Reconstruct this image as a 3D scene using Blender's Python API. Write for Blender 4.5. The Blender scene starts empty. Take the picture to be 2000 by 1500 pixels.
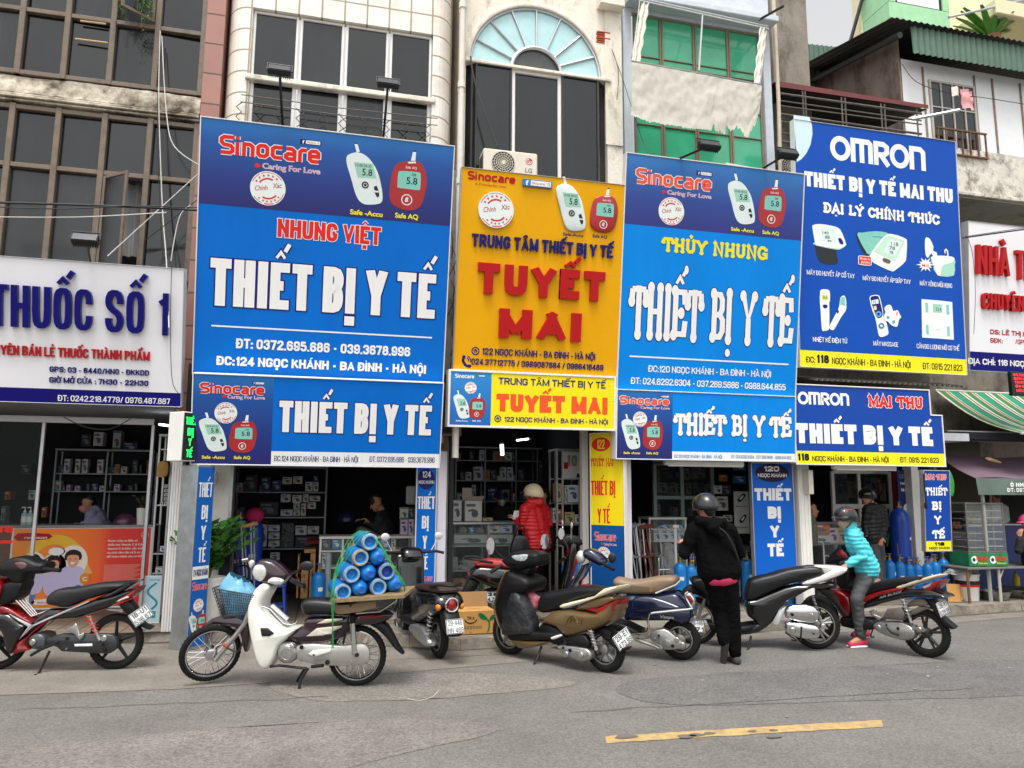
import bpy,bmesh,math,random
from mathutils import Vector,Matrix,noise
from mathutils.geometry import tessellate_polygon
R=math.radians
random.seed(7)
sc=bpy.context.scene
col=sc.collection
# camera, sky, sun, exposure
FPX,H=1450.0,1.8
YAW,PITCH,ROLL=R(13.92),R(8.08),R(0.365)
_F=Vector((math.sin(YAW)*math.cos(PITCH),math.cos(YAW)*math.cos(PITCH),math.sin(PITCH)))
_r=Vector((math.cos(YAW),-math.sin(YAW),0));_u=_r.cross(_F)
_R=_r*math.cos(ROLL)+_u*math.sin(ROLL);_U=-_r*math.sin(ROLL)+_u*math.cos(ROLL)
cd=bpy.data.cameras.new('camera');cam=bpy.data.objects.new('camera',cd);col.objects.link(cam)
m=Matrix((_R,_U,-_F)).transposed().to_4x4();m.translation=(0,0,H);cam.matrix_world=m
cd.sensor_width=36;cd.lens=FPX/2000*36;cd.clip_start=.05;cd.clip_end=800
sc.camera=cam
SUN_EL,SUN_AZ=R(68),R(200)
w=bpy.data.worlds.new('World');sc.world=w;w.use_nodes=True
nt=w.node_tree;nt.nodes.clear()
sky=nt.nodes.new('ShaderNodeTexSky');sky.sky_type='NISHITA';sky.sun_disc=False
sky.sun_elevation=SUN_EL;sky.sun_rotation=SUN_AZ;sky.air_density=1.0;sky.dust_density=4.0;sky.ozone_density=.6
hs=nt.nodes.new('ShaderNodeHueSaturation');hs.inputs['Saturation'].default_value=.06;hs.inputs['Value'].default_value=1.42
bg=nt.nodes.new('ShaderNodeBackground');bg.inputs['Strength'].default_value=.15
wo=nt.nodes.new('ShaderNodeOutputWorld')
nt.links.new(sky.outputs[0],hs.inputs['Color']);nt.links.new(hs.outputs[0],bg.inputs['Color']);nt.links.new(bg.outputs[0],wo.inputs['Surface'])
sl=bpy.data.lights.new('sun','SUN');sl.energy=1.5;sl.angle=R(16);sl.color=(1,.97,.93)
so=bpy.data.objects.new('sun',sl);col.objects.link(so)
sd=Vector((math.sin(SUN_AZ)*math.cos(SUN_EL),math.cos(SUN_AZ)*math.cos(SUN_EL),math.sin(SUN_EL)))
so.rotation_euler=sd.to_track_quat('Z','Y').to_euler();so.location=(0,0,30)
sc.view_settings.view_transform='Standard';sc.view_settings.look='None';sc.view_settings.gamma=1
sc.view_settings.exposure=0.34
# photo coordinates (2000 x 1500) to places
def ray(x,y):return _F+_R*((x-1000)/FPX)-_U*((y-750)/FPX)
def G(x,y,z=0.0):
 d=ray(x,y);return d*((z-H)/d.z)+Vector((0,0,H))
def P(x,y,Y):
 d=ray(x,y);return d*(Y/d.y)+Vector((0,0,H))
def X(x,y,Y):return P(x,y,Y).x
def Zz(x,y,Y):return P(x,y,Y).z
# colour and materials
def lin(v):return v/12.92 if v<=.04045 else((v+.055)/1.055)**2.4
def hx(s):
 if not isinstance(s,str):return tuple(s)
 s=s.lstrip('#');return tuple(lin(int(s[i:i+2],16)/255)for i in(0,2,4))
_M={}
def mat(name,c='#888888',rough=.6,metal=0.0,var=.12,scale=5.0,bump=0.0,bscale=60.0,emit=0,spec=.5,coat=0,streak=0,alpha=1,dirt=None,dcol='#4a4238',dscale=2.5,trans=0):
 if name in _M:return _M[name]
 c=hx(c);M=bpy.data.materials.new(name);M.use_nodes=True;n=M.node_tree;b=n.nodes['Principled BSDF']
 b.inputs['Base Color'].default_value=(*c,1);b.inputs['Roughness'].default_value=rough;b.inputs['Metallic'].default_value=metal
 b.inputs['Specular IOR Level'].default_value=spec;b.inputs['Coat Weight'].default_value=coat;b.inputs['Coat Roughness'].default_value=.06
 tc=n.nodes.new('ShaderNodeTexCoord');src=tc.outputs['Object']
 if streak:
  mp=n.nodes.new('ShaderNodeMapping');mp.inputs['Scale'].default_value=(1,1,1.0/streak);n.links.new(src,mp.inputs[0]);src=mp.outputs[0]
 out=None
 if var:
  t=n.nodes.new('ShaderNodeTexNoise');t.inputs['Scale'].default_value=scale;t.inputs['Detail'].default_value=6;t.inputs['Roughness'].default_value=.65
  n.links.new(src,t.inputs['Vector'])
  rp=n.nodes.new('ShaderNodeValToRGB');rp.color_ramp.elements[0].position=.3;rp.color_ramp.elements[1].position=.7
  rp.color_ramp.elements[0].color=(*[max(0,v*(1-var))for v in c],1);rp.color_ramp.elements[1].color=(*[min(1,v*(1+var*.6))for v in c],1)
  n.links.new(t.outputs['Fac'],rp.inputs[0]);out=rp.outputs[0]
  ma=n.nodes.new('ShaderNodeMapRange');ma.inputs['To Min'].default_value=max(.02,rough-.12*min(1,var*5));ma.inputs['To Max'].default_value=min(1,rough+.12*min(1,var*5))
  n.links.new(t.outputs['Fac'],ma.inputs['Value']);n.links.new(ma.outputs[0],b.inputs['Roughness'])
 if dirt:
  t2=n.nodes.new('ShaderNodeTexNoise');t2.inputs['Scale'].default_value=dscale;t2.inputs['Detail'].default_value=9;t2.inputs['Roughness'].default_value=.72
  n.links.new(src,t2.inputs['Vector'])
  r2=n.nodes.new('ShaderNodeValToRGB');r2.color_ramp.elements[0].position=1-dirt-.08;r2.color_ramp.elements[1].position=min(1,1-dirt+.14)
  r2.color_ramp.elements[0].color=(0,0,0,1)
  n.links.new(t2.outputs['Fac'],r2.inputs[0])
  mx=n.nodes.new('ShaderNodeMixRGB');mx.inputs[2].default_value=(*hx(dcol),1);mx.inputs[1].default_value=(*c,1)
  n.links.new(r2.outputs[0],mx.inputs[0])
  if out:n.links.new(out,mx.inputs[1])
  out=mx.outputs[0]
 if out:n.links.new(out,b.inputs['Base Color'])
 if bump:
  t3=n.nodes.new('ShaderNodeTexNoise');t3.inputs['Scale'].default_value=bscale;t3.inputs['Detail'].default_value=5
  n.links.new(tc.outputs['Object'],t3.inputs['Vector'])
  bp=n.nodes.new('ShaderNodeBump');bp.inputs['Strength'].default_value=bump;bp.inputs['Distance'].default_value=.02
  n.links.new(t3.outputs['Fac'],bp.inputs['Height']);n.links.new(bp.outputs[0],b.inputs['Normal'])
 if emit:
  b.inputs['Emission Color'].default_value=(*c,1);b.inputs['Emission Strength'].default_value=emit
 if alpha<1:b.inputs['Alpha'].default_value=alpha
 if trans:b.inputs['Transmission Weight'].default_value=trans;b.inputs['IOR'].default_value=1.425
 _M[name]=M;return M
def gradmat(name,stops,axis=2,lo=0,hi=1,rough=.4):
 """printed colour gradient along a local axis"""
 if name in _M:return _M[name]
 M=bpy.data.materials.new(name);M.use_nodes=True;n=M.node_tree;b=n.nodes['Principled BSDF'];b.inputs['Roughness'].default_value=rough
 tc=n.nodes.new('ShaderNodeTexCoord');sp=n.nodes.new('ShaderNodeSeparateXYZ');n.links.new(tc.outputs['Object'],sp.inputs[0])
 mr=n.nodes.new('ShaderNodeMapRange');mr.inputs['From Min'].default_value=lo;mr.inputs['From Max'].default_value=hi
 n.links.new(sp.outputs[axis],mr.inputs['Value']);rp=n.nodes.new('ShaderNodeValToRGB');e=rp.color_ramp.elements
 while len(e)<len(stops):e.new(.5)
 for i,(p,c)in enumerate(stops):e[i].position=p;e[i].color=(*hx(c),1)
 n.links.new(mr.outputs[0],rp.inputs[0]);n.links.new(rp.outputs[0],b.inputs['Base Color']);_M[name]=M;return M
def tilemat(name,c1,c2,mortar,bw,bh,off=0.0,msize=.012,rough=.35,dirt=.25,dcol='#6b5a45',vert='Z'):
 if name in _M:return _M[name]
 M=bpy.data.materials.new(name);M.use_nodes=True;n=M.node_tree;b=n.nodes['Principled BSDF'];b.inputs['Roughness'].default_value=rough
 tc=n.nodes.new('ShaderNodeTexCoord');sp=n.nodes.new('ShaderNodeSeparateXYZ');n.links.new(tc.outputs['Object'],sp.inputs[0])
 cb=n.nodes.new('ShaderNodeCombineXYZ');n.links.new(sp.outputs[0],cb.inputs[0]);n.links.new(sp.outputs['XYZ'.index(vert)],cb.inputs[1])
 br=n.nodes.new('ShaderNodeTexBrick');br.offset=off;br.inputs['Scale'].default_value=1;br.inputs['Brick Width'].default_value=bw;br.inputs['Row Height'].default_value=bh
 br.inputs['Mortar Size'].default_value=msize;br.inputs['Color1'].default_value=(*hx(c1),1);br.inputs['Color2'].default_value=(*hx(c2),1);br.inputs['Mortar'].default_value=(*hx(mortar),1)
 n.links.new(cb.outputs[0],br.inputs['Vector'])
 t=n.nodes.new('ShaderNodeTexNoise');t.inputs['Scale'].default_value=1.7;t.inputs['Detail'].default_value=9;t.inputs['Roughness'].default_value=.7;n.links.new(tc.outputs['Object'],t.inputs['Vector'])
 rp=n.nodes.new('ShaderNodeValToRGB');rp.color_ramp.elements[0].position=.5;rp.color_ramp.elements[1].position=.78;rp.color_ramp.elements[1].color=(dirt*2,dirt*2,dirt*2,1)
 rp.color_ramp.elements[0].color=(0,0,0,1);n.links.new(t.outputs['Fac'],rp.inputs[0])
 mx=n.nodes.new('ShaderNodeMixRGB');n.links.new(rp.outputs[0],mx.inputs[0]);n.links.new(br.outputs['Color'],mx.inputs[1]);mx.inputs[2].default_value=(*hx(dcol),1)
 n.links.new(mx.outputs[0],b.inputs['Base Color'])
 bu=n.nodes.new('ShaderNodeBump');bu.inputs['Strength'].default_value=.4;bu.inputs['Distance'].default_value=.01;bu.invert=True
 n.links.new(br.outputs['Fac'],bu.inputs['Height']);n.links.new(bu.outputs[0],b.inputs['Normal']);_M[name]=M;return M
 # mesh builder
class MB:
 def __init__(s):s.v=[];s.f=[];s.mi=[];s.mats=[];s.xf=None;s.cur=0
 def m(s,M):
  if M not in s.mats:s.mats.append(M)
  s.cur=s.mats.index(M);return s
 def add(s,vs,fs):
  o=len(s.v)
  s.v+=[tuple(s.xf@Vector(p))for p in vs]if s.xf else[tuple(p)for p in vs]
  s.f+=[tuple(i+o for i in f)for f in fs];s.mi+=[s.cur]*len(fs);return s
 def box(s,a,b,bev=0.0):
  a=[min(p,q)for p,q in zip(a,b)],[max(p,q)for p,q in zip(a,b)];lo,hi=a
  if bev<=0:
   vs=[(x,y,z)for x in(lo[0],hi[0])for y in(lo[1],hi[1])for z in(lo[2],hi[2])]
   return s.add(vs,[(0,1,3,2),(4,6,7,5),(0,4,5,1),(2,3,7,6),(0,2,6,4),(1,5,7,3)])
  bev=min(bev,*[(h-l)*.45 for l,h in zip(lo,hi)]);vs=[];idx={}
  for cx in(0,1):
   for cy in(0,1):
    for cz in(0,1):
     for ax in range(3):
      p=[(hi if q else lo)[i]for i,q in enumerate((cx,cy,cz))]
      for i,q in enumerate((cx,cy,cz)):
       if i!=ax:p[i]+=-bev if q else bev
      idx[(cx,cy,cz,ax)]=len(vs);vs.append(p)
  fs=[]
  for ax in range(3):
   o=[i for i in range(3)if i!=ax]
   for q in(0,1):
    f=[]
    for s1,s2 in((0,0),(0,1),(1,1),(1,0)):
     k=[0,0,0];k[ax]=q;k[o[0]]=s1;k[o[1]]=s2;f.append(idx[(*k,ax)])
    fs.append(tuple(f))
   for s1 in(0,1):
    for s2 in(0,1):
     k0=[0,0,0];k0[o[0]]=s1;k0[o[1]]=s2;k1=list(k0);k1[ax]=1
     fs.append((idx[(*k0,o[0])],idx[(*k1,o[0])],idx[(*k1,o[1])],idx[(*k0,o[1])]))
  for cx in(0,1):
   for cy in(0,1):
    for cz in(0,1):fs.append(tuple(idx[(cx,cy,cz,a_)]for a_ in range(3)))
  return s.add(vs,fs)
 def tube(s,pts,r,n=8,cap=True,closed=False,flat=1.0):
  pts=[Vector(p)for p in pts];N=len(pts);rr=r if isinstance(r,(list,tuple))else[r]*N
  vs=[];up=None
  for i,p in enumerate(pts):
   if closed:t=pts[(i+1)%N]-pts[i-1]
   else:t=pts[min(i+1,N-1)]-pts[max(i-1,0)]
   if t.length<1e-9:t=Vector((0,0,1))
   t.normalize()
   if up is None:
    up=Vector((0,0,1))if abs(t.z)<.9 else Vector((0,1,0))
   a=t.cross(up)
   if a.length<1e-6:a=t.orthogonal()
   a.normalize();b=a.cross(t).normalized();up=b
   for k in range(n):
    an=2*math.pi*k/n;vs.append(p+a*(math.cos(an)*rr[i])+b*(math.sin(an)*rr[i]*flat))
  fs=[]
  for i in range(N if closed else N-1):
   j=(i+1)%N
   for k in range(n):fs.append((i*n+k,i*n+(k+1)%n,j*n+(k+1)%n,j*n+k))
  if cap and not closed:fs+=[tuple(range(n))[::-1],tuple(range((N-1)*n,N*n))]
  return s.add(vs,fs)
 def lathe(s,prof,c=(0,0,0),axis='z',n=20,cap=True):
  """prof: list of (radius, height) along axis"""
  c=Vector(c);vs=[]
  ax={'x':(Vector((0,1,0)),Vector((0,0,1)),Vector((1,0,0))),'y':(Vector((0,0,1)),Vector((1,0,0)),Vector((0,1,0))),'z':(Vector((1,0,0)),Vector((0,1,0)),Vector((0,0,1)))}
  if isinstance(axis,str):a,b,d=ax[axis]
  else:d=Vector(axis).normalized();a=d.orthogonal().normalized();b=d.cross(a)
  for r,h in prof:
   for k in range(n):
    t=2*math.pi*k/n;vs.append(c+a*(r*math.cos(t))+b*(r*math.sin(t))+d*h)
  fs=[(i*n+k,i*n+(k+1)%n,(i+1)*n+(k+1)%n,(i+1)*n+k)for i in range(len(prof)-1)for k in range(n)]
  if cap:fs+=[tuple(range(n))[::-1],tuple(range((len(prof)-1)*n,len(prof)*n))]
  return s.add(vs,fs)
 def ell(s,c,r,n=14,m_=9,rot=None):
  c=Vector(c);r=r if isinstance(r,(list,tuple))else(r,r,r);vs=[]
  for i in range(m_+1):
   ph=math.pi*i/m_
   for k in range(n):
    t=2*math.pi*k/n;q=Vector((r[0]*math.sin(ph)*math.cos(t),r[1]*math.sin(ph)*math.sin(t),r[2]*math.cos(ph)))
    if rot:q=rot@q
    vs.append(c+q)
  return s.add(vs,[(i*n+k,(i+1)*n+k,(i+1)*n+(k+1)%n,i*n+(k+1)%n)for i in range(m_)for k in range(n)])
 def torus(s,c,Rr,r,axis='y',n=32,k=10,flat=1.0,a0=0,a1=None):
  c=Vector(c);a,b,d={'x':(Vector((0,1,0)),Vector((0,0,1)),Vector((1,0,0))),'y':(Vector((1,0,0)),Vector((0,0,1)),Vector((0,1,0))),'z':(Vector((1,0,0)),Vector((0,1,0)),Vector((0,0,1)))}[axis]
  vs=[];full=a1 is None;a1=2*math.pi if full else a1;NN=n if full else n+1
  for i in range(NN):
   t=a0+(a1-a0)*i/n;e=a*math.cos(t)+b*math.sin(t)
   for j in range(k):
    p=2*math.pi*j/k;vs.append(c+e*(Rr+r*math.cos(p))+d*(r*flat*math.sin(p)))
  return s.add(vs,[(i*k+j,((i+1)%NN)*k+j,((i+1)%NN)*k+(j+1)%k,i*k+(j+1)%k)for i in range(n)for j in range(k)])
 def prism(s,pts,y0,y1):
  """polygon in (x,z) between y0 and y1"""
  n=len(pts);vs=[(x,y0,z)for x,z in pts]+[(x,y1,z)for x,z in pts]
  tr=tess(pts);fs=[t[::-1]for t in tr]+[tuple(i+n for i in t)for t in tr]+[(i,(i+1)%n,n+(i+1)%n,n+i)for i in range(n)]
  return s.add(vs,fs)
 def flat(s,pts,y):
  """single sided printed polygon in (x,z) at depth y"""
  return s.add([(p[0],y,p[1])for p in pts],tess(pts))
 def pillow(s,pts,yc,h,ins=.015,bev=.02,sm=0):
  """puffed plate: outline in (x,z), half thickness h about y=yc, edges rounded inwards by ins"""
  if sm:pts=cr(pts,sm)
  n=len(pts);area=sum(pts[i][0]*pts[(i+1)%n][1]-pts[(i+1)%n][0]*pts[i][1]for i in range(n))
  if area<0:pts=pts[::-1]
  def inset(d):
   o=[]
   for i in range(n):
    p0,p1,p2=Vector(pts[i-1]),Vector(pts[i]),Vector(pts[(i+1)%n])
    e1=(p1-p0);e2=(p2-p1);e1=e1.normalized()if e1.length>1e-9 else e1;e2=e2.normalized()if e2.length>1e-9 else e2
    nn=Vector((-(e1.y+e2.y),e1.x+e2.x));nn=nn.normalized()if nn.length>1e-6 else Vector((0,0))
    o.append(tuple(p1+nn*d))
   return o
  bev=min(bev,h*.9);i1=inset(ins);i2=inset(ins*.3);vs=[]
  for ring,y in((i1,yc-h),(i2,yc-h+bev*.3),(pts,yc-h+bev),(pts,yc+h-bev),(i2,yc+h-bev*.3),(i1,yc+h)):vs+=[(x,y,z)for x,z in ring]
  fs=[(k*n+i,k*n+(i+1)%n,(k+1)*n+(i+1)%n,(k+1)*n+i)for k in range(5)for i in range(n)]
  tr=tess(i1);fs+=[t[::-1]for t in tr]+[tuple(i+5*n for i in t)for t in tr]
  return s.add(vs,fs)
 def grid(s,fn,nu,nv):
  vs=[fn(i/nu,j/nv)for j in range(nv+1)for i in range(nu+1)]
  return s.add(vs,[(j*(nu+1)+i,j*(nu+1)+i+1,(j+1)*(nu+1)+i+1,(j+1)*(nu+1)+i)for j in range(nv)for i in range(nu)])
 def mesh(s,name,smooth=35,M=None):
  me=bpy.data.meshes.new(name);me.from_pydata(s.v,[],s.f);me.update()
  bm=bmesh.new();bm.from_mesh(me);bmesh.ops.recalc_face_normals(bm,faces=bm.faces)if smooth is not None else None;bm.to_mesh(me);bm.free()
  for q in(s.mats if not M else[M]):me.materials.append(q)
  if not M and s.mi:me.polygons.foreach_set('material_index',s.mi)
  if smooth:
   me.polygons.foreach_set('use_smooth',[True]*len(me.polygons));me.set_sharp_from_angle(angle=R(smooth))
  return me
def tess(pts):
 return[tuple(t)for t in tessellate_polygon([[Vector((p[0],p[1],0))for p in pts]])]
def cr(p,n=3):
 """closed Catmull-Rom through the outline; a point given as (x,z,0) stays a sharp corner"""
 o=[];N=len(p)
 for i in range(N):
  a,b,c,d=[Vector(p[(i+k)%N][:2])for k in(-1,0,1,2)]
  if len(p[i])>2:a=b-(c-b)*.3
  if len(p[(i+1)%N])>2:d=c+(c-b)*.3
  for k in range(n):
   t=k/n;o.append(tuple(.5*((2*b)+(c-a)*t+(2*a-5*b+4*c-d)*t*t+(3*b-a-3*c+d)*t**3)))
 return o
def crv(p,n=4):
 """open smooth path"""
 p=[Vector(q)for q in p];o=[]
 for i in range(len(p)-1):
  a,b,c,d=p[max(i-1,0)],p[i],p[i+1],p[min(i+2,len(p)-1)]
  for k in range(n):
   t=k/n;o.append(.5*((2*b)+(c-a)*t+(2*a-5*b+4*c-d)*t*t+(3*b-a-3*c+d)*t**3))
 return o+[p[-1]]
 # objects
def thing(name,label,cat,loc=(0,0,0),rz=0.0,group=None,rx=0.0,ry=0.0):
 o=bpy.data.objects.new(name,None);col.objects.link(o);o.location=loc;o.rotation_euler=(rx,ry,rz);o.empty_display_size=.1
 o['label']=label;o['category']=cat
 if group:o['group']=group
 return o
def part(name,mb,M=None,parent=None,smooth=35):
 o=bpy.data.objects.new(name,mb.mesh(name,smooth,M));col.objects.link(o)
 if parent:o.parent=parent
 return o
def solo(name,mb,M,label,cat,group=None,loc=(0,0,0),rz=0.0,smooth=35):
 o=part(name,mb,M,None,smooth);o.location=loc;o.rotation_euler=(0,0,rz);o['label']=label;o['category']=cat
 if group:o['group']=group
 return o
def struct(name,mb,M,smooth=35,kind='structure'):
 o=part(name,mb,M,None,smooth);o['kind']=kind;return o
def dup(o,loc,rz=0.0,label=None,group=None):
 def cp(q,par):
  c=q.copy();col.objects.link(c);c.parent=par
  for k in list(q.children):cp(k,c)
  return c
 c=cp(o,None);c.location=loc;c.rotation_euler=(o.rotation_euler[0],o.rotation_euler[1],rz)
 if label:c['label']=label
 if group:c['group']=group
 return c
def pb(a,b,bev,M,name,par):
 return part(name,MB().box(a,b,bev),M,par)
 # lettering
_T={}
def glyphs(s,off=0.0,sp=1.0):
 k=(s,round(off,4),sp)
 if k in _T:return _T[k]
 c=bpy.data.curves.new('lettering','FONT');c.body=s;c.size=1;c.offset=off;c.resolution_u=3;c.space_character=sp;c.fill_mode='BOTH'
 o=bpy.data.objects.new('lettering',c);col.objects.link(o)
 dg=bpy.context.evaluated_depsgraph_get();me=o.evaluated_get(dg).to_mesh()
 vs=[(v.co.x,v.co.y)for v in me.vertices];fs=[tuple(p.vertices)for p in me.polygons]
 o.evaluated_get(dg).to_mesh_clear();bpy.data.objects.remove(o);bpy.data.curves.remove(c)
 _T[k]=(vs,fs);return _T[k]
CAP=.727
def text(mb,s,u0,u1,v,cap,y,M,off=.012,xb=0.0,sp=1.0,ext=0.0,slope=0.0,over=None,ital=0.0,fit=None):
 """letters between u0 and u1 on baseline v, capital height cap, on the plane y (front towards -y); xb thickens the stems, ext raises them"""
 vs,fs=glyphs(s,off,sp);b=fit or vs
 x0=min(p[0]for p in b)-xb;x1=max(p[0]for p in b)+xb;sx=(u1-u0)/(x1-x0);sy=cap/CAP
 if over is not None:
  vs,fs=glyphs(s,over[0],sp);xb=over[1]
 mb.m(M)
 sh=(-xb,-xb*.33,xb*.33,xb)if xb>.03 else((-xb,0,xb)if xb else(0,))
 for j,dx in enumerate(sh):
  q=[(u0+(p[0]+dx-x0)*sx+ital*p[1]*sy,v+p[1]*sy+slope*((p[0]-x0)*sx))for p in vs];yy=y-.0002*j
  mb.add([(a,yy-ext,b_)for a,b_ in q],[f[::-1]for f in fs])
  if ext:
   from collections import Counter
   cnt=Counter();d={}
   for f in fs:
    for i in range(len(f)):
     e=(f[i],f[(i+1)%len(f)]);cnt[tuple(sorted(e))]+=1;d[tuple(sorted(e))]=e
   n=len(q);ed=[d[e]for e,c_ in cnt.items()if c_==1]
   mb.add([(a,yy-ext,b_)for a,b_ in q]+[(a,y,b_)for a,b_ in q],[(a,b_,b_+n,a+n)for a,b_ in ed])
 return mb
def stroke(mb,pts,hw,y,closed=False,ext=0.0,clamp=None):
 """ribbon of half width hw along a (u,v) path; ext raises it from the face"""
 p=[Vector(q)for q in pts];N=len(p);L=[];Rr=[]
 for i in range(N):
  a=p[i-1]if(i or closed)else None;b=p[(i+1)%N]if(i<N-1 or closed)else None
  d1=(p[i]-a).normalized()if a is not None else None;d2=(b-p[i]).normalized()if b is not None else None
  n1=Vector((-d1.y,d1.x))if d1 else None;n2=Vector((-d2.y,d2.x))if d2 else None
  if n1 and n2:
   nn=n1+n2;nn=nn.normalized()if nn.length>1e-6 else n1;k=min(2.0,1/max(.3,nn.dot(n1)))
  else:nn=n1 or n2;k=1
  L.append(p[i]+nn*hw*k);Rr.append(p[i]-nn*hw*k)
 if clamp:
  for q in L+Rr:q.y=min(max(q.y,clamp[0]),clamp[1])
 M_=N if closed else N-1;f0=[(i,(i+1)%N,N+(i+1)%N,N+i)for i in range(M_)]
 if not ext:return mb.add([(q.x,y,q.y)for q in L+Rr],f0)
 n=2*N;vs=[(q.x,y-ext,q.y)for q in L+Rr]+[(q.x,0,q.y)for q in L+Rr];fs=list(f0)
 for i in range(M_):j=(i+1)%N;fs+=[(i,j,n+j,n+i),(N+i,N+j,n+N+j,n+N+i)]
 if not closed:fs+=[(0,N,n+N,n),(N-1,n-1,n+n-1,n+N-1)]
 return mb.add(vs,fs)
 # condensed bold capitals drawn with one pen width; coordinates inside the letter's own box
_O=['c',(0,.16),(0,.84),(.22,1),(.78,1),(1,.84),(1,.16),(.78,0),(.22,0)]
_P=[(0,1),(.75,1),(1,.87),(1,.6),(.75,.46),(0,.46)]
_I=[(0,0),(0,1)]
CB={'A':(1.1,[[(0,0),(.5,1)],[(.5,1),(1,0)],[(.2,.26),(.8,.26)],[(.44,.99),(.56,.99)]]),'B':(1,[_I,[(0,1),(.75,1),(1,.87),(1,.67),(.78,.53),(0,.53)],[(.6,.53),(.8,.53),(1,.4),(1,.13),(.75,0),(0,0)]]),'C':(1,[[(1,.66),(1,.84),(.78,1),(.22,1),(0,.84),(0,.16),(.22,0),(.78,0),(1,.16),(1,.34)]]),'D':(1,[_I,[(0,1),(.68,1),(1,.84),(1,.16),(.68,0),(0,0)]]),'Đ':(1.02,[_I,[(0,1),(.68,1),(1,.84),(1,.16),(.68,0),(0,0)],[(-.3,.5),(.5,.5)]]),'E':(.84,[_I,[(0,1),(1,1)],[(0,.51),(.9,.51)],[(0,0),(1,0)]]),'F':(.8,[_I,[(0,1),(1,1)],[(0,.5),(.9,.5)]]),'G':(1,[[(1,.68),(1,.84),(.78,1),(.22,1),(0,.84),(0,.16),(.22,0),(.78,0),(1,.14),(1,.45)],[(1.0,.44),(.55,.44)]]),'H':(1,[_I,[(1,0),(1,1)],[(0,.52),(1,.52)]]),'I':(0,[_I]),'K':(1,[_I,[(1,1),(.06,.42)],[(.38,.6),(1,0)]]),'L':(.82,[_I,[(0,0),(1,0)]]),'M':(1.36,[_I,[(1,0),(1,1)],[(.02,1),(.5,.02)],[(.5,.02),(.98,1)]]),'N':(1.02,[_I,[(1,0),(1,1)],[(0,1),(1,0)]]),'O':(1,[_O]),'P':(1,[_I,_P]),'Q':(1,[_O,[(.6,.2),(1.1,-.08)]]),'R':(1.02,[_I,_P,[(.6,.46),(1,0)]]),'S':(1,[[(1,.7),(1,.85),(.78,1),(.22,1),(0,.85),(0,.68),(.22,.56),(.78,.44),(1,.32),(1,.15),(.78,0),(.22,0),(0,.15),(0,.3)]]),'T':(.94,[[(.5,0),(.5,1)],[(0,1),(1,1)]]),'U':(1,[[(0,1),(0,.16),(.22,0),(.78,0),(1,.16),(1,1)]]),'V':(1.06,[[(0,1),(.5,0)],[(.5,0),(1,1)]]),'X':(1,[[(0,0),(1,1)],[(0,1),(1,0)]]),'Y':(1.06,[[(0,1),(.5,.42)],[(1,1),(.5,.42)],[(.5,.5),(.5,0)]]),'0':(.92,[_O]),'1':(.4,[[(1,0),(1,1)],[(0,.78),(1,.88)]]),'2':(.92,[[(0,.68),(0,.84),(.22,1),(.78,1),(1,.84),(1,.62),(.04,.1)],[(0,0),(1,0)]]),'3':(.92,[[(0,.7),(0,.85),(.22,1),(.78,1),(1,.85),(1,.67),(.78,.53),(.4,.53)],[(.7,.53),(.8,.53),(1,.4),(1,.15),(.78,0),(.22,0),(0,.15),(0,.3)]]),'4':(.96,[[(.74,0),(.74,1)],[(.66,1),(.03,.3)],[(0,.25),(1,.25)]]),'5':(.92,[[(.95,1),(.08,1)],[(.08,1),(.02,.5)],[(.02,.54),(.3,.62),(.78,.62),(1,.48),(1,.15),(.78,0),(.22,0),(0,.15),(0,.26)]]),'6':(.92,[[(1,.72),(1,.85),(.78,1),(.22,1),(0,.84),(0,.16),(.22,0),(.78,0),(1,.16),(1,.42),(.78,.57),(.22,.57),(0,.45)]]),'7':(.86,[[(0,1),(1,1)],[(.95,.96),(.4,0)]]),'8':(.92,[['c',(.06,.66),(.06,.86),(.24,1),(.76,1),(.94,.86),(.94,.66),(.76,.53),(.24,.53)],['c',(0,.14),(0,.4),(.24,.53),(.76,.53),(1,.4),(1,.14),(.76,0),(.24,0)]]),'9':(.92,[[(0,.28),(0,.15),(.22,0),(.78,0),(1,.16),(1,.84),(.78,1),(.22,1),(0,.84),(0,.58),(.22,.43),(.78,.43),(1,.55)]]),'.':(0,[[(0,-.02),(0,.02)]]),':':(0,[[(0,0),(0,.04)],[(0,.55),(0,.6)]]),'-':(.5,[[(0,.4),(1,.4)]]),'/':(.6,[[(0,-.08),(1,1.08)]]),' ':(.3,[])}
import unicodedata
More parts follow.
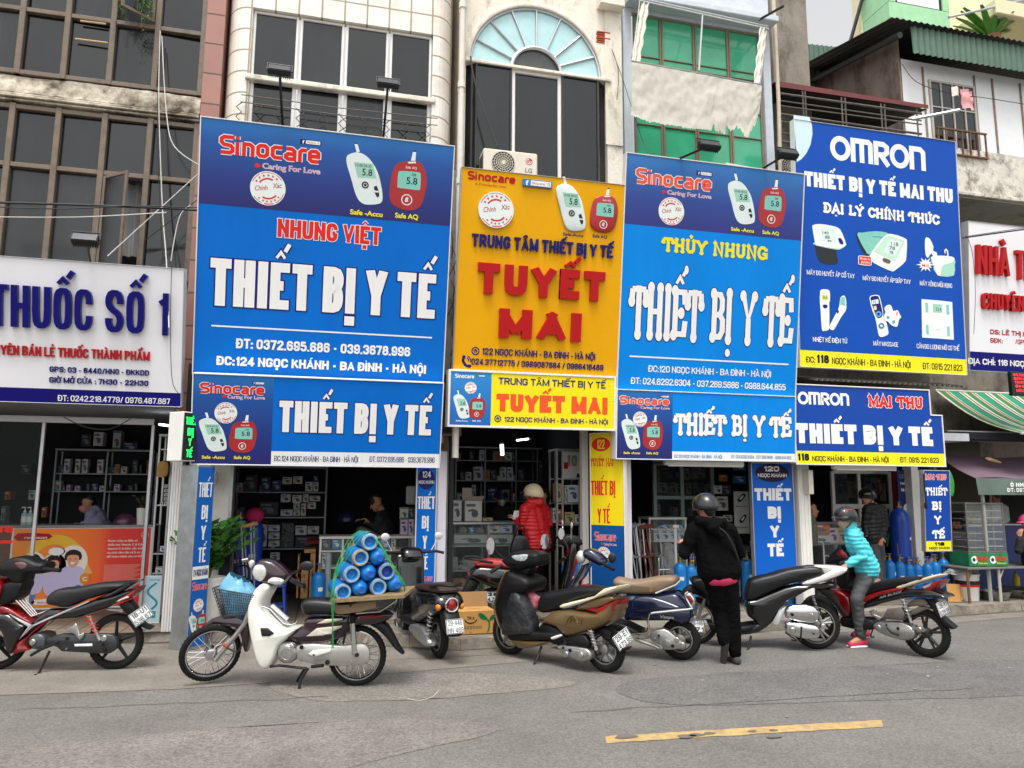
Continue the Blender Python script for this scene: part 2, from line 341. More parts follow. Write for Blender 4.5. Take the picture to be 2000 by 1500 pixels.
def capitals(mb,st,u0,u1,v,cap,y,M,hw=.16,grow=0.0,ext=0.0,gap=.2,slope=0.0):
 """condensed capitals fitted between u0 and u1; hw is the half stem in letter widths"""
 G_=[];tot=0.0
 for c in st:
  d=unicodedata.normalize('NFD',c);base=d[0]
  if base not in CB:base='-'
  wd=CB[base][0];wd=wd+0.0 if base!=' ' else wd;G_.append((base,d[1:],wd));wd=wd if base!=' ' else max(.22,.42-gap);G_[-1]=(base,d[1:],wd);tot+=(wd*(1-2*hw)if wd and base!=' ' else wd)+2*hw*(base!=' ')+gap
 sx=(u1-u0)/(tot-gap);h_=hw*sx;x=u0;mb.m(M);i=0;hc=min(h_,cap*.13)
 for base,acc,wd in G_:
  iw=(wd*(1-2*hw)if base!=' ' else wd)*sx
  if base!=' ':
   rnd=base in 'BCDĐGOPQRSU0235689'
   for path in CB[base][1]:
    cl=path[0]=='c';pp=path[1:]if cl else path
    q=[Vector((x+h_+p[0]*iw,v+h_+p[1]*(cap-2*h_)))for p in pp]
    if base=='.' or base==':':
     c0=q[0].y-h_+(.0 if pp[0][1]<.3 else 0);q=[Vector((q[0].x,c0-grow)),Vector((q[0].x,c0+2*h_*.95+grow))]
    else:
     if rnd:
      for _ in range(1):
       o=[]if cl else[q[0]];n=len(q)
       for k in range(n if cl else n-1):
        a,b=q[k],q[(k+1)%n]
        o+=[a.lerp(b,.25),a.lerp(b,.75)]if cl or 0<k<n-2 else([a.lerp(b,.7)]if k==0 and n>2 else([a.lerp(b,.3)]if n>2 else[]))
       q=o if cl else o+[q[-1]]
     if not cl:
      for k,j in((0,1),(-1,-2)):
       d=q[k]-q[j];e=pp[k]
       if(e[1]in(0,1)and abs(d.y)>=abs(d.x)*.8)or(e[0]in(0,1)and abs(d.x)>abs(d.y)and len(pp)==2):q[k]=q[k]+d.normalized()*(h_ if abs(d.y)>=abs(d.x)or base in 'TELFĐ247' else 0)
       if grow:q[k]=q[k]+d.normalized()*grow
    stroke(mb,q,h_*(.8 if base in 'MNAVX' and len(pp)==2 and pp[0][0]!=pp[1][0]else 1)+grow,y-.00012*(i%6),cl,ext,None if base in '/Q' else(v-grow,v+cap+grow));i+=1
   cx=x+h_+iw/2;t=cap*.095;top=v+cap*1.06;up=0
   for c in acc:
    o=ord(c);W=max(iw,2*h_)*.5
    if o==0x302:stroke(mb,[(cx-W*.85,top+t*.4),(cx-W*.0,top+t*1.75),(cx+W*.85,top+t*.4)],min(t*.55,W*.3)+grow,y-.00012*(i%6),False,ext);up=1
    elif o in(0x301,0x300):
     s_=1 if o==0x301 else-1;bx=cx+(W*.95 if up else 0)*1.0;by=top+(t*1.9 if up else t*.3);stroke(mb,[(bx-s_*W*.1,by),(bx+s_*W*.75,by+t*1.75)],min(t*.7,W*.42)+grow,y-.00012*(i%6),False,ext)
    elif o==0x323:stroke(mb,[(cx,v-cap*.06-hc*2-grow),(cx,v-cap*.06+grow)],hc*1.05+grow,y-.00012*(i%6),False,ext)
    elif o==0x309:bx=cx+(W*.9 if up else 0);by=top+(t if up else 0);stroke(mb,[(bx-W*.4,by+t*2),(bx,by+t*2.6),(bx+W*.4,by+t*2),(bx,by+t*1.1),(bx,by+t*.3)],t*.5+grow,y-.00012*(i%6),False,ext)
    elif o==0x303:stroke(mb,[(cx-W,top+t*.7),(cx-W*.4,top+t*1.5),(cx+W*.4,top+t*.9),(cx+W,top+t*1.7)],t*.55+grow,y-.00012*(i%6),False,ext)
    elif o==0x306:stroke(mb,[(cx-W*.8,top+t*1.6),(cx,top+t*.6),(cx+W*.8,top+t*1.6)],t*.6+grow,y-.00012*(i%6),False,ext)
    elif o==0x31b:stroke(mb,[(x+h_*2+iw-h_*.4,v+cap*.93),(x+h_*3+iw-h_*.3,v+cap*1.0),(x+h_*3+iw,v+cap*1.1)],h_*.55+grow,y-.00012*(i%6),False,ext)
    i+=1
   x+=iw+2*h_+gap*sx
  else:x+=iw+gap*sx
 return mb
def arc(cx,cy,rx,ry,a0,a1,n=10):
 return[(cx+rx*math.cos(R(a0+(a1-a0)*i/n)),cy+ry*math.sin(R(a0+(a1-a0)*i/n)))for i in range(n+1)]
def circ(cx,cy,rx,ry=None,n=24):return arc(cx,cy,rx,ry or rx,0,360-360/n,n-1)
# materials of the setting
asphalt=mat('asphalt','#74706b',.93,var=.2,scale=1.1,bump=.35,bscale=240)
def speckle(M,sc_=70,amt=.3):
 n=M.node_tree;b=n.nodes['Principled BSDF'];src=b.inputs['Base Color'].links[0].from_socket
 tc=n.nodes.new('ShaderNodeTexCoord');t=n.nodes.new('ShaderNodeTexVoronoi');t.inputs['Scale'].default_value=sc_
 n.links.new(tc.outputs['Object'],t.inputs['Vector'])
 sp=n.nodes.new('ShaderNodeSeparateColor');n.links.new(t.outputs['Color'],sp.inputs[0])
 rp=n.nodes.new('ShaderNodeValToRGB');rp.color_ramp.elements[0].color=(1-amt,)*3+(1,);rp.color_ramp.elements[1].color=(1+amt*.7,)*3+(1,)
 n.links.new(sp.outputs[0],rp.inputs[0])
 mx=n.nodes.new('ShaderNodeMixRGB');mx.blend_type='MULTIPLY';mx.inputs[0].default_value=1
 n.links.new(src,mx.inputs[1]);n.links.new(rp.outputs[0],mx.inputs[2]);n.links.new(mx.outputs[0],b.inputs['Base Color'])
speckle(asphalt)
gutter=mat('gutter','#827b72',.92,var=.25,scale=2.3,bump=.25,bscale=160,dirt=.42,dcol='#6f6960',dscale=1.4);speckle(gutter,90,.2)
paving=mat('paving','#8f877c',.9,var=.25,scale=3,bump=.5,bscale=30,dirt=.45,dcol='#5c544a',dscale=2.2)
kerbm=mat('kerbstone','#8d8579',.9,var=.3,scale=5,bump=.9,bscale=14,dirt=.47,dcol='#564d42',dscale=3)
roadpaint=mat('road_paint','#b99a62',.85,var=.3,scale=9,dirt=.44,dcol='#7d776b',dscale=7)
glassd=mat('dark_glass','#14171a',.12,var=.5,scale=2.2,spec=.6,dirt=.2,dcol='#4a4a48',dscale=3,streak=4)
glassb=mat('black_glass','#141618',.1,var=.3,scale=3,spec=.6)
glassv=[glassd,mat('dusty_glass','#2a2d2e',.2,var=.5,scale=1.6,dirt=.34,dcol='#55554f',dscale=2.2,streak=5),mat('deep_glass','#0b0d0f',.07,var=.4,scale=1.5,spec=.7)]
mull=mat('brown_metal','#736455',.55,var=.25,scale=9,dirt=.38,dcol='#473d34',dscale=6)
whitem=mat('white_metal','#e9e6e0',.45,var=.06,dirt=.22,dcol='#9a8f82',dscale=5)
plaster=mat('stained_plaster','#ece3d3',.85,var=.14,scale=3,bump=.35,bscale=20,dirt=.40,dcol='#8d7f68',dscale=3.2,streak=2.2)
grimy=mat('grimy_plaster','#d9d2c5',.9,var=.2,scale=4,bump=.4,bscale=25,dirt=.46,dcol='#3c3731',dscale=4.5)
conc=mat('old_concrete','#8f877b',.92,var=.25,scale=4,bump=.4,bscale=18,dirt=.44,dcol='#4d463d',dscale=2.6,streak=2)
paint_w=mat('peeling_white_paint','#cdd3da',.75,var=.08,scale=6,bump=.45,bscale=9,dirt=.25,dcol='#b0aca6',dscale=3)
rib=mat('green_sheet','#4d6b58',.5,var=.2,scale=6,dirt=.3,dcol='#38463b',dscale=3)
alu=mat('aluminium','#c9cacb',.35,.7,var=.1,scale=12)
galv=mat('galvanised','#a9aeb1',.38,.75,var=.25,scale=7)
black=mat('black_metal','#1b1b1c',.45,.2,var=.2,scale=20)
ironm=mat('dark_iron','#3b3633',.6,.4,var=.3,scale=20)
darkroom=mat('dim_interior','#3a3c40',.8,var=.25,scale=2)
cable_b=mat('black_cable','#19191a',.6,var=0);cable_w=mat('white_cable','#d9d6cf',.6,var=.1)
# ground
b=MB();b.add([(-120,-120,0),(120,-120,0),(120,160,0),(-120,160,0)],[(0,1,2,3)]);struct('road',b,asphalt,None)
kp=[G(x,y)for x,y in((-700,1262),(-100,1259),(380,1254),(640,1258),(800,1264),(900,1270),(1010,1264),(1200,1250),(1420,1240),(1650,1221),(1880,1202),(2300,1172))]
kp=[Vector((-14,kp[0].y,0))]+kp+[Vector((60,kp[-1].y+1,0))]
b=MB();n_=len(kp)
b.add([(p.x,p.y+.14,.12)for p in kp]+[(p.x,40,.12)for p in kp],[(i,i+1,n_+i+1,n_+i)for i in range(n_-1)]);struct('pavement',b,paving,None)
b=MB()
for i in range(n_-1):
 L=(kp[i+1]-kp[i]).length;k=max(1,int(L/1.1))
 if L>20:k=1
 for j in range(k):
  p,q=kp[i].lerp(kp[i+1],(j+.003)/k),kp[i].lerp(kp[i+1],(j+.997)/k);t=random.uniform(-.006,.006)
  b.add([(p.x,p.y+t,0),(q.x,q.y+t,0),(q.x,q.y+.02,.122+t),(p.x,p.y+.02,.122+t),(q.x,q.y+.17,.124+t),(p.x,p.y+.17,.124+t)],[(0,1,2,3),(3,2,4,5)])
struct('kerb',b,kerbm,None)
gp=[(-700,1385),(-100,1362),(340,1347),(700,1322),(1000,1295),(1200,1277),(1600,1240),(2000,1205)]
b=MB();gq=[G(x,y)for x,y in gp];top=[G(x,y-1)for x,y in((-700,1262),(-100,1259),(380,1254),(640,1258),(900,1270),(1200,1250),(1600,1225),(2000,1193))]
b.add([(p.x,p.y,.004)for p in gq]+[(p.x,p.y+.02,.004)for p in top],[(i,i+1,8+i+1,8+i)for i in range(7)]);struct('gutter',b,gutter,None)
b=MB();L_,R2=[],[]
for i in range(n_-1):
 k=max(2,min(90,int((kp[i+1]-kp[i]).length/.06)))
 for j in range(k):p=kp[i].lerp(kp[i+1],j/k);d=.025+.09*max(0,noise.noise(Vector((p.x*1.3,0,4)))+.35)+.03*noise.noise(Vector((p.x*9,0,1)));L_.append((p.x,p.y-max(.008,d),.0072));R2.append((p.x,p.y+.004,.0072))
b.add(L_+R2,[(i,i+1,len(L_)+i+1,len(L_)+i)for i in range(len(L_)-1)]);struct('gutter_dirt',b,mat('gutter_dirt','#55504a',.95,var=.35,scale=9,bump=.5,bscale=60),None)
b=MB()
nn=30;up,lo=[],[]
for i in range(nn+1):
 t=i/nn;a=G(1181+540*t,1439-32*t);c_=G(1184+541*t,1452-32*t);j=random.uniform(-.008,.008)
 up.append((a.x,a.y+j,.004));lo.append((c_.x,c_.y+random.uniform(-.01,.01),.004))
b.add(up+lo,[(i,i+1,nn+1+i+1,nn+1+i)for i in range(nn)]);struct('road_marking',b,roadpaint,None)
rng=random.Random(11)
for pts,M in((((-200,1500),(250,1440),(700,1405),(980,1420),(800,1470),(300,1560)),'#7b766f'),(((1250,1330),(1700,1300),(2100,1290),(2100,1350),(1650,1370),(1300,1375)),'#6c6966'),(((560,1330),(900,1315),(1120,1335),(900,1362),(600,1368)),'#7f7a72')):
 q=cr([tuple(G(x+rng.uniform(-20,20),y)[:2])for x,y in pts],6);b=MB();b.add([(x+.03*noise.noise(Vector((x*6,y*6,0))),y+.05*noise.noise(Vector((x*5,y*5,3))),.0032)for x,y in q],tess(q));pm2=mat('asphalt_patch'+M,M,.93,var=.25,scale=1.6,bump=.3,bscale=240);speckle(pm2,66,.36);struct('road_patch',b,pm2,None)
for(xa,ya),(xb2,yb2)in(((1120,1392),(1900,1345)),((30,1388),(640,1362)),((760,1290),(1010,1278))):
 b=MB();n=40;L_,R2=[],[]
 for i in range(n+1):t=i/n;p=G(xa+(xb2-xa)*t,ya+(yb2-ya)*t);d=.05*noise.noise(Vector((t*9,xa,1)))+.02*noise.noise(Vector((t*40,xa,2)));w2=.004+.004*abs(noise.noise(Vector((t*25,5,xa))));L_.append((p.x,p.y+d-w2,.0065));R2.append((p.x,p.y+d+w2,.0065))
 b.add(L_+R2,[(i,i+1,n+1+i+1,n+1+i)for i in range(n)]);struct('road_crack',b,mat('crack_dark','#4f4c48',.95,var=.1),None)
for px,py,rr_ in((1222,1440,.07),(1340,1440,.06),(1385,1434,.04),(1470,1430,.03),(1510,1428,.03),(1512,1440,.05),(1360,1437,.05)):
 q=G(px,py);b=MB();b.add([(q.x+rr_*(1.2+.3*math.sin(3*a+px))*math.cos(a),q.y+rr_*.7*math.sin(a),.0085)for a in[k*.4488 for k in range(14)]],[tuple(range(14))])
 struct('road_stain',b,mat('oil_stain','#67635e',.8,var=.2,scale=20),None)
 # helpers for facades
def holed(mb,x0,x1,z0,z1,holes,y,t):
 """wall sheet facing -Y with rectangular openings and reveals t deep"""
 xs=sorted({x0,x1,*[v for h in holes for v in h[:2]]});zs=sorted({z0,z1,*[v for h in holes for v in h[2:]]})
 xs=[v for v in xs if x0<=v<=x1];zs=[v for v in zs if z0<=v<=z1]
 for i in range(len(xs)-1):
  for j in range(len(zs)-1):
   cx,cz=(xs[i]+xs[i+1])/2,(zs[j]+zs[j+1])/2
   if any(h[0]<cx<h[1]and h[2]<cz<h[3]for h in holes):continue
   mb.add([(xs[i],y,zs[j]),(xs[i+1],y,zs[j]),(xs[i+1],y,zs[j+1]),(xs[i],y,zs[j+1])],[(0,1,2,3)])
 for a,c,d,e in holes:
  mb.add([(a,y,d),(c,y,d),(c,y,e),(a,y,e),(a,y+t,d),(c,y+t,d),(c,y+t,e),(a,y+t,e)],[(0,1,5,4),(1,2,6,5),(2,3,7,6),(3,0,4,7)])
 return mb
def window(par,x0,x1,z0,z1,y,M,G_,fw=.05,fd=.06,nx=1,nz=1,name='window',zsplit=None,inner=.7):
 """frame with mullions (part) and its panes (sub-part)"""
 f=MB();f.box((x0,y,z0),(x0+fw,y+fd,z1),.006);f.box((x1-fw,y,z0),(x1,y+fd,z1),.006)
 f.box((x0+fw,y+.002,z1-fw),(x1-fw,y+fd,z1),.006);f.box((x0+fw,y+.002,z0),(x1-fw,y+fd,z0+fw),.006)
 for i in range(1,nx):
  xx=x0+(x1-x0)*i/nx;f.box((xx-fw*inner/2,y+.004,z0+fw),(xx+fw*inner/2,y+fd,z1-fw),.005)
 for zz in(zsplit or[z0+(z1-z0)*j/nz for j in range(1,nz)]):
  f.box((x0+fw,y+.006,zz-fw*inner/2),(x1-fw,y+fd,zz+fw*inner/2),.005)
 o=part(name,f,M,par);g=MB();g.box((x0+.01,y+fd*.55,z0+.01),(x1-.01,y+fd*.55+.008,z1-.01));part('pane',g,G_,o)
 return o
YF=9.75;DEEP=15.5
# corner building with the pharmacy on the ground floor
xs_=[X(p,100,YF)for p in(-142,-52,38,128,218,306,396)]
zc=lambda py,px=200,Y=YF:Zz(px,py,Y)
zband0,zband1=zc(214),zc(168);zlow0=zc(540);zup1=10.4
A=thing('shop_house','corner building with dark gridded glazing in brown mullions above the white pharmacy sign','building')
xa0,xa1,xa2=xs_[0]-.6,xs_[-1],X(437,100,YF)
wm=MB();wm.box((xa0,YF+.12,zlow0-.5),(xa1,YF+.2,zlow0));wm.box((xa0,YF+2.6,.12),(xa0+.1,DEEP,zup1));part('wall',wm,grimy,A)
bm_=MB()
def band(u,v):
 x=xa0+(xa1+.02-xa0)*u;z=zband0+.09+(zband1-zband0-.09)*v;k=noise.noise(Vector((x*1.7,z*3,3)))
 return(x,YF-.02+.05*max(0,k)+.015*noise.noise(Vector((x*9,z*9,1))),z)
bm_.grid(band,160,12);bm_.box((xa0,YF+.1,zband0-.05),(xa1,YF+.4,zband1+.03))
for k,d in((0,.05),(.035,.08),(.07,.06)):bm_.box((xa0,YF-d,zband0-.03+k),(xa1+.02,YF+.1,zband0-.03+k+.026),.006)
part('cornice',bm_,mat('crumbling_plaster','#d8cdb9',.9,var=.25,scale=3,bump=.8,bscale=11,dirt=.50,dcol='#4f4333',dscale=2.6),A)
pm=MB();pm.box((xa1+.03,YF-.05,zlow0-2),(xa2,DEEP,zup1));part('pilaster',pm,tilemat('pink_tile','#a8796b','#9c6e61','#5e463e',.5,.42,dirt=.2),A)
glz=[(zband1+.03,zc(40)),(zc(40),zup1-.9),(zup1-.9,zup1),(zlow0,zc(338)),(zc(338),zband0-.05)]
openp={(3,0),(4,3)}
fr=MB()
for x in xs_:fr.box((x-.035,YF-.03,zlow0),(x+.035,YF+.08,zband0-.05),.006);fr.box((x-.035,YF-.03,zband1+.02),(x+.035,YF+.08,zup1),.006)
for z in(zlow0,zc(338),zband0-.09):fr.box((xa0,YF-.02,z-.03),(xa1,YF+.07,z+.03),.006)
for z in(zband1+.05,zc(40),zup1-.9):fr.box((xa0,YF-.02,z-.03),(xa1,YF+.07,z+.03),.006)
part('window_frame',fr,mull,A)
for j,(za,zb)in enumerate(glz):
 for i in range(len(xs_)-1):
  if(i,j)in((4,3),(4,1)):continue
  g=MB();t_=random.uniform(-.02,.02);g.add([(xs_[i]+.03,YF+.04,za),(xs_[i+1]-.03,YF+.04+t_,za),(xs_[i+1]-.03,YF+.045+t_,zb),(xs_[i]+.03,YF+.045,zb)],[(0,1,2,3)])
  part('window_pane',g,random.choice(glassv),A,None)
  # room behind the open casements
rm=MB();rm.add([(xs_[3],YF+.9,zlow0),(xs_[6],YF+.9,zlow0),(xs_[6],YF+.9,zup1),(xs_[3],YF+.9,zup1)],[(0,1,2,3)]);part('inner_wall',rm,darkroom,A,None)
def sash(x0,x1,z0,z1,ang,hinge):
 w_=x1-x0;f=MB();f.xf=Matrix.Translation((hinge,YF-.03,0))@Matrix.Rotation(ang,4,'Z')
 a,c_=(0,w_)if hinge==x0 else(-w_,0)
 for q in((a,a+.04,z0,z1),(c_-.04,c_,z0,z1),(a+.04,c_-.04,z0,z0+.04),(a+.04,c_-.04,z1-.04,z1)):f.box((q[0],-.015,q[2]),(q[1],.015,q[3]),.004)
 o=part('open_sash',f,mull,A);g=MB();g.xf=f.xf;g.box((a+.03,-.004,z0+.03),(c_-.03,.004,z1-.03));part('pane',g,glassd,o)
sash(xs_[4]+.05,xs_[5]-.05,zlow0+.05,zc(338)-.05,R(-38),xs_[4]+.05)
sash(xs_[4]+.05,xs_[5]-.05,zc(40)+.05,zc(40)+.85,R(40),xs_[5]-.05)
ct=MB();ct.grid(lambda u,v:(xs_[4]+.06+.4*u,YF+.25+.03*math.sin(u*22),zlow0+.35+.95*v),24,2);part('curtain',ct,mat('net_curtain','#b9b9bb',.9,var=.1),A)
# ledge below the pharmacy glazing and the plants in the open window
pl=thing('hanging_plant','trailing green plant spilling from the open upper window of the gridded glazing','plant',P(268,20,YF-.12))
lf,st=MB(),MB()
for k in range(26):
 a=random.uniform(-.2,.2);L=random.uniform(.1,.46);p0=Vector((a,random.uniform(-.06,.05),random.uniform(-.02,.22)));d=Vector((random.uniform(-.25,.25),random.uniform(-.3,0),0))
 path=[p0+d*(t*L)+Vector((0,0,.1*math.sin(t*2)-L*t*t))for t in(0,.2,.4,.6,.8,1)];st.tube(path,.003,4)
 for t in range(13):
  q=path[0].lerp(path[-1],random.random());i=random.randrange(5);q=path[i].lerp(path[i+1],random.random())
  e=Vector((random.uniform(-1,1),random.uniform(-1,.2),random.uniform(-.8,.8))).normalized()*random.uniform(.02,.045);s_=e.orthogonal().normalized()*.009
  lf.add([q,q+e*.5+s_,q+e,q+e*.5-s_],[(0,1,2,3)])
part('stem',st,mat('plant_stem','#4c5a2c',.7),pl);part('foliage',lf,mat('leaf_green','#5d8f2a',.55,var=.4,scale=30),pl,None)
b=MB();rag=[]
for k in range(60):
 q=P(275+random.gauss(6,9),60+random.random()*.0+abs(random.gauss(0,18)),YF-.04);e=Vector((random.uniform(-.03,.03),random.uniform(-.02,0),-random.uniform(.02,.06)));s_=Vector((.008,0,.004))
 b.add([q,q+e*.5+s_,q+e,q+e*.5-s_],[(0,1,2,3)])
solo('withered_vine',b,mat('dry_leaf','#2a2c22',.8,var=.3),'withered dark vine dangling on the pane under the hanging plant','plant',smooth=None)
for px,py0,px1,py1 in((157,41,207,47),(147,76,211,84)):
 a,c_=P(px,py0,YF-.015),P(px1,py1,YF-.015);b=MB();b.tube([a,c_],.012,6)
 solo('wood_strip',b,mat('pale_wood','#c9a877',.7),'pale wooden strip fixed across a dark pane, %s of the pair'%('upper' if py0<60 else 'lower'),'strip','wooden strips on the dark panes')
 # white tiled house
tile_w=tilemat('cream_tile','#f3eee6','#ebe4d9','#a3947d',.30,.30,dirt=.22,dcol='#9a8263')
Bh=thing('shop_house','white tiled house with rounded bay and eight dark windows above the sign for shop 124','building')
YB=9.62;zw=lambda px,py:Zz(px,py,YB)
x0,x1=X(492,60,YB),X(846,80,YB);zt,zb=zw(497,14),5.2
zm0,zm1=zw(500,146),zw(500,158);xl,xr=X(443,100,YB+.3),X(884,100,YB+.3)
wl=MB();holed(wl,x0-.03,x1+.04,5.2,10.5,[(x0,x1,5.21,zt)],YB,.14)
for sgn,xe,xo in((-1,x0-.03,xl),(1,x1+.04,xr)):
 n=8;pts=[(xe+(xo-xe)*math.sin(t*math.pi/2/n),YB+.45*(1-math.cos(t*math.pi/2/n)))for t in range(n+1)]+[(xo,DEEP)]
 for p,q in zip(pts,pts[1:]):wl.add([(p[0],p[1],2.4),(q[0],q[1],2.4),(q[0],q[1],10.5),(p[0],p[1],10.5)],[(0,1,2,3)])
part('wall',wl,tile_w,Bh)
w4=(x1-x0)/4
for j,(a,c_)in enumerate(((zm1,zt),(5.21,zm0))):
 for i in range(4):window(Bh,x0+w4*i+.012,x0+w4*(i+1)-.012,a,c_-(.03 if j else.01),YB+.05,whitem,glassv[(i+j*2)%3],.045 if j else.032,.05)
sl_=MB();sl_.box((x0-.05,YB-.04,zm0-.01),(x1+.05,YB+.1,zm1),.012);part('sill',sl_,plaster,Bh)
gr=MB();zg1=zw(497,192);zg0=5.2;p_=.135;ncol=int((x1-x0+.1)/p_)
for i in range(ncol+1):
 xx=x0-.06+p_*i;pts=[]
 for k in range(14):
  zz=zg1-.1-k*p_*.5;pts.append((xx+(p_*.5 if k%2 else 0),YB-.05-(.012 if i%2 else 0),zz))
 if i%2==0:pts=[(2*xx-q[0]+p_*.0,q[1],q[2])for q in pts]
 gr.tube(pts,.0075,4)
for z in(zg1,zg1-.1,zg1-.55):gr.tube([(x0-.08,YB-.055,z),((x0+x1)/2,YB-.055,z-.015),(x1+.08,YB-.055,z+.01)],.007,5)
part('security_grille',gr,mat('grille_iron','#6a645d',.5,.3,var=.3,scale=20),Bh)
for i,px in enumerate((891,897)):
 b=MB();q=[P(px+14-(6*i),-40,YB-.02-.1*i),P(px-4,500,YB-.02-.1*i)];q[1].x=q[0].x;q[1].z=2.2;q[0].z=10.4;b.tube(q,.045-.005*i,10)
 for z in(5.9,7.3,8.5):b.lathe([(.053,0),(.053,.09)],(q[0].x,q[0].y,z),n=10)
 solo('drain_pipe',b,mat('pipe_pvc','#ddd7cc',.5,var=.08,dirt=.25,dcol='#8c8171',dscale=4),('white drain pipe against the tiled house' if i==0 else 'thin grey drain pipe beside the arched cream house'),'pipe','drain pipes between the white tiled and the arched house')
 # cream house with the arched fan window
Ch=thing('shop_house','cream plastered house with a large arched fan window above the yellow sign','building')
YC=9.7;cA=P(1046,138,YC);rA=(X(1175,150,YC)-X(917,110,YC))/2;cA.x=(X(1175,150,YC)+X(917,110,YC))/2
xc0,xc1=X(903,120,YC),X(1214,120,YC);gx0,gx1=cA.x-rA-.05,cA.x+rA+.08;zbot=4.9
hole=[(gx0,zbot),(gx1,zbot),(gx1,cA.z),(cA.x+rA,cA.z)]+[(cA.x+rA*math.cos(t*math.pi/40),cA.z+rA*math.sin(t*math.pi/40))for t in range(1,40)]+[(cA.x-rA,cA.z),(gx0,cA.z)]
out=[(xc0,3.0),(xc1,3.0),(xc1,10.6),(xc0,10.6)]
wl=MB();pts=out+hole;wl.add([(p[0],YC,p[1])for p in pts],[tuple(t)for t in tessellate_polygon([[Vector((p[0],p[1],0))for p in out],[Vector((p[0],p[1],0))for p in hole]])])
nh=len(hole);wl.add([(p[0],YC,p[1])for p in hole]+[(p[0],YC+.12,p[1])for p in hole],[(i,(i+1)%nh,nh+(i+1)%nh,nh+i)for i in range(nh)])
wl.box((xc0-.001,YC+.1,3.0),(xc0+.09,DEEP,10.6));wl.box((xc1-.09,YC+.1,3.0),(xc1,DEEP,10.6))
part('wall',wl,plaster,Ch)
# ledge under the bay and exposed bricks
lm=MB();lm.grid(lambda u,v:(gx0-.1+(gx1-gx0+.2)*u,YC-.1+.03*noise.noise(Vector((u*30,v*5,2))),4.7+.33*v+.03*noise.noise(Vector((u*20,0,v*3)))),70,5);lm.box((gx0-.1,YC-.06,4.7),(gx1+.1,YC+.05,5.02));part('ledge',lm,grimy,Ch)
eb=MB();q0,q1=P(1164,60,YC),P(1195,88,YC)
for k in range(6):
 z=q1.z+(q0.z-q1.z)*k/6;eb.box((q0.x+.01*(k%2),YC-.012-.006*(k%3),z+.003),(q1.x-.015*(k%3),YC+.02,z+(q0.z-q1.z)/6-.006),.004)
part('exposed_brick',eb,mat('red_brick','#b5563a',.9,var=.35,scale=20,dirt=.3,dcol='#6e3b2b'),Ch)
tm=MB();tm.torus((cA.x,YC-.005,cA.z),rA+.03,.035,'y',48,8,.6,0,math.pi);part('arch_trim',tm,plaster,Ch)
ri=rA*.375;fan=MB();gl=MB()
for i in range(8):
 a0,a1=math.pi*i/8,math.pi*(i+1)/8
 g=MB();n=6;ring=[(cA.x+rA*math.cos(a0+(a1-a0)*k/n),YC+.05,cA.z+rA*math.sin(a0+(a1-a0)*k/n))for k in range(n+1)]+[(cA.x+ri*math.cos(a1-(a1-a0)*k/n),YC+.05,cA.z+ri*math.sin(a1-(a1-a0)*k/n))for k in range(n+1)]
 g.add(ring,[tuple(range(len(ring)))]);part('fan_pane',g,mat('frosted_glass','#b9dfe0',.22,var=.1,scale=4,dirt=.2,dcol='#9db7a8'),Ch,None)
for i in range(9):
 a=math.pi*i/8;fan.tube([(cA.x+ri*math.cos(a),YC+.035,cA.z+ri*math.sin(a)),(cA.x+(rA-.01)*math.cos(a),YC+.035,cA.z+(rA-.01)*math.sin(a))],.016,6)
fan.torus((cA.x,YC+.03,cA.z),ri,.028,'y',30,8,1,0,math.pi);fan.torus((cA.x,YC+.03,cA.z),rA-.015,.02,'y',48,8,1,0,math.pi)
part('fan_window_frame',fan,alu,Ch)
g=MB();g.add([(cA.x+ri*math.cos(math.pi*k/16),YC+.06,cA.z+ri*math.sin(math.pi*k/16))for k in range(17)],[tuple(range(17))]);part('fan_pane',g,mat('grey_glass','#4a4d4c',.2,var=.3,scale=5),Ch,None)
xm0,xm1=X(1000,140,YC),X(1096,150,YC)
window(Ch,xm0,xm1,zbot,cA.z-.02,YC+.0,whitem,glassd,.05,.07)
for a,c_ in((gx0+.14,xm0-.005),(xm1+.005,gx1-.14)):window(Ch,a,c_,zbot,cA.z-.02,YC-.03,mat('dark_frame','#3b3d3e',.5,.3),glassd,.025,.05)
for a,c_ in((gx0,gx0+.135),(gx1,gx1-.135)):
 g=MB();g.add([(a,YC+.1,zbot),(c_,YC-.02,zbot),(c_,YC-.02,cA.z-.02),(a,YC+.1,cA.z-.02)],[(0,1,2,3)]);part('side_pane',g,glassb,Ch,None)
br=MB();br.box((gx0-.06,YC-.05,cA.z-.03),(gx1+.06,YC+.08,cA.z+.02),.01);part('transom',br,plaster,Ch)
eb=MB();q=P(1165,12,YC);eb.box((q.x,YC-.18,q.z-.06),(X(1212,20,YC),YC,q.z+.14),.01);eb.box((X(1180,30,YC),YC-.02,q.z-2.2),(X(1212,20,YC),YC-.001,q.z-.06));part('corner_ledge',eb,plaster,Ch)
# house with the green glazing
Dh=thing('shop_house','white painted house with green reflective glazing above the third blue sign','building')
YD=9.8;xd0,xd1=X(1217,100,YD),X(1506,150,YD);mx_=[X(1238,60,YD)]+[X(p,100,YD)for p in(1293.5,1358.7,1424.8,1486)]
ztop=Zz(1293,33,YD);zt1=Zz(1293,113,YD);zt2=Zz(1293,127,YD);zmid=Zz(1260,190,YD)
wl=MB();holed(wl,xd0,xd1,3,10.6,[(mx_[0]-.04,mx_[-1]+.03,4.0,ztop)],YD,.1);wl.box((xd0,YD+.1,3.0),(xd0+.06,DEEP,10.6));wl.box((xd1-.06,YD+.1,3),(xd1,DEEP,10.6))
wl.box((xd0+.02,YD-.28,ztop+.06),(xd1,YD-.002,ztop+.16),.01)
part('wall',wl,paint_w,Dh)
gg=mat('green_glass','#48b78b',.12,var=.25,scale=1.2,spec=.7)
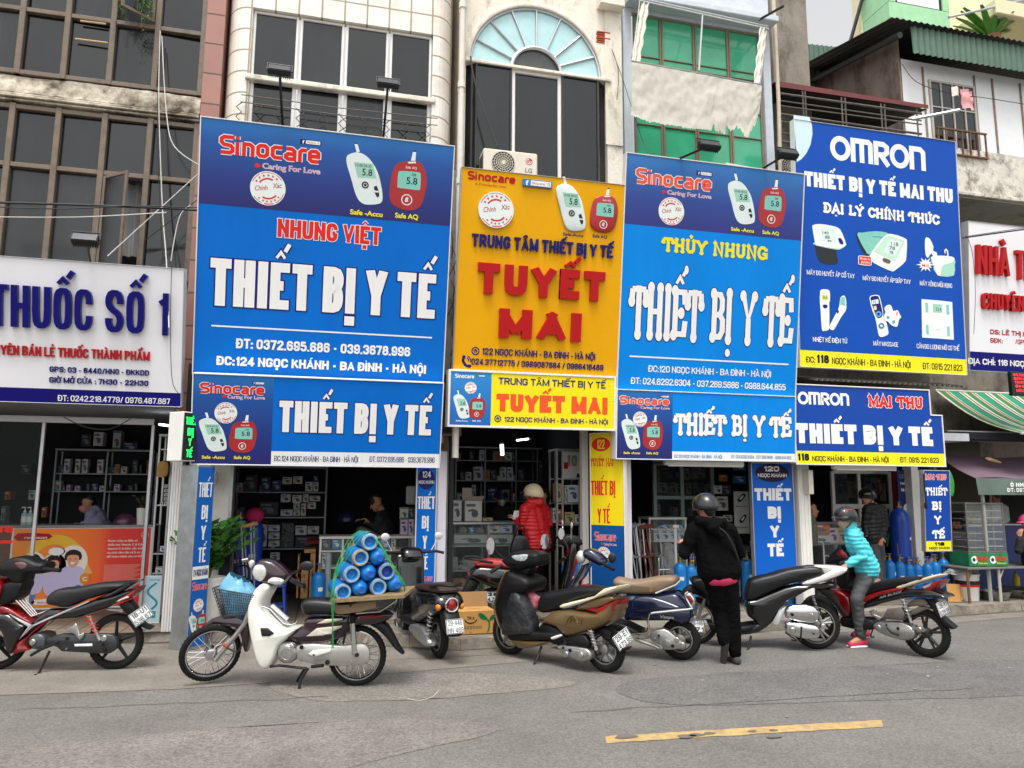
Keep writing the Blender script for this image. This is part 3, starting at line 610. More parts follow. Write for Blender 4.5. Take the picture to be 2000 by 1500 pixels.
for i in range(4):
 window(Dh,mx_[i]+.004,mx_[i+1]-.004,4.0,ztop,YD+.02,mat('bronze_frame','#8f7f6c',.45,.3,var=.1),gg,.03,.05,zsplit=[zt1,zt2,zmid,zmid-.42])
 # folded awning frame with a torn canvas
Aw=thing('awning','folded window awning with torn white canvas hanging in front of the green glazing','awning')
q=[P(1250,2,YD-.3),P(1500,57,YD-.3),P(1485,165,YD-.62),P(1234,119,YD-.62)];f=MB()
f.tube(q,.016,6,closed=True);f.tube([P(1372,30,YD-.3),P(1365,138,YD-.62)],.014,6);f.tube([q[0],(q[0].x,YD,q[0].z)],.014,6);f.tube([q[1],(q[1].x,YD,q[1].z)],.014,6);f.tube([q[0]+Vector((0,.02,.05)),q[1]+Vector((0,.02,.05))],.022,6)
part('frame',f,alu,Aw)
cv=mat('canvas','#d3cdc1',.9,var=.08,scale=3,bump=.3,bscale=12,dirt=.22,dcol='#b08a54',dscale=3,streak=3)
for a,c_,s_ in((q[0],q[3],1),(q[1],q[2],-1)):
 s2=MB();s2.grid(lambda u,v:tuple(a.lerp(c_,v)+Vector((s_*(.02+.13*u-.03*v)+.01*math.sin(v*25+u*9),.02*math.sin(u*12),0))),8,20);part('side_strip',s2,cv,Aw)
zq=lambda px,py:P(px,py,YD-.64)
bot=[(1240,222),(1256,229),(1270,234),(1290,237),(1310,240),(1330,243),(1350,247),(1370,248),(1394,250),(1398,240),(1402,252),(1420,256),(1425,238),(1431,257),(1436,250),(1444,243),(1452,248),(1458,262),(1464,268),(1470,258),(1475,246),(1480,240),(1486,220),(1490,215)]
cm=MB();N=150;Mv=26;rows=[]
for i in range(N+1):
 px=1236+252*i/N;k=next(j for j in range(len(bot)-1)if bot[j+1][0]>=px or j==len(bot)-2);t=max(0,min(1,(px-bot[k][0])/(bot[k+1][0]-bot[k][0])))
 yb=bot[k][1]+t*(bot[k+1][1]-bot[k][1])+random.uniform(-2,2)*(2.4 if px>1392 else 1);yt=121+46*i/N
 for j in range(Mv+1):
  v=j/Mv;g_=P(px,yt+(yb-yt)*v,YD-.64);d=.016*noise.noise(Vector((px*.035,v*4+px*.02,1)))+.009*noise.noise(Vector((px*.12,v*7,5)));rows.append((g_.x,YD-.64+d+.06*v,g_.z))
cm.add(rows,[(i*(Mv+1)+j,(i+1)*(Mv+1)+j,(i+1)*(Mv+1)+j+1,i*(Mv+1)+j+1)for i in range(N)for j in range(Mv)]);part('canvas',cm,cv,Aw,60)
b=MB();b.tube([P(1473,44,YD-.1),P(1530,12,YD-.75)],.02,7);b.ell(P(1473,42,YD-.12),.04);solo('steel_bracket',b,ironm,'dark steel bracket sticking out of the white wall above the awning','bracket')
b=MB();q0=P(1513,60,YD-.05);b.tube(crv([(q0.x,q0.y,10.4),(q0.x+.01,q0.y,8),(q0.x-.02,q0.y,6.6),(q0.x+.01,q0.y,5.2),(q0.x,q0.y,3)]),.03,8);solo('drain_pipe',b,mat('old_pipe','#cfc2ac',.7,var=.15),'thin cream drain pipe beside the grey concrete tower','pipe')
# concrete stair tower and the far houses
YE=10.9
b=MB();b.box((X(1507,60,YE),YE,3),(X(1578,80,YE),YE+3.5,12));solo('stair_tower',b,conc,'grey bare concrete tower rising behind the green glazed house','tower')
# red roofed balcony
Fh=thing('balcony','barred balcony under a dark red sheet roof behind the deep blue sign','balcony')
YG=10.3;f=MB()
a,c_=P(1517,158,YG),P(1813,205,YG-.35)
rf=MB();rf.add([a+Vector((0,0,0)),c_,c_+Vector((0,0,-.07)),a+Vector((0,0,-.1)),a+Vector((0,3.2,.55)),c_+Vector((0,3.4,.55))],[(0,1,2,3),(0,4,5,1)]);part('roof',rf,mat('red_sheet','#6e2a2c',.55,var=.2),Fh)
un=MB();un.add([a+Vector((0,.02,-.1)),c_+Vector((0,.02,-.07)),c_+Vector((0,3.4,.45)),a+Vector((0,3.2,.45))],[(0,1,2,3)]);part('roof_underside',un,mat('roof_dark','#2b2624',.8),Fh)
bars=MB()
for k,(y0,y1)in enumerate(((182,222),(196,236),(206,243),(222,262),(236,276),(258,300),(275,318),(290,335))):bars.tube([P(1518,y0,YG-.02),P(1800,y1,YG-.3)],.012 if k%3 else.02,6)
for px in(1567,1572,1643,1650,1720,1727,1790):q=P(px,170+(px-1517)*.16,YG-.02-(px-1517)*.001);bars.tube([q,(q.x,q.y,4.3)],.014,6)
part('railing',bars,mat('rusty_steel','#6b625a',.6,.4,var=.35,scale=12),Fh)
bk=MB();bk.box((X(1517,200,YG),YG+2.2,4.2),(X(1815,200,YG)+.8,YG+2.3,7.9));bk.box((X(1517,200,YG),YG+.02,4.1),(X(1815,200,YG),YG+2.2,4.25));part('back_wall',bk,mat('balcony_dark','#4b4743',.85,var=.3,scale=3),Fh)
b=MB();a,c_=P(1782,233,YG-.4),P(1875,215,YG-.9);b.tube([a,c_],.028,8);solo('laundry_pole',b,alu,'steel pole reaching out from the barred balcony towards the drying towel','pole')
b=MB();a=P(1862,181,YG-.4)
b.grid(lambda u,v:(a.x+.05+.26*u,a.y-.1+.03*math.sin(u*9)+.01*math.sin(v*11),a.z+.04-.36*v-.02*u),14,10);b.m(mat('pink_towel','#e3a5a8',.95,var=.35,scale=14));
o=solo('towel',b,mat('pink_towel'),'pink patterned towel drying on the line in front of the panelled house','towel')
b=MB();b.grid(lambda u,v:(a.x-.12+.17*u,a.y-.08+.02*math.sin(u*8),a.z+.05-.17*v+.03*u),10,6);solo('cloth',b,mat('cream_cloth','#e9dccf',.95),'small cream cloth drying next to the pink towel','cloth')
b=MB();b.tube(crv([P(1762,125,YG-.3),P(1790,160,YG-.4),P(1850,181,YG-.45),P(1930,192,YG-.5),P(2010,205,YG-.5)]),.006,5);solo('clothes_line',b,cable_b,'thin dark clothes line strung before the panelled house','clothes line')
Gh=thing('panelled_house','white panelled house with a green corrugated roof and barred window over a stained base','house')
YH=10.7;xg0=X(1762,160,YH);xg1=22
zr0,zr1=Zz(1757,124,YH),Zz(1757,72,YH)
def corr(x0,x1,pitch,fn,mb):
 n=int((x1-x0)/pitch*6);A_,B_=[],[]
 for i in range(n+1):
  x=x0+(x1-x0)*i/n;d=.018*math.sin(2*math.pi*x/pitch);p,q=fn(x,d);A_.append(p);B_.append(q)
 mb.add(A_+B_,[(i,i+1,n+1+i+1,n+1+i)for i in range(n)])
f=MB();corr(xg0-.06,xg1,.13,lambda x,d:((x,YH-.35+d,zr0),(x,YH-.33+d,zr1)),f);part('fascia',f,rib,Gh,80)
f=MB();corr(xg0-.5,xg1,.13,lambda x,d:((x,YH-.42,zr1+.03+d),(x,YH+5.5,zr1+1.4+d)),f);part('roof',f,mat('dark_sheet','#39403d',.6,var=.2),Gh,80)
wl=MB();zq0=Zz(1900,295,YH);holes=[]
wx0,wx1=X(1815,200,YH),X(1905,200,YH);wz0,wz1=Zz(1820,262,YH),Zz(1815,155,YH)
holed(wl,xg0,xg1,zq0,zr0+.1,[(wx0,wx1,wz0-.3,wz1)],YH,.08)
part('panel_wall',wl,mat('white_panel','#e8e9ea',.5,var=.05,dirt=.18,dcol='#b3a79a',dscale=3),Gh)
tr=MB()
for px in(1763,1808,1908,1943,1997,2060,2120):
 x=X(px,230,YH);tr.box((x-.02,YH-.02,zq0),(x+.02,YH-.001,zr0),.004)
tr.box((xg0,YH-.03,zq0-.05),(xg1,YH-.001,zq0),.004);part('panel_trim',tr,mat('rusty_trim','#8b7763',.7,var=.4,scale=9),Gh)
window(Gh,wx0+.01,wx1-.01,wz0-.28,wz1-.01,YH-.03,mat('grey_frame','#b9b4ad',.5),glassd,.04,.05,nx=4,zsplit=[wz0+.55])
bars=MB()
for i in range(7):x=wx0+(wx1-wx0)*i/6;bars.box((x-.012,YH-.16,wz0-.42),(x+.012,YH-.13,wz0+.06),.003)
for z in(wz0+.06,wz0-.42):bars.box((wx0-.03,YH-.165,z-.015),(wx1+.03,YH-.125,z+.015),.003)
part('window_guard',bars,mat('rusty_bar','#7a5a44',.7,.3,var=.3),Gh)
lw=MB();z3=Zz(1950,398,YH);lw.box((xg0-.9,YH-.12,z3),(xg1,YH+.4,zq0-.05));lw.box((xg0-.9,YH-.2,z3),(xg1,YH-.12,z3+.07),.01);part('base_wall',lw,grimy,Gh)
sd_=MB();sd_.add([(xg0-.02,YH,zq0),(xg0-.02,YH+5.5,zq0),(xg0-.02,YH+5.5,zr1+1.38),(xg0-.02,YH,zr1)],[(0,1,2,3)]);part('side_wall',sd_,conc,Gh)
# gable strip with dark stains to the left of the panels
gs=MB();q=[P(1600,152,YH+2.4),P(1742,97,YH+.25),P(1748,215,YH+.25),P(1600,215,YH+2.4)];gs.add(q,[(0,1,2,3)]);part('gable_wall',gs,mat('gable_plaster','#a89f94',.9,var=.2,scale=3,dirt=.42,dcol='#4a443d',dscale=1.8),Gh,None)
gs=MB();q=[P(1575,163,YH+2.5),P(1758,68,YH-.3)];gs.tube(q,.06,6);part('roof_edge',gs,mat('dark_sheet'),Gh)
un=MB();un.box((xg0-.9,YH-.15,z3-.04),(xg1,YH+3,z3-.001));part('soffit',un,mat('soffit_grey','#8d867c',.9,dirt=.4),Gh)
b=MB();corr(X(1575,130,13),X(1800,130,13),.12,lambda x,d:((x,13+d,3),(x,13+d,Zz(1640,105,13)+(x-8)*.06)),b);solo('sheet_wall',b,rib,'green corrugated sheet wall standing behind the stained gable','wall',smooth=80)
# far tall house (green and cream) with a potted palm on its terrace
YK=17.0;K=thing('tall_house','tall cream and pale green house with balconies far behind the corrugated roof','house')
kx=lambda p,y=60:X(p,y,YK);kz=lambda y,p=1800:Zz(p,y,YK)
w1=MB();w1.box((kx(1712),YK+.6,4),(kx(2300),YK+.95,18));w1.box((kx(1832),YK+.1,4),(kx(1852),YK+.6,18));part('wall',w1,mat('cream_wall','#eadfb9',.8,var=.06,dirt=.15,dcol='#b8aa86'),K)
w1=MB();w1.box((kx(1715),YK-.5,kz(70)),(kx(1830),YK+.6,kz(38)),.02);w1.box((kx(1715),YK-.5,kz(38)),(kx(1727),YK+.6,18));w1.box((kx(1818),YK-.5,kz(38)),(kx(1830),YK+.6,18));part('balcony',w1,mat('mint_wall','#a9dcae',.8,var=.1,dirt=.25,dcol='#7da07f',dscale=4),K)
window(K,kx(1730),kx(1818),kz(38),kz(-40),YK-.45,black,mat('pale_window','#f1f3f4',.15,var=.03),.06,.05)
w1=MB();w1.tube([P(1657,95,YK+.45),P(1700,-60,YK+.45)],.06,6);part('roof_edge',w1,black,K)
w1=MB();w1.box((kx(1855),YK-1.6,kz(105,1950)),(kx(2300),YK+.6,kz(78,1950)),.03);part('terrace_slab',w1,mat('cream_wall'),K)
w1=MB();w1.box((kx(1856),YK-1.55,kz(78,1950)),(kx(1953),YK-1.53,kz(10,1900)));w1.box((kx(1956),YK-1.55,kz(78,1950)),(kx(2060),YK-1.53,kz(6,1950)));part('glass_railing',w1,mat('railing_glass','#aeb3ad',.1,var=.05,trans=.55),K)
w1=MB();w1.tube([P(1853,34,YK-1.54),P(2010,-2,YK-1.54)],.035,8);part('handrail',w1,alu,K)
pm_=thing('potted_palm','palm-like pot plant standing behind the glass railing of the far terrace','plant',P(1935,80,YK-1.1));lf=MB()
for k in range(16):
 a=random.uniform(0,6.28);L=random.uniform(.9,1.6);el=random.uniform(.5,1.3);pts=[Vector((math.cos(a)*t*L*math.cos(el*(1-.4*t)),math.sin(a)*t*L*.6*math.cos(el),t*L*math.sin(el)-.5*t*t*L*.5))for t in(0,.25,.5,.75,1)]
 w_=Vector((-math.sin(a),math.cos(a),0))*.09;vs=[]
 for i,p in enumerate(pts):vs+=[p-w_*math.sin(math.pi*(i+.4)/5),p+w_*math.sin(math.pi*(i+.4)/5)]
 lf.add(vs,[(2*i,2*i+1,2*i+3,2*i+2)for i in range(4)])
part('fronds',lf,mat('frond','#5f9a3a',.5,var=.3,scale=3),pm_);b=MB();b.lathe([(.2,-.3),(.27,.1),(.24,.1),(.2,.02)],n=14);part('pot',b,mat('clay_pot','#8a5a40',.8),pm_)
# shop signs
def ink(n,c='#888',r=.42,var=.03):return mat(n,c,r,var=var,scale=8,spec=.22)
blue=mat('sign_blue','#006ccb',.5,var=.09,scale=2.5,spec=.15,streak=3,bump=.12,bscale=2.2,dirt=.16,dcol='#2f86d6',dscale=3)
white=mat('print_white','#f0efec',.45,var=.05,scale=14,spec=.22,dirt=.16,dcol='#b9bab6',dscale=14,streak=9)
navy=ink('print_navy','#1b1a6a');red=ink('print_red','#e02b22');dred=ink('dark_red','#b5191c',.3);yel=ink('print_yellow','#f3e41f')
orange=mat('sign_orange','#e8a808',.42,var=.05,scale=2,spec=.15,bump=.1,bscale=2);cobalt=mat('sign_cobalt','#004bad',.5,var=.06,scale=3,spec=.22)
inkk=ink('print_black','#17171c');pink=ink('print_pink','#d98fb4');orr=ink('print_orange','#ee5a2a');teal=ink('screen_teal','#86c9bc');mint=ink('device_mint','#d7ebe4')
dwhite=ink('device_white','#e9efec');grey=ink('print_grey','#7d8a88');dk=ink('print_charcoal','#2a2f33');redd=ink('device_red','#b3272a')
class Board:
 """flat sign with a local frame: x along, z up the face, front towards -y"""
 def __init__(s,name,label,tl,tr,bl,br,Yb,Yt,cat='sign',group=None,mirrored=0,YR=None,back=.07):
  if YR is None:
   a,b,c,d=P(*bl,Yb),P(*br,Yb),P(*tl,Yt),P(*tr,Yt)
   x0,x1=(a.x+c.x)/2,(b.x+d.x)/2;z0,z1=(a.z+b.z)/2,(c.z+d.z)/2
   O=Vector((x0,Yb,z0));U=Vector((1,0,0));V=Vector((0,Yt-Yb,z1-z0));s.w=x1-x0
  else:
   a,b,c,d=P(*bl,Yb),P(*br,YR),P(*tl,Yb),P(*tr,YR)
   O=a.copy();O.z=(a.z+b.z)/2;U=Vector((b.x-a.x,b.y-a.y,0));V=Vector((0,0,(c.z+d.z)/2-O.z));s.w=U.length
  s.h=V.length;U.normalize();V.normalize();N=V.cross(U)
  s.O,s.U,s.V,s.N=O,U,V,N
  m_=Matrix((U,V.cross(U)*-1,V)).transposed().to_4x4();
  m_=Matrix((U,-(U.cross(V))*1.0,V)).transposed().to_4x4();m_.translation=O
  s.o=bpy.data.objects.new(name,None);col.objects.link(s.o);s.o.matrix_world=m_;s.o['label']=label;s.o['category']=cat
  if group:s.o['group']=group
  s.zm=(0,0,1);s.n=U.cross(V)
 def uv(s,x,y):
  x,y=s.zm[0]+x/s.zm[2],s.zm[1]+y/s.zm[2];d=ray(x,y);o=Vector((0,0,H));p=o+d*((s.O-o).dot(s.n)/d.dot(s.n))
  return((p-s.O).dot(s.U),(p-s.O).dot(s.V))
 def poly(s,pts):return[s.uv(*p[:2])+tuple(p[2:])for p in pts]
 def panel(s,M,depth=.07,edge=None,name='panel',u0=None,v0=0,u1=None,v1=None,fr=.012):
  u0=0 if u0 is None else u0;u1=s.w if u1 is None else u1;v1=s.h if v1 is None else v1
  part(name,MB().box((u0,0,v0),(u1,depth,v1),.003),M,s.o)
  if edge:
   f=MB()
   for a,b in(((u0-fr,-.012,v0-fr),(u0,depth+.01,v1+fr)),((u1,-.012,v0-fr),(u1+fr,depth+.01,v1+fr)),((u0,-.012,v1),(u1,depth+.01,v1+fr)),((u0,-.012,v0-fr),(u1,depth+.01,v0))):f.box(a,b,.002)
   part('frame',f,edge,s.o)
 def rect(s,mb,M,u0,v0,u1,v1,k=1):mb.m(M).flat([(u0,v0),(u1,v0),(u1,v1),(u0,v1)],-.001*k);return mb
 def t(s,st,xl,yl,xr,yr,cap,M,k=3,off=.02,xb=.0,sp=1.0,ext=0,outline=None,name='lettering',ital=0):
  a,b=s.uv(xl,yl),s.uv(xr,yr);v=(a[1]+b[1])/2;ch=s.uv(xl,yl-cap)[1]-a[1];mb=MB()
  if any(c.islower()for c in st):
   if outline:text(mb,st,a[0],b[0],v,ch,-.001*k,outline[0],off,0,sp,0,0,(off+outline[1],0),ital);k+=1
   text(mb,st,a[0],b[0],v,ch,-.001*k,M,off,0,sp,ext,0,None,ital)
  else:
   hw=min(.2 if ext else.235,.12+xb*(.75 if ext else 1.3))if cap/s.zm[2]>14 else.115;g_=(.15 if ext else.085)+(sp-1)*.25
   if outline:capitals(mb,st,a[0],b[0],v,ch,-.001*k,outline[0],hw,ch*outline[1]*.75,0,g_);k+=1
   capitals(mb,st,a[0],b[0],v,ch,-.001*k,M,hw,0,ext,g_)
  return part(name,mb,None,s.o,None)
def pb_(mb,s,pts,M,k,sm=0):q=s.poly(pts);mb.m(M).flat(cr(q,sm)if sm else q,-.001*k);return mb
# --- letter sets drawn with a broad pen
LOGO={'S':(.72,[[(.64,.9),(.2,.9),(.08,.8),(.08,.62),(.2,.51),(.52,.47),(.62,.36),(.62,.2),(.5,.1),(.05,.1)]]),'i':(.34,[[(.13,0),(.13,.68)],[(.13,.82),(.13,.99)]]),'n':(.7,[[(.12,0),(.12,.72)],[(.12,.63),(.4,.63),(.54,.52),(.54,0)]]),'o':(.72,['c',(.22,.1),(.45,.1),(.56,.2),(.56,.54),(.45,.64),(.22,.64),(.11,.54),(.11,.2)]),'c':(.66,[[(.58,.64),(.22,.64),(.11,.54),(.11,.2),(.22,.1),(.58,.1)]]),'a':(.7,[[(.12,.64),(.42,.64),(.55,.53),(.55,0)],[(.55,.1),(.22,.1),(.11,.18),(.11,.28),(.22,.37),(.55,.37)]]),'r':(.5,[[(.12,0),(.12,.52),(.22,.64),(.46,.64)]]),'e':(.7,[[(.58,.1),(.22,.1),(.11,.2),(.11,.54),(.22,.64),(.45,.64),(.56,.54),(.56,.37),(.13,.37)]])}
OMR={'O':(.98,['c']+arc(.47,.5,.39,.41,0,345,22)),'M':(1.16,[[(.12,0),(.12,.91),(.9,.91),(1.0,.82),(1.0,0)],[(.56,.9),(.56,0)]]),'R':(.86,[[(.12,0),(.12,.91),(.5,.91),(.68,.8),(.68,.58),(.5,.45),(.13,.45)],[(.36,.45),(.74,0)]]),'N':(.86,[[(.12,0),(.12,.91),(.58,.91),(.73,.78),(.73,0)]])}
SL={'T':(.92,[[(.46,0),(.46,1)],[(.08,.93),(.84,.93)],[(.1,.93),(.06,.66)],[(.82,.93),(.86,.66)]],[(.46,0),(.06,.68),(.86,.68)]),'H':(.96,[[(.22,0),(.22,1)],[(.74,0),(.74,1)],[(.22,.5),(.74,.5)]],[(.22,0),(.22,1),(.74,0),(.74,1)]),'I':(.46,[[(.23,0),(.23,1)]],[(.23,0),(.23,1)]),'E':(.86,[[(.22,0),(.22,1)],[(.2,.93),(.72,.93),(.76,.68)],[(.22,.5),(.56,.5)],[(.2,.07),(.74,.07),(.8,.34)]],[(.16,.03),(.16,.97),(.56,.5)]),'B':(.86,[[(.22,0),(.22,1)],[(.2,.94),(.54,.94),(.67,.83),(.67,.63),(.54,.52),(.22,.52)],[(.54,.52),(.72,.42),(.72,.18),(.56,.06),(.2,.06)]],[(.16,.03),(.16,.97)]),'Y':(.9,[[(.1,1),(.45,.45),(.8,1)],[(.45,.48),(.45,0)]],[(.1,.97),(.8,.97),(.45,0)]),'U':(.92,[[(.2,1),(.2,.26),(.32,.08),(.58,.08),(.7,.26),(.7,1)]],[(.2,1),(.7,1)]),'N':(.98,[[(.2,0),(.2,1),(.76,0),(.76,1)]],[(.2,0),(.18,1),(.76,1)]),'G':(.92,[arc(.46,.5,.34,.44,50,310,12),[(.5,.42),(.78,.42),(.78,.04)]],[(.74,.82),(.6,.42)]),'C':(.86,[arc(.46,.5,.34,.44,45,315,12)],[(.74,.8),(.74,.2)]),'M':(1.16,[[(.2,0),(.2,1),(.57,.2),(.94,1),(.94,0)]],[(.2,0),(.18,1),(.96,1),(.94,0)]),'A':(.92,[[(.1,0),(.45,1),(.8,0)],[(.22,.32),(.68,.32)]],[(.1,0),(.8,0)]),'L':(.8,[[(.22,0),(.22,1)],[(.2,.07),(.68,.07),(.74,.34)]],[(.22,1),(.16,.03)]),'D':(.94,[[(.22,0),(.22,1)],[(.2,.94),(.5,.94),(.76,.7),(.76,.3),(.5,.06),(.2,.06)],[(.04,.5),(.42,.5)]],[(.16,.03),(.16,.97)]),' ':(.5,[],[])}
ACC={'Ế':('E','^/'),'Ị':('I','.'),'Ủ':('U','?'),'Đ':('D',''),'Ạ':('A','.'),'Ý':('Y','/'),'Í':('I','/'),'Ứ':('U','+/'),'Ư':('U','+')}
def pen(mb,st,table,u0,u1,v,cap,y,M,hw,grow=0.0,serif=1.0,aspect=1.0,space=0.0,slope=0.0):
 """draw a word with the broad pen; hw is the half stem in letter-width units"""
 tot=sum(table[ACC.get(c,(c,''))[0]][0]for c in st);sx=(u1-u0)/tot;x=u0;mb.m(M);h_=hw*sx;i=0
 for c in st:
  base,acc=ACC.get(c,(c,''));g=table[base];tr=lambda q:(x+q[0]*sx,v+q[1]*cap+slope*(x-u0));L=g[1]
  if L and L[0]=='c':stroke(mb,[tr(q)for q in L[1:]],h_+grow,y-.0001*(i%7),True);i+=1
  else:
   for path in L:stroke(mb,[tr(q)for q in path],h_+grow,y-.0001*(i%7));i+=1
  if len(g)>2 and serif:
   for q in g[2]:
    p=tr(q);p=(p[0],p[1]+h_*(.35 if q[1]<.3 else(-.35 if q[1]>.8 else 0)));mb.flat(circ(p[0],p[1],h_*1.42*serif+grow,h_*1.15*serif*aspect+grow,16),y-.0001*(i%7));i+=1
  cx=g[0]/2*.98
  for a in acc:
   if a=='^':stroke(mb,[tr((cx-.2,1.1)),tr((cx,1.24)),tr((cx+.2,1.1))],h_*.55+grow,y-.0001*(i%7))
   if a=='/':o=.16 if '^' in acc else 0;stroke(mb,[tr((cx+o,1.1+o)),tr((cx+.2+o,1.26+o*.9))],h_*.6+grow,y-.0001*(i%7));p=tr((cx+.19+o,1.25+o*.9));mb.flat(circ(*p,h_*.8+grow,h_*.8*aspect+grow,14),y-.0001*(i%7)-.00005)
   if a=='.':p=tr((cx,-.26));mb.flat(circ(*p,h_*1.0+grow,cap*.085+grow,16),y-.0001*(i%7))
   if a=='?':stroke(mb,[tr((cx-.1,1.26)),tr((cx,1.36)),tr((cx+.1,1.27)),tr((cx,1.17)),tr((cx,1.1))],h_*.55+grow,y)
   if a=='+':stroke(mb,[tr((.7,.97)),tr((.86,1.0)),tr((.9,1.12))],h_*.6+grow,y)
   i+=1
  x+=g[0]*sx
 return mb
def logo(B,xl,yl,xr,yr,cap,k=3,fill=red,edge=white,sub=True,subpos=None,subcap=None):
 a,b=B.uv(xl,yl),B.uv(xr,yr);ch=B.uv(xl,yl-cap)[1]-a[1];mb=MB();v=(a[1]+b[1])/2
 if edge:pen(mb,'Sinocare',LOGO,a[0],b[0],v,ch,-.001*k,edge,.1,(b[0]-a[0])*.0085)
 pen(mb,'Sinocare',LOGO,a[0],b[0],v,ch,-.001*k-.001,fill,.1);part('logo',mb,None,B.o,None)
 if subpos:
  x0,y0,x1,y1,c=subpos;mb=MB();p,q=B.uv(x0,y0),B.uv(x1,y1);sc_=B.uv(x0,y0-c)[1]-p[1]
  text(mb,'Caring For Love',p[0],q[0],(p[1]+q[1])/2,sc_,-.001*k,white,.01,0,1,0,0,(.03,.006));text(mb,'Caring For Love',p[0],q[0],(p[1]+q[1])/2,sc_,-.001*k-.001,pink if edge else dred,.0)
  mb.m(red).flat(cr([(p[0]-sc_*.95,p[1]+sc_*.1),(p[0]-sc_*.6,p[1]+sc_*.28),(p[0]-sc_*.15,p[1]+sc_*.5),(p[0]-sc_*.6,p[1]+sc_*.72),(p[0]-sc_*.95,p[1]+sc_*.9),(p[0]-sc_*1.35,p[1]+sc_*.5)],3),-.001*k);part('lettering',mb,None,B.o,None)
def star(mb,cx,cy,r,a,y):mb.flat([(cx+(r if i%2==0 else r*.42)*math.cos(a+i*math.pi/5),cy+(r if i%2==0 else r*.42)*math.sin(a+i*math.pi/5))for i in range(10)],y)
def stamp(B,cx,cy,rpx,k=3,raised=0):
 c,e=B.uv(cx,cy),B.uv(cx,cy-rpx);r=e[1]-c[1];mb=MB()
 if raised:mb.m(dwhite).prism(circ(*c,r,r,40),-.001*k-raised,-.001*k);y=-.001*k-raised-.001
 else:mb.m(dwhite).flat(circ(*c,r,r,40),-.001*k);y=-.001*k-.001
 R_=ink('stamp_red','#d2433a');mb.m(R_)
 for a0,a1,rr_,w in((35,62,.92,.02),(66,118,.92,.016),(122,160,.92,.02),(215,250,.92,.02),(258,292,.92,.03),(300,345,.92,.02),(62,148,.56,.05),(242,322,.6,.05)):
  stroke(mb,arc(c[0],c[1],r*rr_,r*rr_,a0,a1,10),r*w,y)
 for a in(50,70,90,110,130,150):star(mb,c[0]+r*.75*math.cos(R(a)),c[1]+r*.75*math.sin(R(a)),r*.095,R(a),y-.0001)
 for a in(232,252,268,285,303,322):star(mb,c[0]+r*.77*math.cos(R(a)),c[1]+r*.77*math.sin(R(a)),r*.085,R(a+30),y-.0001)
 text(mb,'Chính',c[0]-r*.72,c[0]-r*.02,c[1]-r*.2,r*.3,y-.0002,dred,.004,slope=.16);text(mb,'Xác',c[0]+r*.28,c[0]+r*.76,c[1]+r*.03,r*.3,y-.0002,dred,.004,slope=.16)
 part('stamp',mb,None,B.o,None)
 # glucose meters traced once on the first sign, then reused in its own units
ART={}
def art_ref(B):
 for key,cx,cy,hh in(('w',1300,505,400),('r',1635,560,372)):
  c,e=B.uv(cx,cy+hh/2),B.uv(cx,cy-hh/2);u=e[1]-c[1];o=((c[0]+e[0])/2,(c[1]+e[1])/2)
  ART[key]=lambda p,o=o,u=u:[((q[0]-o[0])/u,(q[1]-o[1])/u)for q in B.poly(p)]
 w,r=ART['w'],ART['r']
 ART['w']=dict(body=w([(1165,340),(1195,315),(1245,305),(1300,322),(1350,368),(1400,450),(1430,560),(1440,650),(1425,692),(1360,705),(1290,697),(1240,640),(1195,490),(1168,400)]),strip=w([(1222,228),(1246,232),(1266,300),(1242,306)]),tip=w([(1222,228),(1246,232),(1248,242),(1225,239)]),screen=w([(1219,378),(1365,392),(1393,505),(1250,498)]),t1=w([(1232,414),(1355,420),(1232,392)]),t2=w([(1283,478),(1360,488),(1283,425)]),ring=w([(1307,555),(1307,533)]),b1=w([(1372,568),(1395,560),(1410,600),(1378,596)]),b2=w([(1378,612),(1414,612),(1414,640),(1398,652)]))
 ART['r']=dict(body=r([(1540,402),(1600,375),(1690,370),(1742,397),(1770,460),(1778,535),(1765,620),(1740,700),(1690,742),(1620,746),(1550,725),(1502,680),(1492,600),(1508,490)]),strip=r([(1675,290),(1699,290),(1690,380),(1655,378)]),tip=r([(1675,290),(1699,290),(1698,301),(1673,301)]),sock=r([(1630,378),(1692,375),(1697,388),(1640,390)]),t0=r([(1617,425),(1702,438),(1617,405)]),screen=r([(1575,448),(1640,450),(1715,458),(1732,480),(1728,580),(1715,594),(1640,586),(1560,575),(1554,555),(1560,465)]),t1=r([(1663,486),(1696,489),(1663,464)]),t2=r([(1622,543),(1705,555),(1622,490)]),ring=r([(1625,668),(1625,629)]))
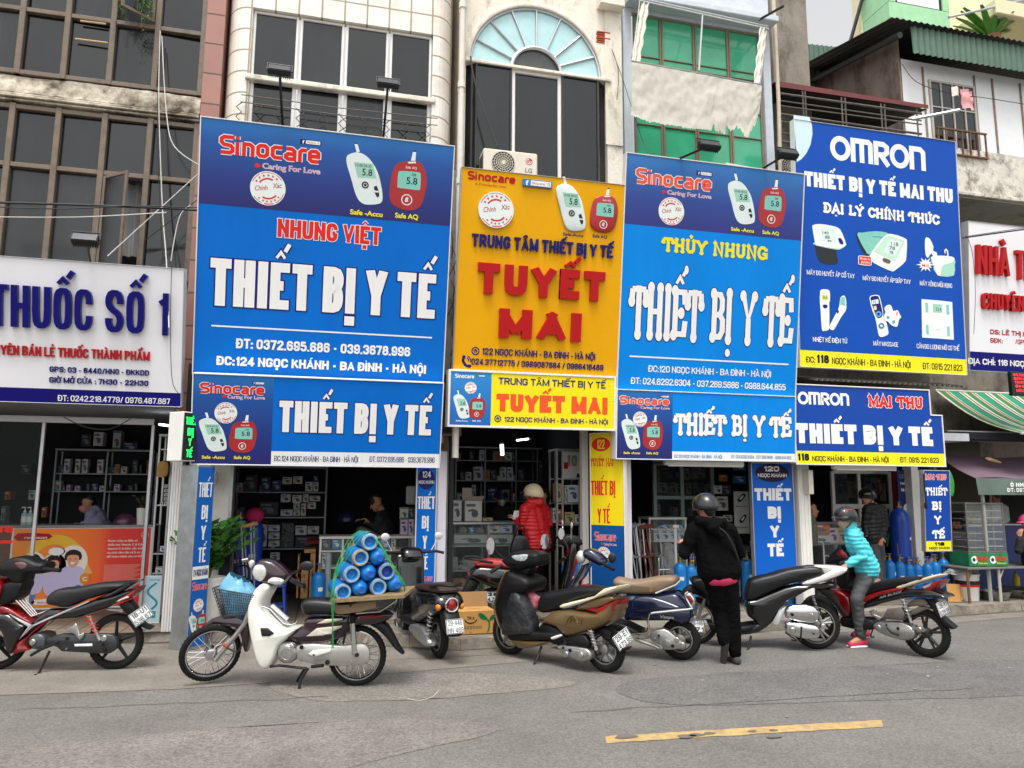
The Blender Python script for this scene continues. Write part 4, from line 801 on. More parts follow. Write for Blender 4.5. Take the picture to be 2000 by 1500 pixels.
def meter(B,kind,cx,cy,hpx,k=3,raised=0,wsc=1.0,small=False):
 a,e=B.uv(cx,cy+hpx/2),B.uv(cx,cy-hpx/2);u=e[1]-a[1];o=((a[0]+e[0])/2,(a[1]+e[1])/2);A_=ART[kind]
 T_=lambda n:[(o[0]+q[0]*u*wsc,o[1]+q[1]*u)for q in A_[n]];mb=MB();y=-.001*k;n=0
 mb.m(dwhite).flat(T_('strip'),y);mb.m(dk).flat(T_('tip'),y-.0005)
 body=cr(T_('body'),4);bm=mat('meter_white','#dfeae7',.3,var=.06,scale=3,spec=.5)if kind=='w' else mat('meter_red','#ad2a2c',.3,var=.15,scale=3)
 if raised:mb.m(bm).pillow(body,y-raised/2,raised/2,.012,.012);y-=raised
 else:mb.m(bm).flat(body,y-.0008)
 y-=.0016
 mb.m(teal if kind=='r' else mat('lcd_green','#9fd0bb',.25,var=.06)).flat(cr(T_('screen'),3)if kind=='r' else T_('screen'),y)
 def tx(n,s_,M,off=.0):
  q=T_(n);text(mb,s_,q[0][0],q[1][0],(q[0][1]+q[1][1])/2,q[2][1]-q[0][1],y-.0006,M,off)
 if not small:tx('t1','10:08 08:30' if kind=='w' else '08',dk)
 tx('t2','5.8',inkk,.01)
 q=T_('ring');rr_=q[1][1]-q[0][1]
 if kind=='w':
  mb.m(dk);stroke(mb,circ(*q[0],rr_,rr_,20),rr_*.25,y-.0003,True);mb.flat(circ(*q[0],rr_*.5,rr_*.5,12),y-.0003);mb.flat(T_('b1'),y-.0003);mb.flat(T_('b2'),y-.0003)
 else:
  mb.m(dwhite);stroke(mb,circ(*q[0],rr_,rr_,26),rr_*.09,y-.0003,True);mb.flat(T_('sock'),y-.0003)
  for j in range(3):stroke(mb,[(q[0][0]-rr_*.28+rr_*.08*j,q[0][1]-rr_*.35+rr_*.28*j),(q[0][0]+rr_*.3,q[0][1]-rr_*.3+rr_*.28*j)],rr_*.09,y-.0003)
  stroke(mb,[(q[0][0]-rr_*.3,q[0][1]-rr_*.3),(q[0][0]-rr_*.1,q[0][1]+rr_*.35),(q[0][0]+rr_*.3,q[0][1]+rr_*.38)],rr_*.09,y-.0004)
  if not small:tx('t0','Safe AQ',white,.004)
 part('meter_picture',mb,None,B.o,50)
def fbox(B,x0,y0,x1,y1,k=3,bgm=None,raised=0):
 p,q=B.uv(x0,y1),B.uv(x1,y0);p2=B.uv(x0,y0);w,h=q[0]-p[0],p2[1]-p[1];v0=(p[1]+q[1]-h)/2-.0;v0=B.uv((x0+x1)/2,(y0+y1)/2)[1]-h*.36;h*=.72;mb=MB();y=-.001*k
 if raised:mb.m(bgm or navy).box((p[0],y-raised,v0),(q[0],y,v0+h),.004);y-=raised
 else:mb.m(bgm or navy).flat([(p[0],v0),(q[0],v0),(q[0],v0+h),(p[0],v0+h)],y)
 mb.m(white).flat([(p[0]+w*.27,v0+h*.14),(q[0]-w*.05,v0+h*.14),(q[0]-w*.05,v0+h*.86),(p[0]+w*.27,v0+h*.86)],y-.001)
 text(mb,'f',p[0]+w*.1,p[0]+w*.2,v0+h*.15,h*.66,y-.0012,white,.04);text(mb,'Sinocare',p[0]+w*.32,p[0]+w*.74,v0+h*.34,h*.34,y-.002,dred,.0)
 mb.m(grey);stroke(mb,circ(q[0]-w*.13,v0+h*.55,h*.14,h*.14,12),h*.03,y-.002,True);stroke(mb,[(q[0]-w*.11,v0+h*.42),(q[0]-w*.08,v0+h*.28)],h*.03,y-.0021);part('search_box',mb,None,B.o,None)
hdr=lambda n,lo,hi,stops=((0,'#191a66'),(.35,'#15307f'),(.75,'#0d4f9e'),(1,'#1470b8')),axis=2:gradmat(n,stops,axis,lo,hi)
# shop 124, upper and lower signs
B=Board('shop_sign','largest blue sign, red name above white capitals, over the shop with the potted plant',(393,227),(886,288),(377.7,730),(865,747.5),9.3,8.73)
B.panel(blue,.09,whitem);B.zm=(380,220,3.922);art_ref(B);vh=(B.uv(40,690)[1]+B.uv(1957,872)[1])/2
part('header_print',B.rect(MB(),hdr('header_blue',vh,B.h),.004,vh,B.w-.004,B.h-.004,1),None,B.o,None)
logo(B,192,313,968,396,148,subpos=(520,432,962,468,44));stamp(B,562,580,132);meter(B,'w',1300,505,400);meter(B,'r',1635,560,372);fbox(B,808,203,972,255)
B.t('Safe -Accu',1190,783,1440,793,38,yel,off=.03);B.t('Safe AQ',1535,805,1712,817,38,yel,off=.03)
B.zm=(400,0,3);B.t('NHUNG VIỆT',425,1390,1030,1436,108,red,off=.02,xb=.05,outline=(white,.05))
B.zm=(370,470,3.261);B.t('THIẾT BỊ Y TẾ',126,413,1560,496,303,white,off=.015,xb=.09,sp=1.16,outline=(navy,.035))
part('rule',B.rect(MB(),white,B.uv(140,541)[0],B.uv(140,546)[1],B.uv(1545,613)[0],B.uv(140,536)[1],3),None,B.o,None)
B.t('ĐT: 0372.695.686 - 039.3678.996',296,690,1405,733,63,white,off=.022,xb=.03);B.t('ĐC:124 NGỌC KHÁNH - BA ĐÌNH - HÀ NỘI',172,795,1505,845,58,white,off=.022,xb=.03)
B=Board('shop_sign','blue light box sign with white address strip directly under the red named sign',(378,731),(865,748.5),(373,907),(857.6,910.6),9.3,9.09)
B.panel(blue,.16,whitem);B.zm=(370,470,3.261);ux=(B.uv(535,1100)[0]+B.uv(515,1400)[0])/2
part('picture_print',B.rect(MB(),hdr('panel_blue',0,B.h),.004,.004,ux,B.h-.004,1),None,B.o,None)
logo(B,68,970,480,983,66,subpos=(242,1004,480,1013,23));stamp(B,232,1097,68);meter(B,'w',148,1235,217,wsc=1.08);meter(B,'r',341,1250,198,wsc=1.1);fbox(B,400,897,480,920)
B.t('Safe -Accu',78,1388,225,1389,20,yel,off=.03);B.t('Safe AQ',282,1390,387,1391,20,yel,off=.03)
B.t('THIẾT BỊ Y TẾ',567,1222,1537,1237,200,white,off=.015,xb=.09,sp=1.14,outline=(navy,.035))
vs_=(B.uv(515,1345)[1]+B.uv(1585,1355)[1])/2;part('strip',B.rect(MB(),white,ux,.004,B.w-.004,vs_,1),None,B.o,None)
B.t('ĐC:124 NGỌC KHÁNH - BA ĐÌNH - HÀ NỘI',540,1405,1073,1411,35,navy,off=.012,xb=.03);B.t('ĐT: 0372.695.686 - 039.3678.996',1147,1411,1560,1413,35,navy,off=.012,xb=.03)
# shop 122
B=Board('shop_sign','tall orange yellow sign with raised red letters between the two blue signs',(903.6,326),(1221,363),(884,723),(1205,732),9.3,8.90)
B.panel(orange,.1,alu,fr=.006);B.zm=(870,320,2.884);logo(B,125,86,395,114,47,fill=dred,edge=None);B.t('A Promise for Love',168,119,340,136,15,dred,off=.0)
fbox(B,430,86,600,142,bgm=ink('fb_blue','#3f7cc0'),raised=.03);stamp(B,283,262,102,raised=.03);meter(B,'w',703,248,268,raised=.03,wsc=.95);meter(B,'r',890,285,205,raised=.03,wsc=1.05)
B.t('Safe-Accu',660,404,775,411,17,navy,off=.02);B.t('Safe AQ',828,414,910,420,17,navy,off=.02)
B.t('TRUNG TÂM THIẾT BỊ Y TẾ',146,463,940,531,70,navy,off=.02,xb=.05,ext=.03)
B.t('TUYẾT',175,733,888,773,172,dred,off=.03,xb=.09,sp=1.3,ext=.05);B.t('MAI',296,977,755,1003,163,dred,off=.03,xb=.09,sp=1.3,ext=.05)
B.t('122 NGỌC KHÁNH - BA ĐÌNH - HÀ NỘI',205,1075,842,1103,37,navy,off=.012,xb=.03,ext=.008);B.t('024.37712775 / 0989087684 / 0986418489',145,1132,888,1162,34,navy,off=.012,xb=.03,ext=.008)
def house_icon(B,x,y,r,k=3):
 c,e=B.uv(x,y),B.uv(x,y-r);q=e[1]-c[1];mb=MB().m(navy);stroke(mb,circ(*c,q,q,24),q*.16,-.001*k,True)
 mb.flat([(c[0]-q*.62,c[1]+q*.02),(c[0]+q*.62,c[1]+q*.02),(c[0],c[1]+q*.62)],-.001*k);mb.box((c[0]-q*.4,-.001*k-.0005,c[1]-q*.5),(c[0]-q*.12,-.001*k,c[1]+q*.05));mb.box((c[0]+q*.12,-.001*k-.0005,c[1]-q*.5),(c[0]+q*.4,-.001*k,c[1]+q*.05));part('house_icon',mb,None,B.o,None)
house_icon(B,169,1054,20)
mb=MB()
for q0,q1 in(((88,565),(990,632)),((60,1095),(955,1135))):stroke(mb.m(ink('seam_tan','#d9b15a')),[B.uv(*q0),B.uv(*q1)],.002,-.0008)
part('seam',mb,None,B.o,None)
c=B.uv(118,1112);mb=MB().m(navy);stroke(mb,[(c[0]-.04,c[1]+.05),(c[0]-.045,c[1]),(c[0]-.01,c[1]-.05),(c[0]+.04,c[1]-.07)],.017,-.003);mb.flat(circ(c[0]-.035,c[1]+.055,.022),-.0034);mb.flat(circ(c[0]+.045,c[1]-.06,.022),-.0034)
for rr_ in(.03,.055):stroke(mb,arc(c[0],c[1]+.01,rr_,rr_,-20,80,6),.006,-.0036)
part('phone_icon',mb,None,B.o,None)
B=Board('shop_sign','low yellow and blue light box sign under the tall orange sign',(880,727),(1200,737),(878,829),(1198,839),9.3,9.25)
B.panel(ink('box_yellow','#f3df1c',.35),.2,whitem,fr=.025);B.zm=(870,320,2.884);ux=B.uv(258,1300)[0]
part('picture_print',B.rect(MB(),gradmat('box_blue',((0,'#0f5fae'),(1,'#1c86cf')),2,0,B.h),.002,.002,ux,B.h-.002,1),None,B.o,None)
logo(B,54,1205,162,1209,22,fill=white,edge=None);stamp(B,142,1262,34);meter(B,'w',90,1366,140,wsc=.95,small=True);meter(B,'r',178,1376,118,wsc=1.05,small=True);B.t('Safe-Accu',58,1451,125,1452,9,white);B.t('Safe AQ',150,1452,198,1452,9,white)
fbox(B,176,1188,226,1202)
B.t('TRUNG TÂM THIẾT BỊ Y TẾ',298,1245,902,1263,39,navy,off=.018,xb=.03,sp=1.05);B.t('TUYẾT MAI',285,1396,912,1409,99,orr,off=.025,xb=.07,sp=1.1);house_icon(B,294,1435,17);B.t('122 NGỌC KHÁNH - BA ĐÌNH - HÀ NỘI',330,1453,915,1467,28,navy,off=.018,xb=.03)
# shop 120
B=Board('shop_sign','tall blue sign with a yellow shop name and plump white slab letters',(1227,300),(1568.7,340.5),(1202.8,761),(1553.8,772.5),9.3,8.84)
b2=mat('sign_blue_bright','#0087e2',.5,var=.08,scale=2.5,spec=.15,streak=3,bump=.12,bscale=2.2,dirt=.16,dcol='#4a9adf',dscale=3);B.panel(b2,.09,whitem);B.zm=(1190,300,4.687);vh=(B.uv(152,648)[1]+B.uv(1762,792)[1])/2
part('header_print',B.rect(MB(),hdr('header_blue_pale',vh,B.h,((0,'#26297a'),(.4,'#1f3f8f'),(.8,'#2464ab'),(1,'#2a78bd'))),.004,vh,B.w-.004,B.h-.004,1),None,B.o,None)
sal=ink('print_salmon','#ea5a44');logo(B,243,273,938,343,140,fill=sal,subpos=(530,374,932,413,40));stamp(B,568,528,128);meter(B,'w',1207,447,400);meter(B,'r',1490,495,365);fbox(B,797,158,943,212)
B.t('Safe -Accu',1112,706,1322,722,32,yel,off=.03);B.t('Safe AQ',1400,735,1552,746,32,yel,off=.03)
def slab(B,st,xl,yl,xr,yr,cap,M,k=3,hw=.125,serif=1.0,outline=None,aspect=1.0):
 a,b=B.uv(xl,yl),B.uv(xr,yr);ch=B.uv(xl,yl-cap)[1]-a[1];mb=MB();v=(a[1]+b[1])/2
 if outline:pen(mb,st,SL,a[0],b[0],v,ch,-.001*k,outline[0],hw,outline[1],serif,aspect)
 pen(mb,st,SL,a[0],b[0],v,ch,-.001*k-.001,M,hw,0,serif,aspect);part('lettering',mb,None,B.o,None)
slab(B,'THỦY NHUNG',484,895,1448,966,118,yel)
slab(B,'THIẾT BỊ Y TẾ',182,1663,1668,1739,455,white,hw=.152,serif=.9,aspect=2.0,outline=(navy,.011))
B.zm=(1190,600,4.687);part('rule',B.rect(MB(),white,B.uv(185,448)[0],B.uv(185,455)[1],B.uv(1640,515)[0],B.uv(185,441)[1],3),None,B.o,None)
B.t('ĐC:120 NGỌC KHÁNH - BA ĐÌNH - HÀ NỘI',357,595,1478,640,60,white,off=.022,xb=.04);B.t('ĐT: 024.6292.6304 - 037.269.5686 - 0988.644.855',197,706,1612,757,60,white,off=.022,xb=.04)
B=Board('shop_sign','blue light box sign with slab letters under the yellow named sign',(1204,763),(1554,774),(1206,895.5),(1551.6,900.8),9.3,9.23)
B.panel(b2,.16,whitem);B.zm=(1190,600,4.687);ux=B.uv(578,1100)[0];part('picture_print',B.rect(MB(),hdr('panel_blue_pale',0,B.h),.004,.004,ux,B.h-.004,1),None,B.o,None)
logo(B,95,888,550,896,72,fill=sal,subpos=(285,928,550,937,24));stamp(B,281,1025,70);meter(B,'w',195,1160,282,wsc=.92);meter(B,'r',398,1172,262);fbox(B,460,805,550,833)
B.t('Safe -Accu',130,1342,280,1344,20,yel,off=.03);B.t('Safe AQ',337,1345,447,1346,20,yel,off=.03)
slab(B,'THIẾT BỊ Y TẾ',596,1158,1664,1180,178,white,hw=.145,aspect=1.3,outline=(navy,.007))
vs_=(B.uv(577,1322)[1]+B.uv(1695,1340)[1])/2;part('strip',B.rect(MB(),white,ux,.004,B.w-.004,vs_,1),None,B.o,None);lb=ink('print_sky','#2a83bd')
B.t('ĐC:120 NGỌC KHÁNH - BA ĐÌNH - HÀ NỘI',595,1379,1030,1386,30,lb,off=.03,xb=.03);B.t('ĐT: 024.6292.6304 - 037.269.5686 - 0988.644.855',1117,1384,1665,1391,30,lb,off=.03,xb=.03)
# shop 118
B=Board('shop_sign','tall deep blue sign with six printed health devices and a yellow strip',(1550,227),(1866,283),(1563,713),(1888,735),9.3,9.16)
B.panel(cobalt,.09,whitem,fr=.006);B.zm=(1540,220,2.884)
mb=MB();pb_(mb,B,[(28,14),(118,25),(132,70),(135,120),(124,180),(100,230),(75,260),(47,279),(38,140)],ink('pale_blue','#cfe6f2'),1);part('corner_print',mb,None,B.o,None)
a,b_=B.uv(240,262),B.uv(775,330);mb=MB();pen(mb,'OMRON',OMR,a[0],b_[0],(a[1]+b_[1])/2,B.uv(258,132)[1]-B.uv(258,265)[1],-.003,white,.118,slope=0);part('logo',mb,None,B.o,None)
B.t('THIẾT BỊ Y TẾ MAI THU',90,403,927,521,84,white,off=.03,xb=.07);slab(B,'ĐẠI LÝ CHÍNH THỨC',196,553,850,637,52,white,hw=.13)
for st,x0,y0,x1,y1 in(('MÁY ĐO HUYẾT ÁP CỔ TAY',103,908,372,937),('MÁY ĐO HUYẾT ÁP BẮP TAY',418,941,688,969),('MÁY XÔNG MŨI HỌNG',740,971,922,991),('NHIỆT KẾ ĐIỆN TỬ',137,1287,330,1303),('MÁY MASSAGE',478,1309,618,1323),('CÂN ĐO LƯỢNG MỠ CƠ THỂ',722,1325,962,1344)):B.t(st,x0,y0,x1,y1,26,white,off=.02,xb=.04)
vs_=(B.uv(68,1335)[1]+B.uv(1003,1392)[1])/2;part('strip',B.rect(MB(),yel,.003,.003,B.w-.003,vs_,1),None,B.o,None)
B.t('ĐC:',100,1407,150,1409,34,inkk,off=.02,xb=.03);B.t('118',157,1409,228,1413,46,inkk,off=.02,xb=.05);B.t('NGỌC KHÁNH - BA ĐÌNH - HÀ NỘI',245,1414,688,1440,36,inkk,off=.014,xb=.03);B.t('ĐT: 0915 221 823',757,1443,980,1457,36,inkk,off=.014,xb=.03)
B.zm=(1560,420,5.357)
def dev(items):
 mb=MB();k=3.0
 for it in items:
  if isinstance(it[1],str):a,c_=B.uv(it[2],it[3]),B.uv(it[4],it[5]);text(mb,it[1],a[0],c_[0],(a[1]+c_[1])/2,B.uv(it[2],it[3]-it[6])[1]-a[1],-.001*k,it[0],.005)
  else:pb_(mb,B,it[1],it[0],k,it[2]if len(it)>2 else 0)
  k+=.6
 part('device_picture',mb,None,B.o,None)
dev([(dk,[(165,290),(185,420),(220,490),(270,515),(360,518),(405,510),(410,470),(395,410),(390,350)]),(mat('device_shade','#a5d8c4',.4,var=0),[(165,285),(185,320),(390,362),(440,355),(488,320),(450,280)],2),(dwhite,[(150,105),(230,95),(380,122),(440,165),(490,290),(490,320),(440,345),(390,350),(200,320),(170,290),(142,140)],3),(mint,[(230,138),(370,155),(398,290),(255,275)]),(dk,'140',248,200,312,206,34),(dk,'88',274,245,322,252,34),(dk,'80',300,276,340,280,16),(navy,[(412,245),(440,245),(462,285),(460,308),(430,300),(415,270)],2)])
dev([(dk,[(600,215),(640,190),(740,420),(700,425),(640,330)],2),(mat('cuff_teal','#7fc7b8',.5,var=.15,scale=9),[(610,205),(660,185),(800,170),(920,185),(935,230),(830,330),(760,390),(715,405)],2),(dk,'omron',772,238,870,235,20),(dwhite,[(900,215),(1000,205),(1110,245),(1130,280),(1125,420),(1110,490),(1010,575),(960,585),(780,500),(745,440),(755,395)],3),(mat('panel_mint','#bfe3c9',.4,var=0),[(905,235),(960,225),(1090,268),(1095,300),(1015,470),(985,475),(795,390),(800,365)],2),(mint,[(955,250),(1080,290),(1000,435),(880,385)]),(dk,'118',965,310,1040,340,42),(dk,'78',945,355,1005,375,38),(dk,'78',945,400,985,412,30),(mat('brown_button','#5d5548',.4,var=0),[(875,460),(895,450),(955,475),(955,495),(940,510),(880,485)],2),(dwhite,[(618,440),(635,425),(740,435),(757,450),(757,515),(740,532),(635,522),(618,505)],2),(red,[(624,444),(638,432),(738,441),(750,452),(750,512),(738,524),(636,515),(624,504)],2),(white,'Made in',637,468,738,474,26),(white,'JAPAN',645,506,735,514,28)])
st=[]
for i in range(24):
 a=2*math.pi*i/24;r=(100 if i%4==0 else 78)if i%2==0 else 48;st.append((1325+r*math.cos(a),520+r*.85*math.sin(a)))
dev([(dwhite,[(1330,235),(1370,250),(1408,330),(1405,375),(1440,390),(1445,430),(1410,440),(1385,400),(1350,450),(1325,410),(1318,290)],2),(mat('device_shade'),[(1410,520),(1620,470),(1630,520),(1620,635),(1480,640),(1440,615)],2),(dwhite,[(1380,440),(1480,425),(1600,435),(1630,465),(1600,500),(1520,520),(1490,560),(1480,635),(1440,615),(1420,560)],2),(dwhite,st),(red,'Mới',1290,545,1360,548,34),(dwhite,[(1520,365),(1540,350),(1560,375),(1565,430),(1550,430),(1548,380),(1535,368),(1532,405),(1522,400)])])
dev([(dwhite,[(222,800),(245,778),(300,780),(325,805),(325,905),(318,920),(320,1170),(300,1205),(265,1212),(240,1195),(228,1000),(220,920)],2),(ink('lcd_lime','#d8e063'),[(243,838),(303,832),(306,888),(246,890)]),(dk,'36.8',250,878,298,876,28),(navy,[(250,945),(265,938),(295,940),(298,965),(285,975),(258,972)],2),(dwhite,[(430,880),(450,848),(475,845),(492,880),(496,950),(490,1000),(440,1070),(380,1180),(355,1205),(325,1195),(318,1170),(350,1100),(410,985),(425,930)],2),(teal,[(432,885),(450,855),(480,860),(486,950),(430,940)]),(dk,[(392,1010),(410,990),(420,1015),(400,1035)])])
dev([(dwhite,[(738,870),(770,840),(830,838),(850,870),(880,1000),(885,1060),(915,1120),(938,1230),(920,1258),(870,1275),(838,1262),(820,1180),(800,1080),(770,1000)],2),(navy,[(748,875),(775,848),(825,848),(842,880),(872,1000),(875,1050),(850,1078),(815,1070),(790,1010)],2),(mint,[(758,895),(828,880),(838,925),(768,935)]),(dk,'15',778,925,805,920,26),(ink('cream_key','#e5d9a4'),[(780,955),(808,950),(815,990),(788,995)]),(ink('key_blue','#5da3d6'),circ(832,1037,32,32,18)),(navy,circ(832,1037,14,14,14)),(ink('key_steel','#567fa8'),circ(862,1160,32,30,18)),(dwhite,circ(862,1160,14,12,12)),(dwhite,[(890,975),(930,940),(965,950),(985,1005),(1030,995),(1050,1035),(1068,1070),(1045,1095),(1035,1150),(1015,1172),(960,1150),(930,1115),(895,1105),(890,1050),(905,1015)],2),(red,[(1014,1050),(1024,1010),(1032,1012),(1026,1052)]),(ink('key_blue'),[(915,1060),(940,1058),(945,1085),(920,1090)]),(ink('key_blue'),[(970,1110),(1000,1100),(1005,1130),(980,1140)])])
dev([(dwhite,[(1283,880),(1450,893),(1605,910),(1622,1305),(1450,1292),(1290,1282)]),(teal,[(1322,918),(1350,920),(1355,1022),(1326,1018)]),(teal,[(1540,940),(1570,942),(1575,1042),(1545,1038)]),(teal,[(1328,1148),(1355,1150),(1360,1250),(1332,1246)]),(teal,[(1548,1165),(1575,1167),(1580,1268),(1552,1264)]),(mat('lcd_green'),[(1400,930),(1495,937),(1498,1020),(1403,1015)]),(dk,'53.4',1432,1002,1488,1006,36),(mint,[(1430,1190),(1478,1192),(1478,1200),(1430,1198)])])
B=Board('shop_sign','stepped blue sign with red name and yellow address strip over the shop with tall cylinder',(1555.3,750.6),(1842,764),(1552.3,905),(1842,912),9.36,9.36)
B.zm=(1540,700,3.261);Q=B.poly([(44,165),(905,203),(893,358),(990,368),(985,690),(40,670)]);u1=(Q[3][0]+Q[4][0])/2;u2=(Q[1][0]+Q[2][0])/2;u0=-.02;vb=(Q[4][1]+Q[5][1])/2;vt,vm=(Q[0][1]+Q[1][1])/2,(Q[2][1]+Q[3][1])/2
part('panel',MB().prism([(u0,vb),(u1,vb),(u1,vm),(u2,vm),(u2,vt),(u0,vt)],0,.12),ink('sign_royal','#10449f'),B.o,None)
f=MB();path=[(u0,vb),(u1,vb),(u1,vm),(u2,vm),(u2,vt),(u0,vt)]
for i in range(6):
 a,c_=path[i],path[(i+1)%6];f.box((min(a[0],c_[0])-.01,-.012,min(a[1],c_[1])-.01),(max(a[0],c_[0])+.01,.13,max(a[1],c_[1])+.01),.003)
f=MB()
for i,(a,c_)in enumerate(zip(path,path[1:]+path[:1])):
 if abs(a[0]-c_[0])<.001:f.box((a[0]-.009,-.012-.0004*i,min(a[1],c_[1])-.009),(a[0]+.009,.135,max(a[1],c_[1])+.009),.003)
 else:f.box((min(a[0],c_[0])-.009,-.0135-.0004*i,a[1]-.009),(max(a[0],c_[0])+.009,.136,a[1]+.009),.003)
part('frame',f,whitem,B.o)
a,b_=B.uv(62,290),B.uv(388,303);mb=MB();pen(mb,'OMRON',OMR,a[0],b_[0],(a[1]+b_[1])/2,B.uv(65,212)[1]-B.uv(65,290)[1],-.003,white,.118);part('logo',mb,None,B.o,None)
slab(B,'MAI THU',508,303,858,318,64,red,hw=.13,outline=(white,.009));B.t('THIẾT BỊ Y TẾ',46,540,922,557,127,white,off=.02,xb=.08,sp=1.12)
vs_=(B.uv(40,588)[1]+B.uv(985,607)[1])/2;part('strip',B.rect(MB(),yel,u0+.01,vb+.01,u1-.01,vs_,1),None,B.o,None)
B.t('118',57,650,132,652,46,inkk,off=.02,xb=.05);B.t('NGỌC KHÁNH - BA ĐÌNH - HÀ NỘI',152,655,638,662,34,inkk,off=.014,xb=.03);B.t('ĐT: 0915 221 823',713,662,957,667,34,inkk,off=.014,xb=.03)
# pharmacy signs at both ends
B=Board('pharmacy_sign','white pharmacy sign with big raised navy letters and a navy phone strip',(-330,478),(361,525),(-330,766),(350.7,801),9.3,8.93)
B.panel(mat('acrylic_white','#eeedf0',.3,var=.03,scale=2),.16,mat('sign_edge','#b9bcc0',.4),fr=.006);B.zm=(0,480,3.75);nv=ink('acrylic_navy','#100f6e',.28)
for st,x0,y0,x1,y1 in(('NHÀ',-560,553,-150,573),('THUỐC',-62,586,682,622),('SỐ',777,630,1060,643),('1',1152,654,1234,657)):B.t(st,x0,y0,x1,y1,309,nv,off=.02,xb=.075 if st!='1' else.03,sp=1.1,ext=.05)
B.t('CHU',-160,782,-4,790,70,dred,off=.02,xb=.05,ext=.02);B.t('YÊN BÁN LẺ THUỐC THÀNH PHẨM',8,792,1098,846,70,dred,off=.02,xb=.05,ext=.02)
B.t('GPS: 03 - 6440/HN0 - ĐKKDD',365,922,1092,951,40,nv,off=.01,ext=.012,sp=1.1);B.t('GIỜ MỞ CỬA : 7H30 - 22H30',363,999,1087,1028,40,nv,off=.01,ext=.012,sp=1.1)
vs_=(B.uv(0,1032)[1]+B.uv(1318,1082)[1])/2;part('strip',B.rect(MB(),nv,.002,.002,B.w-.002,vs_,2),None,B.o,None);B.t('ĐT: 0242.218.4779/ 0976.487.887',425,1134,1246,1162,43,white,k=4,off=.015,xb=.04,sp=1.06)
B=Board('pharmacy_sign','white pharmacy sign with raised red letters at the far end of the row',(1887,428),(2140,463),(1897,722),(2140,737),9.5,9.3)
B.panel(mat('acrylic_white'),.12,mat('sign_edge'),fr=.006);B.zm=(1860,400,3.75)
for st,x0,y0,x1,y1,cp in(('NHÀ',163,505,402,533,212),('THUỐC',448,540,800,590,212),('CHUYÊN',205,760,503,788,115),('BÁN LẺ',525,790,760,812,115)):B.t(st,x0,y0,x1,y1,cp,dred,off=.02,xb=.07,ext=.06)
B.t('DS: LÊ THỊ HỒNG',276,948,640,972,36,dred,off=.015);B.t('SĐK:',276,1010,368,1016,36,dred,off=.015);B.t('/GPP',460,1020,545,1026,36,dred,off=.015)
vs_=(B.uv(103,1068)[1]+B.uv(525,1100)[1])/2;part('strip',B.rect(MB(),nv,.002,.002,B.w-.002,vs_,2),None,B.o,None);B.t('ĐỊA CHỈ: 116 NGỌC KHÁNH',116,1160,760,1205,44,white,k=4,off=.012)
# upright signs beside the shop fronts
def vsign(label,tl,tr,bl,br,Yb,Yt,bgm,YR=None,back=.06,edge=None):
 B=Board('upright_sign',label,tl,tr,bl,br,Yb,Yt,YR=YR);B.panel(bgm,back,edge or whitem,fr=.012);return B
B=vsign('blue upright sign with number 124 in a dark disc, beside the white counter',(814,914),(852,912),(812,1150),(848,1151),9.75,9.75,blue);B.zm=(560,880,4.412)
mb=MB();c=B.uv(1202,247);r_=B.uv(1202,158)[1]-c[1];mb.m(navy).flat(circ(c[0],c[1],min(r_,B.w*.47),r_),-.002);part('disc',mb,None,B.o,None)
B.t('124',1166,232,1242,232,54,white,k=4,xb=.04);B.t('NGỌC KHÁNH',1135,286,1270,286,28,white,k=4,xb=.03)
for st,x0,x1,y,cp in(('THIẾT',1126,1276,503,108),('BỊ',1163,1222,672,110),('Y',1170,1208,845,112),('TẾ',1153,1215,1024,112)):B.t(st,x0,y,x1,y,cp,white,off=.02,xb=.06)
logo(B,1113,1130,1255,1128,62,subpos=(1150,1155,1255,1155,16));
mb=MB();mb.box((X(853,1000,9.85),9.82,.12),(X(871,1000,9.85),9.95,2.3),.01);solo('pillar',mb,mat('pillar_white','#e6e2ec',.4,var=.04),'slim white pillar clad in panels beside the upright sign numbered 124','pillar')
B=vsign('yellow upright sign numbered 122 turned towards the street, with a blue lower part',(1146,850),(1200,842),(1156,1165),(1222,1172),9.75,9.75,ink('upright_yellow','#f3da18'),YR=9.35);B.zm=(860,820,3.947)
mb=MB();c=B.uv(1238,189);q=B.uv(1310,189);r_=B.uv(1238,135)[1]-c[1];mb.m(red).flat(circ(c[0],c[1],q[0]-c[0],r_),-.002);part('disc',mb,None,B.o,None)
B.t('122',1208,226,1268,222,72,yel,k=4,xb=.03);slab(B,'TUYẾT MAI',1158,362,1336,352,60,red,hw=.12)
for st,x0,x1,y0,y1,cp in(('THIẾT BỊ',1163,1350,580,580,110),('Y TẾ',1213,1310,795,795,110)):B.t(st,x0,y0,x1,y1,cp,red,off=.015,xb=.06)
mb=MB();B.rect(mb,ink('lower_blue','#124f92'),.002,.002,B.w-.002,B.uv(1270,812)[1],1);part('lower_print',mb,None,B.o,None);logo(B,1190,925,1357,945,70,subpos=(1262,965,1358,975,20));stamp(B,1260,1040,62)
B=vsign('broad blue upright sign numbered 120 in a dark oval, behind the row of gas cylinders',(1468,905),(1547,905),(1475,1125),(1555,1125),9.75,9.75,ink('upright_blue','#0a62c8'),edge=alu);B.zm=(1200,880,4.6875)
mb=MB();c=B.uv(1445,205);q=B.uv(1598,205);r_=B.uv(1445,122)[1]-c[1];mb.m(ink('oval_plum','#241238')).flat(circ(c[0],c[1],q[0]-c[0],r_,30),-.002);part('disc',mb,None,B.o,None)
B.t('120',1365,192,1508,192,50,white,k=4,xb=.06);B.t('NGỌC KHÁNH',1312,244,1578,244,34,white,k=4,off=.02)
